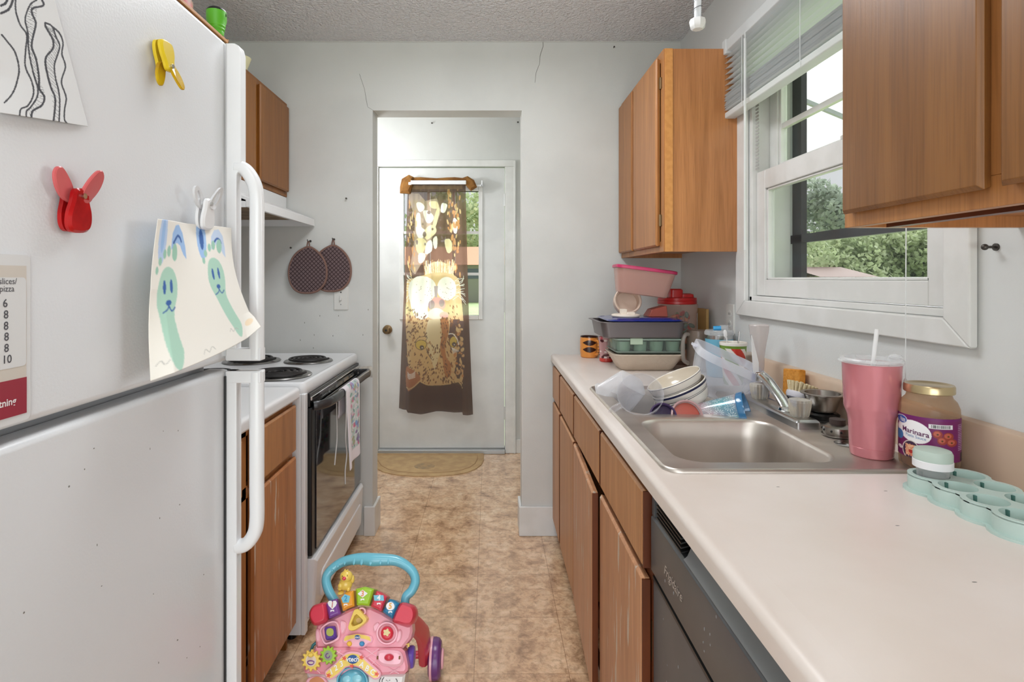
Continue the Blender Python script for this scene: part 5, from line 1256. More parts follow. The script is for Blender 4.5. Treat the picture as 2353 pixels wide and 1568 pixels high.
# small jar with sage lid standing in the first cup
bjx, bjy = .781, .997; B = Matrix.Translation((bjx, bjy, CT + .009))
bj = thing('small_jar', 'small clear jar with a sage lid standing in the first cup of the sage tray', 'jar', (bjx, bjy, CT + .009))
part('glass', MB().lathe([(.018, 0), (.0205, .003), (.0225, .012), (.0245, .035), (.0245, .040)], 32, B, cap1=False), clear('jar_plastic', (226, 226, 226), .25), bj)
part('collar', MB().lathe([(.026, .034), (.0295, .035), (.0295, .047), (.0285, .048)], 36, B), mat('white_collar', (226, 226, 228), .35), bj)
part('lid', MB().lathe([(.0288, .0475), (.0288, .060), (.0265, .065), (.020, .067), (.001, .068)], 36, B), mat('sage_lid', (178, 194, 184), .45), bj)

# ------------------------------------------------------------------ dishes in the far bowl
M_CER = mat('white_ceramic', (228, 222, 212), .14, coat=.5); M_NAVY = mat('navy_band', (30, 34, 66), .25)
M_CREAM = mat('cream_ceramic', (208, 196, 178), .14, coat=.5)
def bowl(label, c, tilt, band, group='striped cereal bowls stacked in the sink'):
    t = thing('cereal_bowl', label, 'bowl', c, tilt, group)
    part('bowl_body', MB().lathe([(.036, 0), (.038, .004), (.036, .006), (.058, .016), (.074, .030), (.080, .046), (.0815, .056), (.0800, .0575), (.0785, .056), (.076, .046), (.069, .032), (.052, .020), (.001, .014)], 56), M_CER, t, w=False)
    for z, r, h in band: part('stripe', MB().lathe([(r - .0015, z), (r + .0004, z + .0003), (r + .0006, z + h), (r - .0015, z + h + .0003)], 56, cap0=False, cap1=False), M_NAVY, t, w=False)
    part('interior', MB().lathe([(.0775, .0562), (.0752, .0465), (.068, .0330), (.052, .0212), (.001, .0152)], 48, cap0=False), M_CREAM, t, w=False)
    return t
tl = (math.radians(-3), math.radians(-25), 0); TM = Euler(tl).to_matrix(); bc = Vector((.565, 1.665, .925))
dn = TM @ Vector((0, 0, 1)) * .026
bowl('top striped white cereal bowl, cream inside, tilted in the far sink bowl', tuple(bc), tl, ((.0535, .0810, .0016), (.033, .0755, .0010)))
bowl('middle striped white cereal bowl with a broad navy band', tuple(bc - dn + Vector((.003, -.002, 0))), tl, ((.048, .0806, .0065), (.034, .0758, .001)))
bowl('bottom striped white cereal bowl of the stack in the sink', tuple(bc - 2.0 * dn + Vector((-.002, .003, 0))), tl, ((.0535, .0810, .0016),))
# measuring jug lying on its side, open mouth toward upper left
M_CLR = clear('clear_plastic', (236, 236, 238), .06, .03, .8)
def openbox(fn, w0, d0, w1, d1, h, r, th=.002, lip=.004):
    """tapering rounded container: outside up, lip, inside down"""
    rr = lambda w, d, q: rrect(-w / 2, w / 2, -d / 2, d / 2, q, 5)
    L = [[(x, y, 0) for x, y in rr(w0 - .02, d0 - .02, r * .6)], [(x, y, .003) for x, y in rr(w0 - .004, d0 - .004, r * .9)], [(x, y, .01) for x, y in rr(w0, d0, r)], [(x, y, h - .006) for x, y in rr(w1, d1, r)],
         [(x, y, h - .006) for x, y in rr(w1 + 2 * lip, d1 + 2 * lip, r)], [(x, y, h) for x, y in rr(w1 + 2 * lip, d1 + 2 * lip, r)], [(x, y, h) for x, y in rr(w1 - 2 * th, d1 - 2 * th, r)], [(x, y, .012) for x, y in rr(w0 - 2 * th, d0 - 2 * th, r)], [(x, y, .005) for x, y in rr(w0 - .02, d0 - .02, r * .6)]]
    return MB().loft(L)
mj = thing('measuring_jug', 'clear plastic measuring jug lying tilted at the left end of the sink', 'measuring jug', (.432, 1.615, .915), (math.radians(48), math.radians(-26), math.radians(4)))
part('jug_body', MB().lathe([(.040, 0), (.048, .006), (.056, .05), (.062, .105), (.064, .108), (.061, .108), (.054, .05), (.046, .009), (.001, .006)], 40, Matrix.Translation((0, 0, -.05))), M_CLR, mj, w=False)
part('handle', MB().tube(smooth_path([(-.060, 0, .048), (-.085, 0, .046), (-.094, 0, .030), (-.088, 0, -.01), (-.070, 0, -.025), (-.052, 0, -.022)], 5), .0062, 10, flat=(1, 1.5)), M_CLR, mj, w=False)
M_INK = mat('grey_ink', (96, 92, 100), .5)
mks = MB()
for k in range(8):
    r_ = .0505 + .0105 * (k / 8)
    for a0 in (-1.9, -1.3):
        for q_ in range(3):
            a = a0 + q_ * .07; z = -.036 + k * .011
            mks.box(-.0022, .0022, -.0003, .0003, -.0006, .0006, Matrix.Translation((0, 0, z)) @ Matrix.Rotation(a, 4, 'Z') @ Matrix.Translation((r_ + .0006, 0, 0)) @ Matrix.Rotation(PI / 2, 4, 'Z'))
part('scale_marks', mks, M_INK, mj, w=False)
cb_ = thing('food_container', 'clear rectangular food container upside down leaning over the measuring jug', 'container', (.452, 1.775, .945), (math.radians(-138), math.radians(26), math.radians(20)))
part('tub', openbox(None, .095, .075, .115, .095, .11, .02), clear('frosted_plastic', (240, 240, 242), .26, .12, .6), cb_, w=False)
# colourful small things in the bowl
def lidded(name, label, cat, c, rot, r, h, mb_, ml, mi):
    t = thing(name, label, cat, c, rot)
    part('cup_body', MB().lathe([(r * .8, 0), (r * .85, .002), (r, h), (r * .97, h), (r * .8, .006), (.001, .005)], 36), mb_, t, w=False)
    part('rim', MB().lathe([(r * .93, h - .002), (r * 1.06, h - .001), (r * 1.06, h + .005), (r * .95, h + .006), (r * .90, h + .002)], 36, cap0=False, cap1=False), ml, t, w=False)
    if mi: part('inner_disc', MB().lathe([(r * .88, h - .001), (r * .7, h + .001), (.001, h)], 32), mi, t, w=False)
    return t
lidded('snack_cup', 'round clear cup with a coral red disc facing forward in the sink', 'cup', (.540, 1.572, .882), (math.radians(66), 0, math.radians(-6)), .040, .035, M_CLR, mat('pinkish_rim', (176, 142, 142), .2), mat('coral_red', (170, 84, 72), .4))
lidded('purple_cup', 'dark purple cup between the measuring jug and the bowls', 'cup', (.478, 1.585, .870), (math.radians(60), math.radians(-12), 0), .034, .05, mat('purple_plastic', (74, 58, 110), .3), mat('purple_rim', (66, 50, 84), .25), mat('purple_inside', (44, 34, 60), .4))
ht = thing('patterned_tumbler', 'iridescent blue starburst tumbler lying on its side in the sink', 'tumbler', (.606, 1.592, .880), (math.radians(74), 0, math.radians(60)))
def starc(u, v):
    cu = u * 12; cvv = v * 4.2; row = math.floor(cvv); xx = (cu + (.5 if row % 2 else 0)) % 1 - .5; yy = (cvv % 1) - .5
    a = math.atan2(yy, xx); d = math.hypot(xx, yy)
    w_ = .5 + .5 * math.sin(cu * 1.3 + cvv); q3 = .5 + .5 * math.sin(cu * .8 - cvv * 1.7); base = tuple((110 + 76 * q3, 150 + 20 * w_, 170 + 10 * w_ - 6 * q3))
    if d < .46 and abs(math.sin(a * 6)) < .34: return lin((222, 236, 240))
    return lin(base)
M_HOLO = mat('holographic_print', (120, 170, 190), .12, .3, attr='tint', coat=.5)
rH = lambda v: .038 + .010 * v
tb2 = paint_grid('tumbler_body', 220, 110, lambda u, v: (rH(v) * math.cos(2 * PI * u), rH(v) * math.sin(2 * PI * u), .13 * v - .03), starc, M_HOLO, ht, w=False, wrap=True)
M_BLR = mat('clear_blue_rim', (58, 116, 160), .12, coat=.5)
part('rim', MB().lathe([(.0475, .095), (.0505, .098), (.0515, .108), (.0505, .114), (.047, .113), (.045, .10)], 40, cap0=False, cap1=False), M_BLR, ht, w=False)
part('inside', MB().lathe([(.0465, .108), (.038, .02), (.001, .0)], 36, cap0=False), M_BLR, ht, w=False)
part('base', MB().lathe([(.034, -.03), (.030, -.034), (.001, -.034)], 36, cap0=False), M_BLR, ht, w=False)
# big milky bowl leaning against the back
M_MILK = clear('milky_plastic', (234, 235, 238), .24, .15)
bg_ = thing('storage_tub', 'large milky translucent plastic tub tilted at the back of the sink', 'plastic tub', (.722, 1.800, .925), (math.radians(8), math.radians(24), math.radians(-8)))
part('tub_body', openbox(None, .150, .130, .215, .180, .135, .05, lip=.0005), M_MILK, bg_, w=False)
for o in bg_.children: o.data.transform(Matrix.Translation((0, 0, -.03)))
part('rim_band', MB().loft([[(x, y, z) for x, y in rrect(-.110 - i, .110 + i, -.0925 - i, .0925 + i, .052 + i, 6)] for i, z in ((-.002, .080), (.001, .080), (.002, .105), (-.002, .105))], False, False), clear('milky_rim', (236, 236, 242), .5, .2), bg_, w=False)
part('lug', MB().loft([[(x, y, z) for x, y in rrect(-.128, -.108, -.012, .012, .006, 3)] for z in (.092, .098)]), clear('milky_rim', (236, 236, 242), .5, .2), bg_, w=False)

# ------------------------------------------------------------------ things on the sink deck and along the wall
# upright dish wand with flared clear handle
ux, uy = pz(1758, 1.76), 1.80
dwn = thing('dish_wand', 'dish wand with flared clear handle and blue base standing by the wall', 'dish wand', (ux, uy, CT))
U = Matrix.Translation((ux, uy, CT))
part('handle', MB().lathe([(.014, .075), (.016, .10), (.016, .13), (.021, .165), (.028, .205), (.030, .226), (.028, .229), (.022, .224)], 28, U), clear('wand_clear', (222, 216, 214), .42, .12), dwn)
M_BLUE = mat('blue_plastic', (34, 84, 158), .3)
part('base', MB().lathe([(.026, 0), (.030, .004), (.030, .030), (.024, .045), (.020, .075), (.015, .080)], 28, U), M_BLUE, dwn)
sp_x = ux - .030
simple('measuring_spatula', MB().loft([[(sp_x + dx * .5, uy - .02 + dx * .1, z), (sp_x + dx + w_, uy - .02, z), (sp_x + dx + w_, uy - .016, z), (sp_x + dx * .5, uy - .016 + dx * .1, z)] for z, w_, dx in ((CT + .075, .010, .010), (CT + .11, .016, .004), (CT + .14, .013, .0), (CT + .18, .007, -.004), (CT + .20, .002, -.006))]), mat('white_plastic', (228, 228, 228), .35), 'thin white printed plastic blade leaning against the dish wand', 'spatula', (sp_x, uy - .02, CT + .075))
# sponge
sgx, sgy = .893, 1.665
simple('sponge', MB().box(-.010, .010, -.045, .045, 0, .108, Matrix.Translation((sgx, sgy, CT)) @ Matrix.Rotation(.10, 4, 'Y') @ Matrix.Rotation(-.12, 4, 'X')), mat('orange_sponge', (216, 148, 62), .9, c2=(200, 130, 44), ns=30, bump=.5, bs=120), 'orange rectangular sponge standing against the backsplash', 'sponge', (sgx, sgy, CT), bevel=.004)
# round scrub brush, bristles up
sbx, sby = .862, 1.575; SB = Matrix.Translation((sbx, sby, CT + .045)) @ Matrix.Rotation(.30, 4, 'Y') @ Matrix.Rotation(-.10, 4, 'X')
brs = thing('scrub_brush', 'round dish brush with cream bristles facing up and blue handle cap', 'brush', (sbx, sby, CT))
part('handle', MB().lathe([(.018, -.042), (.022, -.036), (.022, -.012), (.014, -.006)], 24, SB), M_BLUE, brs)
part('brush_head', MB().lathe([(.020, -.010), (.032, -.004), (.035, .004), (.034, .012), (.028, .014)], 32, SB), mat('brush_white', (222, 220, 228), .3), brs)
bm_ = MB(); random.seed(6)
for ring, nn in ((.006, 5), (.014, 10), (.022, 15), (.028, 20)):
    for k in range(nn):
        a = 2 * PI * k / nn; r2 = ring * 1.28
        bm_.cyl(SB @ Vector((ring * math.cos(a), ring * math.sin(a), .012)), SB @ Vector((r2 * math.cos(a), r2 * math.sin(a), .038 + random.uniform(-.002, .002))), .0032, .0042, 6)
part('bristles', bm_, mat('cream_bristle', (222, 206, 168), .8, bump=.4, bs=300), brs)
simple('capped_bottle', MB().lathe([(.015, 0), (.016, .002), (.014, .036), (.013, .040)], 24, Matrix.Translation((.835, 1.60, rz_))), M_DSTEEL, 'small steel capped bottle between the brush and the faucet spout', 'bottle', (.835, 1.60, rz_))

# striped holiday mug with spoon and straw
gx_, gy_ = .866, 2.010; G = Matrix.Translation((gx_, gy_, CT))
mg = thing('striped_mug', 'white mug with red and green diagonal stripes holding a spoon', 'mug', (gx_, gy_, CT))
mprof = [(.030, .0), (.034, .01), (.037, .05), (.041, .09), (.046, .135), (.0475, .148)]
def mr(z): return float(np.interp(z, [q_[1] for q_ in mprof], [q_[0] for q_ in mprof]))
def mugcol(u, v):
    z = .148 * v; a = (u * 2 * PI - math.atan2(-gy_, -gx_) + PI) % (2 * PI) - PI      # 0 = toward the camera
    if z > .139 or a > 1.25: return lin((230, 226, 220))
    if z > .130: return lin((104, 140, 44))
    s_ = (a * 0.040 + z * .8) / .048
    k = (s_ * 1.0) % 2.0
    if k < .62: return lin((196, 58, 48))
    if k < .92: return lin((228, 222, 214))
    if k < 1.62: return lin((104, 140, 44))
    return lin((228, 222, 214))
paint_grid('mug_body', 200, 110, lambda u, v: (gx_ + mr(.148 * v) * math.cos(2 * PI * u), gy_ + mr(.148 * v) * math.sin(2 * PI * u), CT + .148 * v), mugcol, mat('mug_print', (228, 222, 214), .18, attr='tint', coat=.4), mg, wrap=True)
part('mug_inside', MB().lathe([(.0475, .148), (.0465, .150), (.044, .147), (.038, .09), (.031, .01), (.001, .006)], 40, G, cap0=False), M_CER, mg)
ha = math.atan2(-gy_, -gx_) + 1.75; hd_ = Vector((math.cos(ha), math.sin(ha), 0)); g0 = Vector((gx_, gy_, CT))
part('handle', MB().tube(smooth_path([tuple(g0 + hd_ * .040 + Zv * .108), tuple(g0 + hd_ * .062 + Zv * .110), tuple(g0 + hd_ * .072 + Zv * .092), tuple(g0 + hd_ * .068 + Zv * .058), tuple(g0 + hd_ * .050 + Zv * .038), tuple(g0 + hd_ * .034 + Zv * .036)], 5), .0062, 10), M_CER, mg)
simple('plastic_spoon', MB().tube(smooth_path([(gx_ - .012, gy_ + .01, CT + .06), (gx_ - .018, gy_ + .012, CT + .155), (gx_ - .022, gy_ + .012, CT + .166), (gx_ - .024, gy_ + .012, CT + .182), (gx_ - .026, gy_ + .012, CT + .192)], 4), [.0022] * 5 + [.003] * 4 + [.0062] * 5 + [.005, .004, .002], 10, flat=(1, .4), up=(1, 0, 0)), mat('white_plastic', (228, 228, 228), .35), 'white plastic spoon standing in the striped mug', 'spoon', (gx_ - .012, gy_ + .01, CT + .06))
simple('metal_straw', MB().cyl((gx_ + .012, gy_ + .01, CT + .06), (gx_ + .026, gy_ + .01, CT + .186), .0028, n=10), M_CHROME, 'thin metal straw standing in the striped mug', 'straw', (gx_ + .012, gy_ + .01, CT + .06))
# blue insulated cup
vx, vy = .880, 2.17; V_ = Matrix.Translation((vx, vy, CT))
bc_ = thing('insulated_cup', 'light blue insulated cup with steel rim and clear lid', 'cup', (vx, vy, CT))
part('cup_body', MB().lathe([(.040, 0), (.0445, .004), (.0485, .06), (.0505, .145)], 44, V_), mat('sky_blue_coating', (110, 178, 206), .35), bc_)
part('steel_rim', MB().lathe([(.0500, .145), (.0502, .160), (.048, .160), (.047, .10)], 44, V_, cap0=False, cap1=False), M_CHROME, bc_)
lo = part('lid', MB().lathe([(.050, .159), (.0535, .161), (.0535, .170), (.049, .178), (.030, .180), (.001, .180)], 40, V_).lathe([(.016, .180), (.017, .182), (.016, .196), (.001, .197)], 24, V_ @ Matrix.Translation((.018, 0, 0))), clear('lid_plastic', (240, 242, 244), .28, .06), bc_)
part('lid_slider', MB().cyl((vx - .030, vy - .02, CT + .186), (vx - .004, vy - .03, CT + .188), .0085, n=14), mat('bright_blue', (60, 160, 216), .3), lo)
va = math.atan2(-vy, -vx)
def vt(x, y, dy=0): a = va + .30 + x / .0505; r_ = .0492; return (vx + r_ * math.cos(a), vy + r_ * math.sin(a), CT + .104 + y)
text_part('printed_text', 'CI', .020, vt, mat('dark_teal_ink', (60, 84, 96), .4), bc_, sub=1)
part('printed_mark', MB().prism([(x, y) for x, y in circ(0, 0, .0045, .0055, 12)], 0, .0004, lambda x, y, h: tuple(Vector(vt(x + .016, y + .022)) + Vector((math.cos(va), math.sin(va), 0)) * (h + .0006))), mat('dark_teal_ink', (60, 84, 96), .4), bc_)
# clear glass beer mug
ex, ey = .842, 2.29; E = Matrix.Translation((ex, ey, CT))
gm_ = thing('glass_mug', 'heavy clear glass mug with a big handle left of the blue cup', 'mug', (ex, ey, CT))
M_GL = clear('thick_glass', (196, 182, 170), .24, .04)
part('glass_body', MB().lathe([(.040, 0), (.043, .004), (.043, .16), (.042, .166), (.040, .166), (.039, .02), (.001, .018)], 36, E), M_GL, gm_)
part('handle', MB().tube(smooth_path([(ex - .040, ey - .01, CT + .150), (ex - .056, ey - .02, CT + .150), (ex - .067, ey - .025, CT + .128), (ex - .068, ey - .025, CT + .09), (ex - .064, ey - .022, CT + .05), (ex - .042, ey - .01, CT + .034)], 6), .0085, 12), clear('glass_handle', (214, 206, 198), .35, .04), gm_)
# snack tub with red lid and sweets inside
kx_, ky_ = .838, 2.52; Kk = Matrix.Translation((kx_, ky_, CT))
tub = thing('sweets_tub', 'tall clear tub with a red lid full of wrapped sweets in the corner', 'tub', (kx_, ky_, CT))
part('tub_body', MB().lathe([(.070, 0), (.076, .005), (.078, .10), (.081, .105), (.081, .22), (.084, .225), (.085, .262)], 40, Kk @ Matrix.Diagonal((1, .95, 1, 1)), cap1=False), clear('tub_plastic', (232, 216, 208), .18, .1), tub)
rl = part('lid', MB().lathe([(.078, .262), (.084, .263), (.085, .268), (.083, .277), (.085, .279), (.083, .290), (.070, .293), (.001, .293)], 44, Kk @ Matrix.Translation((-.003, 0, 0)) @ Matrix.Diagonal((1, .95, 1, 1))), mat('red_plastic', (186, 34, 34), .28), tub)
part('spout_cap', MB().loft([[(kx_ + x, ky_ - .02 + y, CT + z) for x, y in rrect(-.045 + i, .012 - i, -.025 + i, .025 - i, .012, 4)] for i, z in ((0, .290), (.001, .325), (.006, .330))]).loft([[(kx_ + x, ky_ - .02 + y, CT + z) for x, y in rrect(.0 + i, .060 - i, -.025 + i, .025 - i, .012, 4)] for i, z in ((0, .290), (.002, .306), (.012, .310))]), mat('red_plastic', (186, 34, 34), .28), rl)
cm = [mat('sweet_red', (206, 92, 92), .4), mat('sweet_teal', (92, 150, 150), .4), mat('sweet_peach', (224, 164, 130), .4), mat('sweet_white', (222, 214, 208), .4), mat('sweet_green', (120, 160, 120), .4)]
random.seed(13)
sw = MB(); idx = []
for k in range(170):
    a = random.uniform(0, 2 * PI); r_ = .062 * math.sqrt(random.random()); z = .014 + .205 * random.random()
    nf = len(sw.bm.faces); sw.ball((0, 0, 0), (.016, .010, .008), 8, Matrix.Translation((kx_ + r_ * math.cos(a), ky_ + r_ * math.sin(a) * .95, CT + z)) @ Euler((random.uniform(0, 3), random.uniform(0, 3), random.uniform(0, 3))).to_matrix().to_4x4())
    idx += [k % 5] * (len(sw.bm.faces) - nf)
sw.bm.faces.ensure_lookup_table()
so = part('wrapped_sweets', sw, cm[0], None, fixn=False)
for m_ in cm[1:]: so.data.materials.append(m_)
for p_, i_ in zip(so.data.polygons, idx): p_.material_index = i_
tag(so, 'heap of pink, teal and white wrapped sweets filling the tub with the red lid', 'sweets', kind='stuff')
simple('cutting_board', MB().box(-.006, .006, -.05, .05, 0, .245, Matrix.Translation((.921, 2.44, CT + .001)) @ Matrix.Rotation(0, 4, 'Y')), mat('bamboo', (176, 140, 84), .5), 'narrow wooden board standing upright against the wall behind the sweets tub', 'cutting board', (.921, 2.44, CT), bevel=.002)
simple('checked_packet', MB().box(.748, .765, 2.40, 2.43, 1.02, 1.075), mat('teal_check', (70, 140, 168), .5, c2=(190, 214, 220), ns=120, lo=.48, hi=.52), 'small teal checked packet on the tray between the dark pan and the tub', 'packet', (.757, 2.415, 1.02), bevel=.002)
# --- stack of baking dishes
X0, X1, Y0, Y1 = .505, .775, 2.29, 2.47
def vessel(z0, h, b, tp, th=.004, lip=.0, r=.03, lipz=.004):
    """b,tp = (x0,x1,y0,y1) at base and rim"""
    q_ = lambda B_, i, z, rr_: [(x, y, z) for x, y in rrect(B_[0] + i, B_[1] - i, B_[2] + i, B_[3] - i, rr_, 6)]
    return MB().loft([q_(b, .008, z0, r * .7), q_(b, 0, z0 + .005, r), q_(tp, lip, z0 + h - lipz, r), q_(tp, 0, z0 + h - lipz, r), q_(tp, 0, z0 + h, r), q_(tp, lip + th, z0 + h, r), q_(b, th + .001, z0 + .008, r * .9), q_(b, .012, z0 + .006, r * .7)])
M_BEIGE = mat('beige_stoneware', (206, 190, 172), .4, bump=.25, bs=55)
simple('baking_dish', vessel(CT, .070, (.535, .755, 2.30, 2.44), (.500, .790, 2.26, 2.48), .006, .004, .035), M_BEIGE, 'beige textured baking dish at the bottom of the far stack', 'baking dish', (.645, 2.37, CT), angle=40)
zt_ = CT + .0705
eg = thing('egg_carton', 'pale green lidded storage box with round cups, on the beige baking dish', 'storage box', (.64, 2.37, zt_))
M_SG = mat('pale_green_plastic', (168, 190, 176), .35); M_SGC = clear('green_clear', (206, 216, 208), .12, .06)
part('tray', vessel(zt_, .012, (.512, .782, 2.275, 2.465), (.508, .786, 2.271, 2.469), .002, 0, .015), mat('grey_green_base', (126, 140, 130), .35), eg)
part('cover', MB().loft([[(x, y, z) for x, y in rrect(.510 + i, .784 - i, 2.273 + i, 2.467 - i, .018, 5)] for i, z in ((0, zt_ + .010), (.002, zt_ + .052), (.000, zt_ + .055), (.000, zt_ + .062), (.006, zt_ + .064))]), M_SGC, eg)
part('cover_rim', MB().loft([[(x, y, z) for x, y in rrect(.508 - i, .786 + i, 2.271 - i, 2.469 + i, .018, 5)] for i, z in ((0, zt_ + .056), (.002, zt_ + .057), (.002, zt_ + .062), (0, zt_ + .063))], False, False), M_SG, eg)
for j in range(3):
    for i in range(4): part('cup', MB().lathe([(.020, .004), (.025, .008), (.029, .045), (.029, .047), (.001, .046)], 20, Matrix.Translation((.545 + i * .0665, 2.304 + j * .062, zt_ + .004)) @ Matrix.Diagonal((1.0, .92, 1, 1))), M_SG, eg)
part('latch', MB().loft([[(x, y, z) for x, y in ((.563, 2.262), (.614, 2.262), (.614, 2.270), (.563, 2.270))] for z in (zt_ + .040, zt_ + .066)]), mat('latch_green', (188, 208, 184), .35), eg, .003)
zp = zt_ + .0655
M_PANG = mat('grey_nonstick', (112, 104, 104), .35, .4)
simple('roasting_pan', vessel(zp, .066, (.455, .775, 2.25, 2.485), (.432, .795, 2.235, 2.50), .003, .012, .03, .002), M_PANG, 'dark grey metal roasting pan on the pale green box', 'roasting pan', (.62, 2.37, zp), angle=40)
zb_ = zp + .0665
gb = simple('serving_platter', MB().loft([[(x, y, z) for x, y in rrect(.470 + i, .772 - i, 2.232 + i, 2.500 - i, .03, 6)] for i, z in ((.01, zb_), (0, zb_ + .004), (.006, zb_ + .009), (.012, zb_ + .006), (.03, zb_ + .012), (.034, zb_ + .014))]), mat('cobalt_plastic', (26, 44, 120), .12, coat=.6), 'dark blue glossy platter lying across the roasting pan', 'platter', (.61, 2.37, zb_))
zr = zb_ + .0145
simple('pouring_spout_cover', MB().lathe([(.052, 0), (.058, .004), (.058, .010), (.050, .013), (.045, .014)], 36, Matrix.Translation((.560, 2.33, zr))).box(.535, .560, 2.300, 2.33, zr + .012, zr + .034).box(.555, .590, 2.29, 2.33, zr + .010, zr + .022), mat('ivory_plastic', (222, 210, 196), .4), 'ivory plastic lid with a stepped spout on top of the dark blue platter', 'cover', (.56, 2.33, zr), bevel=.003)
simple('round_container', MB().lathe([(.044, -.02), (.050, -.015), (.056, .0), (.058, .035), (.054, .040), (.048, .034), (.045, .0), (.001, -.008)], 36, Matrix.Translation((.580, 2.405, zr + .056)) @ Matrix.Rotation(math.radians(72), 4, 'X')), mat('tan_plastic', (206, 184, 168), .4), 'tan round container on its side under the pink-lidded box', 'container', (.580, 2.405, zr))
simple('red_wedge', MB().loft([[(.655, 2.33, zr), (.735, 2.33, zr), (.735, 2.42, zr), (.655, 2.42, zr)], [(.672, 2.34, zr + .03), (.733, 2.34, zr + .046), (.733, 2.41, zr + .046), (.672, 2.41, zr + .03)]]), mat('brick_red', (140, 62, 48), .5), 'brick red block under the right end of the pink-lidded box', 'block', (.70, 2.37, zr), bevel=.003)
pk = thing('food_box', 'large rosy food storage box with a magenta lid, tilted on top of the stack', 'storage box', (.638, 2.39, zr + .088), (0, math.radians(7.5), math.radians(-4)))
M_ROSE = clear('rosy_plastic', (226, 190, 178), .45, .2)
part('tub', openbox(None, .205, .115, .240, .150, .108, .028, lip=.003), M_ROSE, pk, w=False)
part('lid', MB().loft([[(x, y, z) for x, y in rrect(-.126 - i, .126 + i, -.080 - i, .080 + i, .03, 6)] for i, z in ((-.002, .102), (0, .103), (0, .113), (-.004, .116), (-.012, .116), (-.016, .113))]), mat('magenta_plastic', (190, 48, 96), .35), pk, w=False)
# mugs at the far left of the counter
ax, ay = pz(1354, 2.70), 2.70; A = Matrix.Translation((ax, ay, CT))
om = thing('orange_mug', 'orange mug with dark brown stripes at the far left end of the counter', 'mug', (ax, ay, CT))
M_ORM = mat('orange_glaze', (216, 140, 62), .25, coat=.4); M_BRN = mat('dark_brown_glaze', (56, 30, 22), .3)
oprof = [(.0, .036), (.004, .041), (.03, .044), (.075, .044), (.096, .042)]
def orr(z): return float(np.interp(z, [q_[0] for q_ in oprof], [q_[1] for q_ in oprof]))
def ocol(u, v):
    z = .101 * v; a = (u * 2 * PI - math.atan2(-ay, -ax) + PI) % (2 * PI) - PI
    if z > .096: return lin((56, 30, 22))
    for zc_ in (.040, .072):
        if abs(z - zc_) < .013 * math.cos(max(-PI / 2, min(PI / 2, (a - .05) * 1.9))): return lin((56, 30, 22))
    return lin((222, 144, 64))
paint_grid('mug_body', 140, 70, lambda u, v: (ax + orr(.101 * v) * math.cos(2 * PI * u), ay + orr(.101 * v) * math.sin(2 * PI * u), CT + .101 * v), ocol, mat('orange_print', (216, 140, 62), .25, attr='tint', coat=.4), om, wrap=True)
part('mug_inside', MB().lathe([(.042, .0965), (.0415, .101), (.038, .098), (.038, .06), (.001, .01)], 40, A, cap0=False), M_BRN, om)
hh = math.atan2(-ay, -ax) + .75; hv = Vector((math.cos(hh), math.sin(hh), 0)); o0 = Vector((ax, ay, CT))
hdl = part('handle', MB().tube(smooth_path([tuple(o0 + hv * .040 + Zv * .082), tuple(o0 + hv * .060 + Zv * .080), tuple(o0 + hv * .064 + Zv * .050), tuple(o0 + hv * .056 + Zv * .022), tuple(o0 + hv * .040 + Zv * .018)], 6), .006, 10), M_ORM, om)
for k, (r_, z) in enumerate(((.0625, .070), (.0645, .056), (.0632, .042), (.060, .030))):
    q_ = o0 + hv * r_ + Zv * z; part('stripe', MB().ball(q_, (.0068, .0068, .0028), 12), M_BRN, hdl)
cxp, cyp = pz(1394, 2.55), 2.56; Cc = Matrix.Translation((cxp, cyp, CT))
pc = thing('printed_cup', 'narrow clear cup with a pink print and red bottom next to the orange mug', 'cup', (cxp, cyp, CT))
ccp = Canvas(0, 0, 60, 60, 3, (196, 150, 150)); rng = np.random.default_rng(44)
for k in range(46): ccp.ell(rng.uniform(0, 60), rng.uniform(0, 60), rng.uniform(1.5, 5), rng.uniform(1.5, 6), [(196, 84, 96), (228, 210, 206), (210, 150, 154), (86, 40, 44), (222, 180, 120)][k % 5], rng.uniform(0, 180))
paint_grid('cup_body', 120, 60, lambda u, v: (cxp + (.029 + .005 * v) * math.cos(2 * PI * u), cyp + (.029 + .005 * v) * math.sin(2 * PI * u), CT + .014 + .098 * v), lambda u, v: ccp.at(u * 60, v * 60), mat('cup_print', (206, 170, 170), .2, attr='tint'), pc, wrap=True)
part('base', MB().lathe([(.026, 0), (.030, .003), (.0305, .014), (.029, .018)], 32, Cc), mat('red_base', (200, 66, 58), .25), pc)

# hanging clear rod with a white cap near the ceiling
hx_, hy_ = pz(1603, 1.55), 1.55; hz_ = zz(68, 1.55)
hr = thing('ceiling_pendant', 'thin clear rod with a white octagonal cap hanging from the ceiling', 'pendant', (hx_, hy_, CEIL))
part('rod', MB().cyl((hx_, hy_, hz_ + .02), (hx_, hy_, CEIL), .0095, n=14), clear('rod_plastic', (236, 238, 240), .55, .15), hr)
part('bead', MB().tube([(hx_ + .013 * math.cos(k), hy_ + .013 * math.sin(k), hz_ + .04 + k * .004) for k in np.linspace(0, 30, 90)], .0012, 5), mat('grey_thread', (120, 120, 124), .5), hr)
part('cap', MB().lathe([(.014, 0), (.020, .006), (.023, .020), (.020, .028), (.012, .030)], 8, Matrix.Translation((hx_, hy_, hz_))), mat('white_plastic', (228, 228, 228), .35), hr, .001)
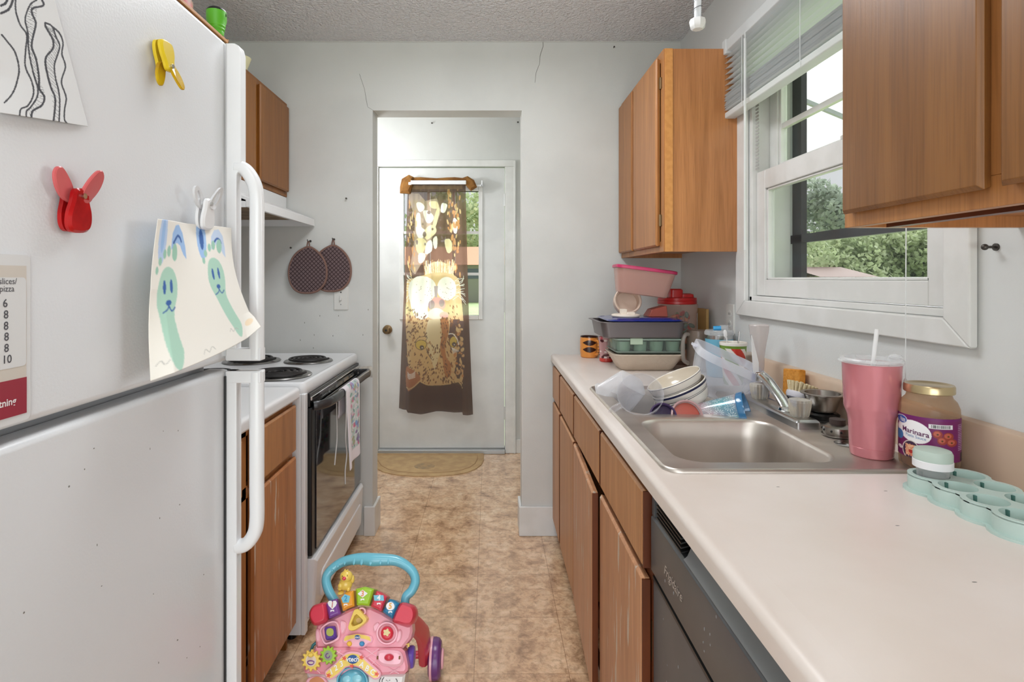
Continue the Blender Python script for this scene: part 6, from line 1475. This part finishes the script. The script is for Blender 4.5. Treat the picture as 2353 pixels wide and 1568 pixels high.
# ceiling lamps out of the frame; kitchen and rear ones are added for fill
for nm, x, y, z, lab in (('ceiling_lamp', -.12, 1.68, CEIL, 'white round ceiling lamp added unseen in the kitchen for fill light'), ('ceiling_lamp', -.15, -.35, CEIL, 'white round ceiling lamp added unseen behind the camera for fill light'), ('ceiling_lamp', -1.0, 3.5, CEIL, 'white round ceiling lamp in the entry')):
    t_ = thing(nm, lab, 'lamp', (x, y, z))
    part('base', MB().lathe([(.15, -.02), (.15, 0)], 36, Matrix.Translation((x, y, z))), M_WHITE, t_)
    part('shade', MB().lathe([(.05, -.065), (.10, -.052), (.135, -.025), (.14, -.02)], 36, Matrix.Translation((x, y, z)), cap1=False), mat('frosted_shade', (240, 238, 230), .5, emis=1.2), t_)
# ------------------------------------------------------------------ baby walker
TH = math.radians(30); PY, PZ = 1.42, .256
eT = Vector((0, math.sin(TH), math.cos(TH))); eN = Vector((0, -math.cos(TH), math.sin(TH)))
P0 = Vector((0, PY, PZ))
def ab(zx, zy):
    """measured point of the walker's face -> coordinates on its tilted plane"""
    px, py = 640 + zx / 4.781, 1240 + zy / 4.781
    d = Vector(((px - CX) / F, 1, -(py - CY) / F)); o = Vector((0, 0, EYE))
    s = (P0 - o).dot(eN) / d.dot(eN); q = o + d * s - P0
    return (q.x, q.dot(eT))
def on(x, y, h): return tuple(P0 + Vector((x, 0, 0)) + eT * y + eN * h)
def A(pts, sm=0):
    r = [ab(*p) for p in pts]
    return [q[:2] for q in smooth_path([(*q, 0) for q in r], sm, True)] if sm else r
wk = thing('baby_walker', 'pink toy baby walker with blue handle and number keys on the kitchen floor', 'baby walker', (-.35, 1.56, 0))
def wp(name, poly, h0, h1, m, parent=None, ins=.003, bev=.0):
    return part(name, MB().prism(poly, h0, h1, on, inset=ins, ih=min(ins, (h1 - h0) * .5)), m, parent or wk, bev)
PK = mat('pink_plastic', (236, 164, 178), .28, coat=.3); PK2 = mat('light_pink_plastic', (244, 184, 198), .25, coat=.3); PKQ = mat('pink_quilt_plastic', (232, 152, 168), .3, coat=.3)
CYN = mat('aqua_plastic', (108, 184, 204), .28, coat=.3); RDP = mat('raspberry_plastic', (212, 62, 82), .28, coat=.3); PPL = mat('violet_plastic', (124, 70, 150), .28, coat=.3)
YLW = mat('yellow_toy_plastic', (236, 204, 96), .3, coat=.3); LIME = mat('lime_plastic', (158, 200, 52), .28, coat=.3); ORN = mat('orange_toy_plastic', (232, 158, 52), .28, coat=.3)
BLU = mat('toy_blue_plastic', (30, 120, 160), .28, coat=.3); WHT = mat('toy_white_plastic', (232, 228, 226), .35)
STK = mat('sticker_white', (238, 236, 236), .4); INKN = mat('logo_blue', (34, 84, 146), .35)
# backing, upper face, lower quilted face, white foot
up = A([(405, 1170), (400, 1040), (415, 940), (470, 905), (560, 880), (640, 840), (710, 805), (790, 765), (860, 745), (950, 745), (1020, 750), (1130, 800), (1260, 880), (1340, 915), (1420, 940), (1465, 935), (1470, 1010), (1450, 1090), (1380, 1180), (1360, 1210), (900, 1230), (420, 1200)], 0)
wp('face_panel', up, -.070, .0, PK, ins=.006)
lowp = A([(420, 1190), (390, 1230), (320, 1300), (290, 1380), (285, 1430), (300, 1470), (620, 1490), (1100, 1490), (1390, 1475), (1420, 1440), (1425, 1390), (1410, 1310), (1390, 1230), (1350, 1195), (900, 1185)], 0)
lq = wp('quilted_panel', lowp, -.075, .010, PKQ, ins=.006)
foot_ = A([(308, 1470), (1395, 1478), (1380, 1568), (1350, 1900), (1290, 2090), (420, 2090), (345, 1900), (320, 1568)], 0)
ft = wp('front_body', foot_, -.080, .002, WHT, ins=.006)
# quilting ribs on the lower face
for k, (a_, b_) in enumerate((((960, 1200), (1110, 1300)), ((1110, 1200), (960, 1300)), ((1110, 1300), (1000, 1400)), ((1000, 1300), (1120, 1400)), ((330, 1330), (470, 1470)), ((470, 1330), (330, 1450)), ((1200, 1400), (1330, 1470)), ((1340, 1400), (1230, 1470)), ((620, 1210), (760, 1290)), ((700, 1210), (620, 1300)))):
    pa, pb = ab(*a_), ab(*b_); part('quilt_rib', MB().tube([on(*pa, .010), on((pa[0] + pb[0]) / 2, (pa[1] + pb[1]) / 2, .0115), on(*pb, .010)], .0016, 6), PK2, lq)
# handle
hpz = [(620, 720), (545, 610), (500, 500), (500, 400), (560, 320), (660, 250), (780, 215), (900, 205), (1020, 215), (1150, 215), (1270, 225), (1380, 275), (1465, 360), (1490, 460), (1450, 560), (1385, 630), (1375, 710)]
hp3 = smooth_path([on(*ab(*q), -.030) for q in hpz], 5)
rr_ = [float(np.interp(i / (len(hp3) - 1), [0, .15, .3, .42, .5, .58, .7, .85, 1], [.0115, .0125, .0125, .0150, .0172, .0150, .0125, .0125, .0115])) for i in range(len(hp3))]
hnd = part('handle', MB().tube(hp3, rr_, 18, up=tuple(eN)), CYN, wk)
for zx, zy, r1, r2 in ((815, 240, 20, 42), (900, 232, 24, 52), (1000, 232, 26, 56), (1110, 232, 22, 48), (1195, 236, 16, 40), (710, 262, 18, 20), (635, 290, 18, 20), (570, 340, 16, 18)):
    c_ = ab(zx, zy); part('grip_bump', MB().lathe([(1, 0), (.8, .35), (.3, .5), (0.001, .52)], 18, Matrix.Translation(on(*c_, -.0175)) @ Matrix.Rotation(-TH + PI / 2, 4, 'X') @ Matrix.Diagonal((r1 * .00022, r2 * .00022, .006, 1))), CYN, hnd)
# red end caps
def blob(name, zx, zy, rx, ry, h, hr_, m, parent=None):
    c_ = ab(zx, zy); e_ = ab(zx + rx, zy)[0] - c_[0]; f_ = abs(ab(zx, zy + ry)[1] - c_[1])
    M = Matrix(((1, 0, 0, 0), (0, eT.y, eN.y, 0), (0, eT.z, eN.z, 0), (0, 0, 0, 1)))
    return part(name, MB().ball((0, 0, 0), (e_, f_, hr_), 28, Matrix.Translation(on(*c_, h)) @ M), m, parent or wk)
part('end_cap', MB().prism(A([(545, 885), (530, 705), (450, 708), (390, 735), (352, 800), (355, 870), (385, 925), (430, 945)], 4), -.055, .022, on, inset=.006, ih=.010), RDP, wk, .003)
part('end_cap', MB().prism(A([(1262, 890), (1345, 705), (1440, 712), (1490, 745), (1510, 810), (1500, 880), (1465, 935), (1405, 945), (1330, 925)], 4), -.055, .022, on, inset=.006, ih=.010), RDP, wk, .003)
# number keys
keys = [([(525, 710), (575, 668), (660, 640), (705, 825), (640, 850), (562, 885)], PPL, '1', (610, 722), (200, 120, 120)),
        ([(675, 635), (750, 580), (840, 550), (852, 740), (780, 765), (712, 802)], ORN, '2', (755, 655), (60, 150, 190)),
        ([(850, 540), (960, 514), (1070, 542), (1050, 610), (1008, 742), (930, 732), (862, 736)], LIME, '3', (938, 600), (226, 140, 90)),
        ([(1082, 555), (1150, 585), (1210, 628), (1140, 805), (1080, 770), (1012, 742)], RDP, '4', (1115, 645), (236, 240, 240)),
        ([(1222, 645), (1290, 665), (1345, 702), (1262, 885), (1205, 845), (1142, 800)], BLU, '5', (1240, 735), (232, 170, 60))]
for poly, m_, s_, (cx, cy), tc_ in keys:
    k = part('number_key', MB().prism(shrink(A(poly), .0015), -.045, .018, on, inset=.005, ih=.006), m_, wk, .002)
    shp = {'1': [(0, 46), (-40, 8), (-52, -22), (-36, -46), (-10, -46), (0, -30), (12, -46), (38, -46), (50, -22), (38, 8)], '2': [(-50, -10), (-10, -52), (48, -30), (34, 40), (-30, 44)],
           '3': [(-54, 0), (0, -44), (56, -4), (0, 42)], '4': [(-56, -30), (50, -30), (56, 30), (-50, 30)], '5': circ(0, 0, 46, n=20)}[s_]
    sm_ = mat('sticker_aqua', (120, 190, 210), .4) if s_ in '24' else STK
    part('sticker', MB().prism(A([(cx + a_, cy + b_) for a_, b_ in shp]), .018, .0188, on), sm_, k)
    c0 = ab(cx, cy); text_part('printed_number', s_, .018, lambda x, y, c0=c0: on(c0[0] + x, c0[1] + y, .0194), mat('number_ink_' + 'abcdef'[int(s_)], tc_, .4), k, bold=.0004)
    part('sticker', MB().prism(A([(cx - 22, cy + 54), (cx + 18, cy + 52), (cx + 20, cy + 72), (cx - 4, cy + 64), (cx - 20, cy + 78)]), .018, .0188, on), STK, k)
# yellow chick standing on the orange key
cc_ = on(*ab(740, 490), .004); CM = Vector(cc_)
ch_ = part('chick_figure', MB().ball(CM, (.0185, .015, .0165), 20).ball(CM + Vector((.002, 0, .020)), (.0175, .0150, .0150), 20).ball(CM + Vector((-.013, -.005, -.008)), (.007, .010, .006), 12).ball(CM + Vector((.010, -.007, -.009)), (.006, .010, .006), 12)
           .ball(CM + Vector((.018, .002, .012)), (.006, .005, .011), 12).ball(CM + Vector((-.011, -.010, .0)), (.007, .006, .008), 12).cyl(CM + Vector((.002, 0, .033)), CM + Vector((.007, 0, .039)), .004, .001, 8).cyl(CM + Vector((-.002, 0, .033)), CM + Vector((-.001, 0, .040)), .004, .001, 8)
           .ball(CM + Vector((-.010, -.010, -.018)), (.009, .010, .004), 12).ball(CM + Vector((.010, -.010, -.018)), (.009, .010, .004), 12), YLW, wk)
part('beak', MB().lathe([(.0055, 0), (.004, .005), (.001, .009)], 12, Matrix.Translation(CM + Vector((0, -.0125, .022))) @ Matrix.Rotation(PI / 2, 4, 'X') @ Matrix.Diagonal((1.1, .9, 1, 1))), mat('beak_red', (214, 70, 84), .3), ch_)
part('eye', MB().ball(CM + Vector((-.0055, -.0118, .027)), .0013, 8), M_BLACK, ch_); part('eye', MB().ball(CM + Vector((.0075, -.0115, .028)), .0013, 8), M_BLACK, ch_)
# recessed rings on the upper face
def ring(name, outer, inner, h, m, parent=None):
    o_, i_ = A(outer, 4), A(inner, 4)
    n_ = min(len(o_), len(i_)); o_, i_ = o_[:n_], i_[:n_]
    mb = MB().loft([[on(*p, 0.0) for p in o_], [on(*p, h * .8) for p in shrink(o_, .001)], [on(*p, h) for p in shrink(o_, .0022)], [on(*p, h) for p in shrink(i_, -.0012)], [on(*p, h * .7) for p in i_], [on(*p, .001) for p in i_]], False, False)
    return part(name, mb, m, parent or wk)
def sq(cx, cy, rx, ry, e=3, n=12, rot=0):
    P = []
    for k in range(n):
        a = 2 * PI * k / n; c_, s_ = math.cos(a), math.sin(a); x = rx * math.copysign(abs(c_) ** (2 / e), c_); y = ry * math.copysign(abs(s_) ** (2 / e), s_)
        P.append((cx + x * math.cos(rot) - y * math.sin(rot), cy + x * math.sin(rot) + y * math.cos(rot)))
    return P
ring('frame', [(468, 965), (560, 900), (640, 895), (680, 960), (685, 1080), (630, 1130), (530, 1165), (485, 1120), (462, 1040)], [(490, 985), (565, 930), (630, 922), (655, 970), (658, 1060), (615, 1100), (535, 1130), (505, 1100), (486, 1040)], .010, PK2)
ring('frame', sq(1197, 1032, 124, 132, 2, 14), sq(1197, 1032, 94, 102, 2, 14), .010, PK2)
part('side_ear', MB().prism(A([(680, 905), (730, 905), (752, 950), (730, 1020), (690, 1035)], 4), 0, .007, on, inset=.003, ih=.003), PK2, wk)
part('side_ear', MB().prism(A([(1040, 960), (1080, 920), (1110, 930), (1100, 980), (1060, 1020)], 4), 0, .007, on, inset=.003, ih=.003), PK2, wk)
part('side_ear', MB().prism(A([(1320, 1000), (1355, 1010), (1350, 1090), (1310, 1140), (1290, 1110)], 4), 0, .007, on, inset=.003, ih=.003), PK2, wk)
part('side_ear', MB().prism(A([(415, 1000), (450, 990), (470, 1060), (450, 1125), (415, 1110)], 4), 0, .007, on, inset=.003, ih=.003), PK2, wk)
pb_ = part('square_button', MB().prism(A(sq(580, 1030, 62, 74, 6, 20, -.12)), 0, .014, on, inset=.004, ih=.005), mat('purple_button', (96, 62, 150), .25), wk, .002)
part('sticker', MB().prism(A(sq(580, 1018, 40, 44, 2.4, 16)), .014, .0147, on), mat('sticker_olive', (170, 176, 84), .4), pb_)
rb_ = part('round_button', MB().prism(A(sq(1197, 1032, 68, 76, 2, 24)), 0, .014, on, inset=.005, ih=.005), mat('red_button', (214, 56, 72), .25), wk, .002)
part('sticker', MB().prism(A([(1197 + (34 + 7 * math.cos(5 * a)) * math.cos(a), 1022 + (36 + 7 * math.cos(5 * a)) * math.sin(a)) for a in np.linspace(0, 2 * PI, 40, endpoint=False)]), .014, .0147, on), mat('sticker_flower', (226, 206, 150), .4), rb_)
tri_o = [(862, 762), (905, 768), (985, 855), (990, 890), (960, 930), (860, 1000), (800, 1005), (778, 975), (785, 930), (835, 790)]
tri_i = [(865, 835), (880, 830), (935, 882), (936, 900), (915, 920), (850, 945), (832, 945), (822, 930), (826, 910), (852, 850)]
tw_ = ring('triangle_turner', tri_o, tri_i, .022, YLW)
part('turner_face', MB().prism(A([(868, 830), (940, 890), (845, 950), (820, 940)], 4), .001, .006, on), mat('mustard', (190, 164, 50), .35), tw_)
part('sticker', MB().prism(A(sq(885, 890, 28, 28, 2, 16)), .006, .0066, on), mat('sticker_tan', (206, 176, 110), .4), tw_)
ring('top_knob', sq(925, 790, 50, 52, 2, 14), sq(925, 795, 24, 26, 2, 14), .012, PK2)
# middle badge with two small buttons
mbp = part('badge_panel', MB().prism(A([(712, 1100), (735, 1060), (800, 1045), (875, 1032), (950, 1045), (1020, 1062), (1040, 1095), (1030, 1135), (990, 1150), (940, 1186), (800, 1186), (750, 1150), (712, 1135)], 4), 0, .008, on, inset=.003, ih=.003), PK2, wk)
part('sticker', MB().prism(A([(725, 1098), (748, 1062), (810, 1050), (875, 1040), (945, 1050), (1008, 1070), (1020, 1118), (950, 1092), (875, 1080), (800, 1092), (735, 1118)]), .008, .0087, on), YLW, mbp)
part('logo_oval', MB().prism(A(sq(875, 1074, 32, 24, 2, 24)), .0087, .0094, on), INKN, mbp)
c0 = ab(875, 1074); text_part('logo_text', 'vtech', .0068, lambda x, y: on(c0[0] + x, c0[1] + y, .0098), STK, mbp, bold=.0001)
for xx, m_ in ((788, mat('toy_amber', (238, 190, 70), .25)), (925, mat('toy_sky', (58, 140, 190), .25))): part('small_button', MB().prism(A(sq(xx, 1146, 28, 28, 2, 18)), .008, .015, on, inset=.002, ih=.003), m_, mbp)
# gears
def gear(zx, zy, r, nt, m_, mi_, name='gear'):
    P = []
    for k in range(nt * 4):
        a = 2 * PI * k / (nt * 4); q_ = r * (1.18 if k % 4 in (0, 1) else .92); P.append((zx + q_ * math.cos(a), zy + q_ * 1.12 * math.sin(a)))
    g_ = part(name, MB().prism(A(P), .012, .024, on, inset=.0012, ih=.002), m_, wk, .001)
    part('sticker', MB().prism(A(sq(zx, zy, r * .62, r * .70, 2, 20)), .024, .0248, on), mi_, g_)
    return g_
g1 = gear(385, 1325, 92, 12, YLW, mat('gear_sticker_pale', (226, 206, 190), .4)); g2 = gear(570, 1268, 78, 11, LIME, mat('gear_sticker_grey', (150, 160, 130), .4))
part('knob', MB().prism(A(sq(388, 1262, 30, 26, 2, 16)), .024, .034, on, inset=.002, ih=.003), YLW, g1)
part('gear_doodle', MB().tube([on(*ab(385 + 36 * math.cos(a), 1338 + 30 * math.sin(a) * (1 if a < PI else .4)), .0252) for a in np.linspace(0, 2 * PI, 18)], .0012, 5), PPL, g1)
part('gear_doodle', MB().tube([on(*ab(568 + 22 * math.cos(a), 1270 + 24 * math.sin(a)), .0252) for a in np.linspace(0, 5, 14)], .0011, 5), PPL, g2)
# yellow arched banner 123 vtech ABC
ban_o = [(525, 1460), (560, 1420), (640, 1355), (700, 1290), (760, 1240), (830, 1228), (905, 1240), (960, 1290), (1040, 1365), (1110, 1425), (1140, 1470), (1120, 1520), (1060, 1530), (990, 1480), (900, 1400), (830, 1385), (760, 1400), (680, 1480), (610, 1530), (550, 1525)]
bp = part('banner', MB().prism(A(ban_o, 3), .008, .022, on, inset=.003, ih=.003), PK2, wk)
bi = [(545, 1462), (575, 1430), (650, 1368), (712, 1300), (765, 1258), (830, 1246), (898, 1258), (948, 1305), (1028, 1380), (1095, 1440), (1120, 1474), (1106, 1505), (1062, 1512), (1000, 1468), (905, 1388), (830, 1370), (755, 1388), (672, 1466), (605, 1512), (562, 1508)]
part('sticker', MB().prism(A(bi), .022, .0226, on), YLW, bp)
M_FLW = mat('flower_red', (224, 86, 66), .4)
for fx_, fy_ in ((575, 1485), (1095, 1470), (745, 1300), (930, 1290), (825, 1385)):
    part('flower', MB().prism(A([(fx_ + (20 + 8 * math.cos(5 * a)) * math.cos(a), fy_ + (20 + 8 * math.cos(5 * a)) * math.sin(a)) for a in np.linspace(0, 2 * PI, 30, endpoint=False)]), .0226, .0230, on), M_FLW, bp)
part('logo_oval', MB().prism(A(sq(838, 1310, 58, 48, 2, 32)), .0226, .0250, on, inset=.001, ih=.001), INKN, bp)
c1 = ab(838, 1310); text_part('logo_text', 'vtech', .0148, lambda x, y: on(c1[0] + x, c1[1] + y, .0255), STK, bp, bold=.0003)
for s_, zx, zy, rot in (('1', 605, 1448, .5), ('2', 655, 1405, .45), ('3', 715, 1362, .4), ('A', 935, 1370, -.35), ('B', 992, 1412, -.4), ('C', 1050, 1450, -.5)):
    c2_ = ab(zx, zy)
    def fn(x, y, c2_=c2_, rot=rot): return on(c2_[0] + x * math.cos(rot) - y * math.sin(rot), c2_[1] + x * math.sin(rot) + y * math.cos(rot), .0234)
    text_part('printed_letter', s_, .0165, fn, STK, bp, bold=.0004)
# blue ball window, roller, phone cradle
bw_ = blob('roller_ball', 820, 1560, 150, 150, .004, .018, CYN)
ring('roller_frame', sq(820, 1560, 178, 168, 2, 20), sq(820, 1560, 150, 142, 2, 20), .014, CYN)
blob('bubble', 770, 1530, 50, 44, .020, .004, mat('aqua_pale', (140, 204, 218), .2, coat=.4), bw_); blob('bubble', 880, 1525, 54, 50, .020, .004, mat('aqua_pale', (140, 204, 218), .2, coat=.4), bw_)
cr_ = part('phone_cradle', MB().prism(A([(1095, 1250), (1130, 1215), (1250, 1212), (1340, 1228), (1375, 1280), (1378, 1345), (1335, 1390), (1230, 1395), (1140, 1375), (1092, 1320)], 4), .008, .022, on, inset=.006, ih=.006), PK2, wk, .001)
blob('phone_button', 1230, 1290, 52, 40, .024, .012, RDP, cr_)
for xx in (1104, 1342): part('slot', MB().prism(rrect(*(lambda a_, b_: (a_[0], b_[0], b_[1], a_[1]))(ab(xx - 8, 1275), ab(xx + 8, 1312)), .001, 2), .0205, .0225, on), mat('toy_slot', (120, 70, 30), .5), cr_)
# left picture on the white foot and drawn marks
part('window_frame', MB().prism(A([(310, 1560), (340, 1520), (400, 1505), (490, 1510), (540, 1550), (550, 1640), (310, 1640)], 3), .002, .008, on, inset=.002, ih=.002), PK2, ft)
part('sticker', MB().prism(A([(345, 1568), (370, 1530), (430, 1505), (490, 1530), (520, 1580), (500, 1640), (350, 1640)], 3), .008, .0085, on), mat('toy_brown', (206, 136, 90), .4), ft)
for pts in ([(1128, 1520), (1112, 1545), (1110, 1580)], [(1160, 1515), (1140, 1545), (1138, 1580)], [(1290, 1530), (1305, 1550), (1305, 1580)], [(1185, 1545), (1188, 1552)], [(1225, 1545), (1222, 1552)], [(1202, 1552), (1204, 1558)]):
    part('drawn_line', MB().tube([on(*ab(*q), .003) for q in pts], .0009, 5), M_DARK, ft)
# side knobs
def discx(name, px_, py_, Y, r, w_, m_, parent=None, n=28, bev=.004):
    X, Z = pz(px_, Y), zz(py_, Y)
    return part(name, MB().lathe([(r * .6, -w_ / 2 - .002), (r * .9, -w_ / 2), (r, -w_ / 2 + bev), (r, w_ / 2 - bev), (r * .9, w_ / 2), (r * .6, w_ / 2 + .002)], n, Matrix.Translation((X, Y, Z)) @ Matrix.Rotation(PI / 2, 4, 'Y')), m_, parent or wk)
kb_ = discx('side_knob', 945, 1510, 1.50, .026, .016, mat('violet_knob', (112, 84, 186), .28))
part('side_gear', MB().tube([on(*ab(q, w_), -.01) for q, w_ in ((1388, 1125), (1400, 1160), (1420, 1150), (1424, 1185))], .0028, 6), YLW, wk)
part('side_loop', MB().tube([on(*ab(q, w_), -.02) for q, w_ in ((392, 1140), (355, 1170), (335, 1230), (340, 1290))], .004, 8), mat('teal_toy', (70, 150, 156), .3), wk)
# red legs and wheels
xr = pz(1000, 1.80); xl = 2 * (-.352) - xr
for sx_, xw_ in ((1, xr), (-1, xl)):
    xa = -.352 + sx_ * .130; xb = xw_ - sx_ * .032
    q0 = Vector((-.352 + sx_ * .100, 1.56, .35)); q1 = Vector((xb - sx_ * .030, 1.63, .285)); q2 = Vector((xb, 1.73, .18)); q3 = Vector((xb, 1.79, .070))
    part('leg', MB().tube(smooth_path([tuple(q0), tuple(q1), tuple(q2), tuple(q3)], 6), [.020] * 6 + [.024] * 6 + [.027] * 7, 14, flat=(1.1, .62), up=(0, 0, 1), power=.7), RDP, wk)
    W_ = part('wheel', MB().lathe([(.022, -.020), (.048, -.019), (.057, -.012), (.060, 0), (.057, .012), (.048, .019), (.022, .020)], 36, Matrix.Translation((xw_, 1.80, .060)) @ Matrix.Rotation(PI / 2, 4, 'Y')), mat('purple_wheel', (110, 60, 128), .3, coat=.2), wk)
    part('tread', MB().lathe([(.052, -.016), (.0605, -.014), (.0605, -.007), (.052, -.006)], 36, Matrix.Translation((xw_, 1.80, .060)) @ Matrix.Rotation(PI / 2, 4, 'Y'), False, False), PK2, W_)
    part('hubcap', MB().lathe([(.020, .018), (.030, .021), (.026, .027), (.001, .028)], 28, Matrix.Translation((xw_, 1.80, .060)) @ Matrix.Rotation(PI / 2, 4, 'Y')) if sx_ > 0 else MB().lathe([(.020, -.018), (.030, -.021), (.026, -.027), (.001, -.028)], 28, Matrix.Translation((xw_, 1.80, .060)) @ Matrix.Rotation(PI / 2, 4, 'Y')), PK2, W_)
    part('wheel', MB().lathe([(.015, -.016), (.036, -.015), (.042, 0), (.036, .015), (.015, .016)], 28, Matrix.Translation((-.352 + sx_ * .115, 1.33, .042)) @ Matrix.Rotation(PI / 2, 4, 'Y')), mat('purple_wheel', (110, 60, 128), .3, coat=.2), wk)
part('cross_bar', MB().cyl((xl + .03, 1.78, .085), (xr - .03, 1.78, .085), .011, n=12), RDP, wk)
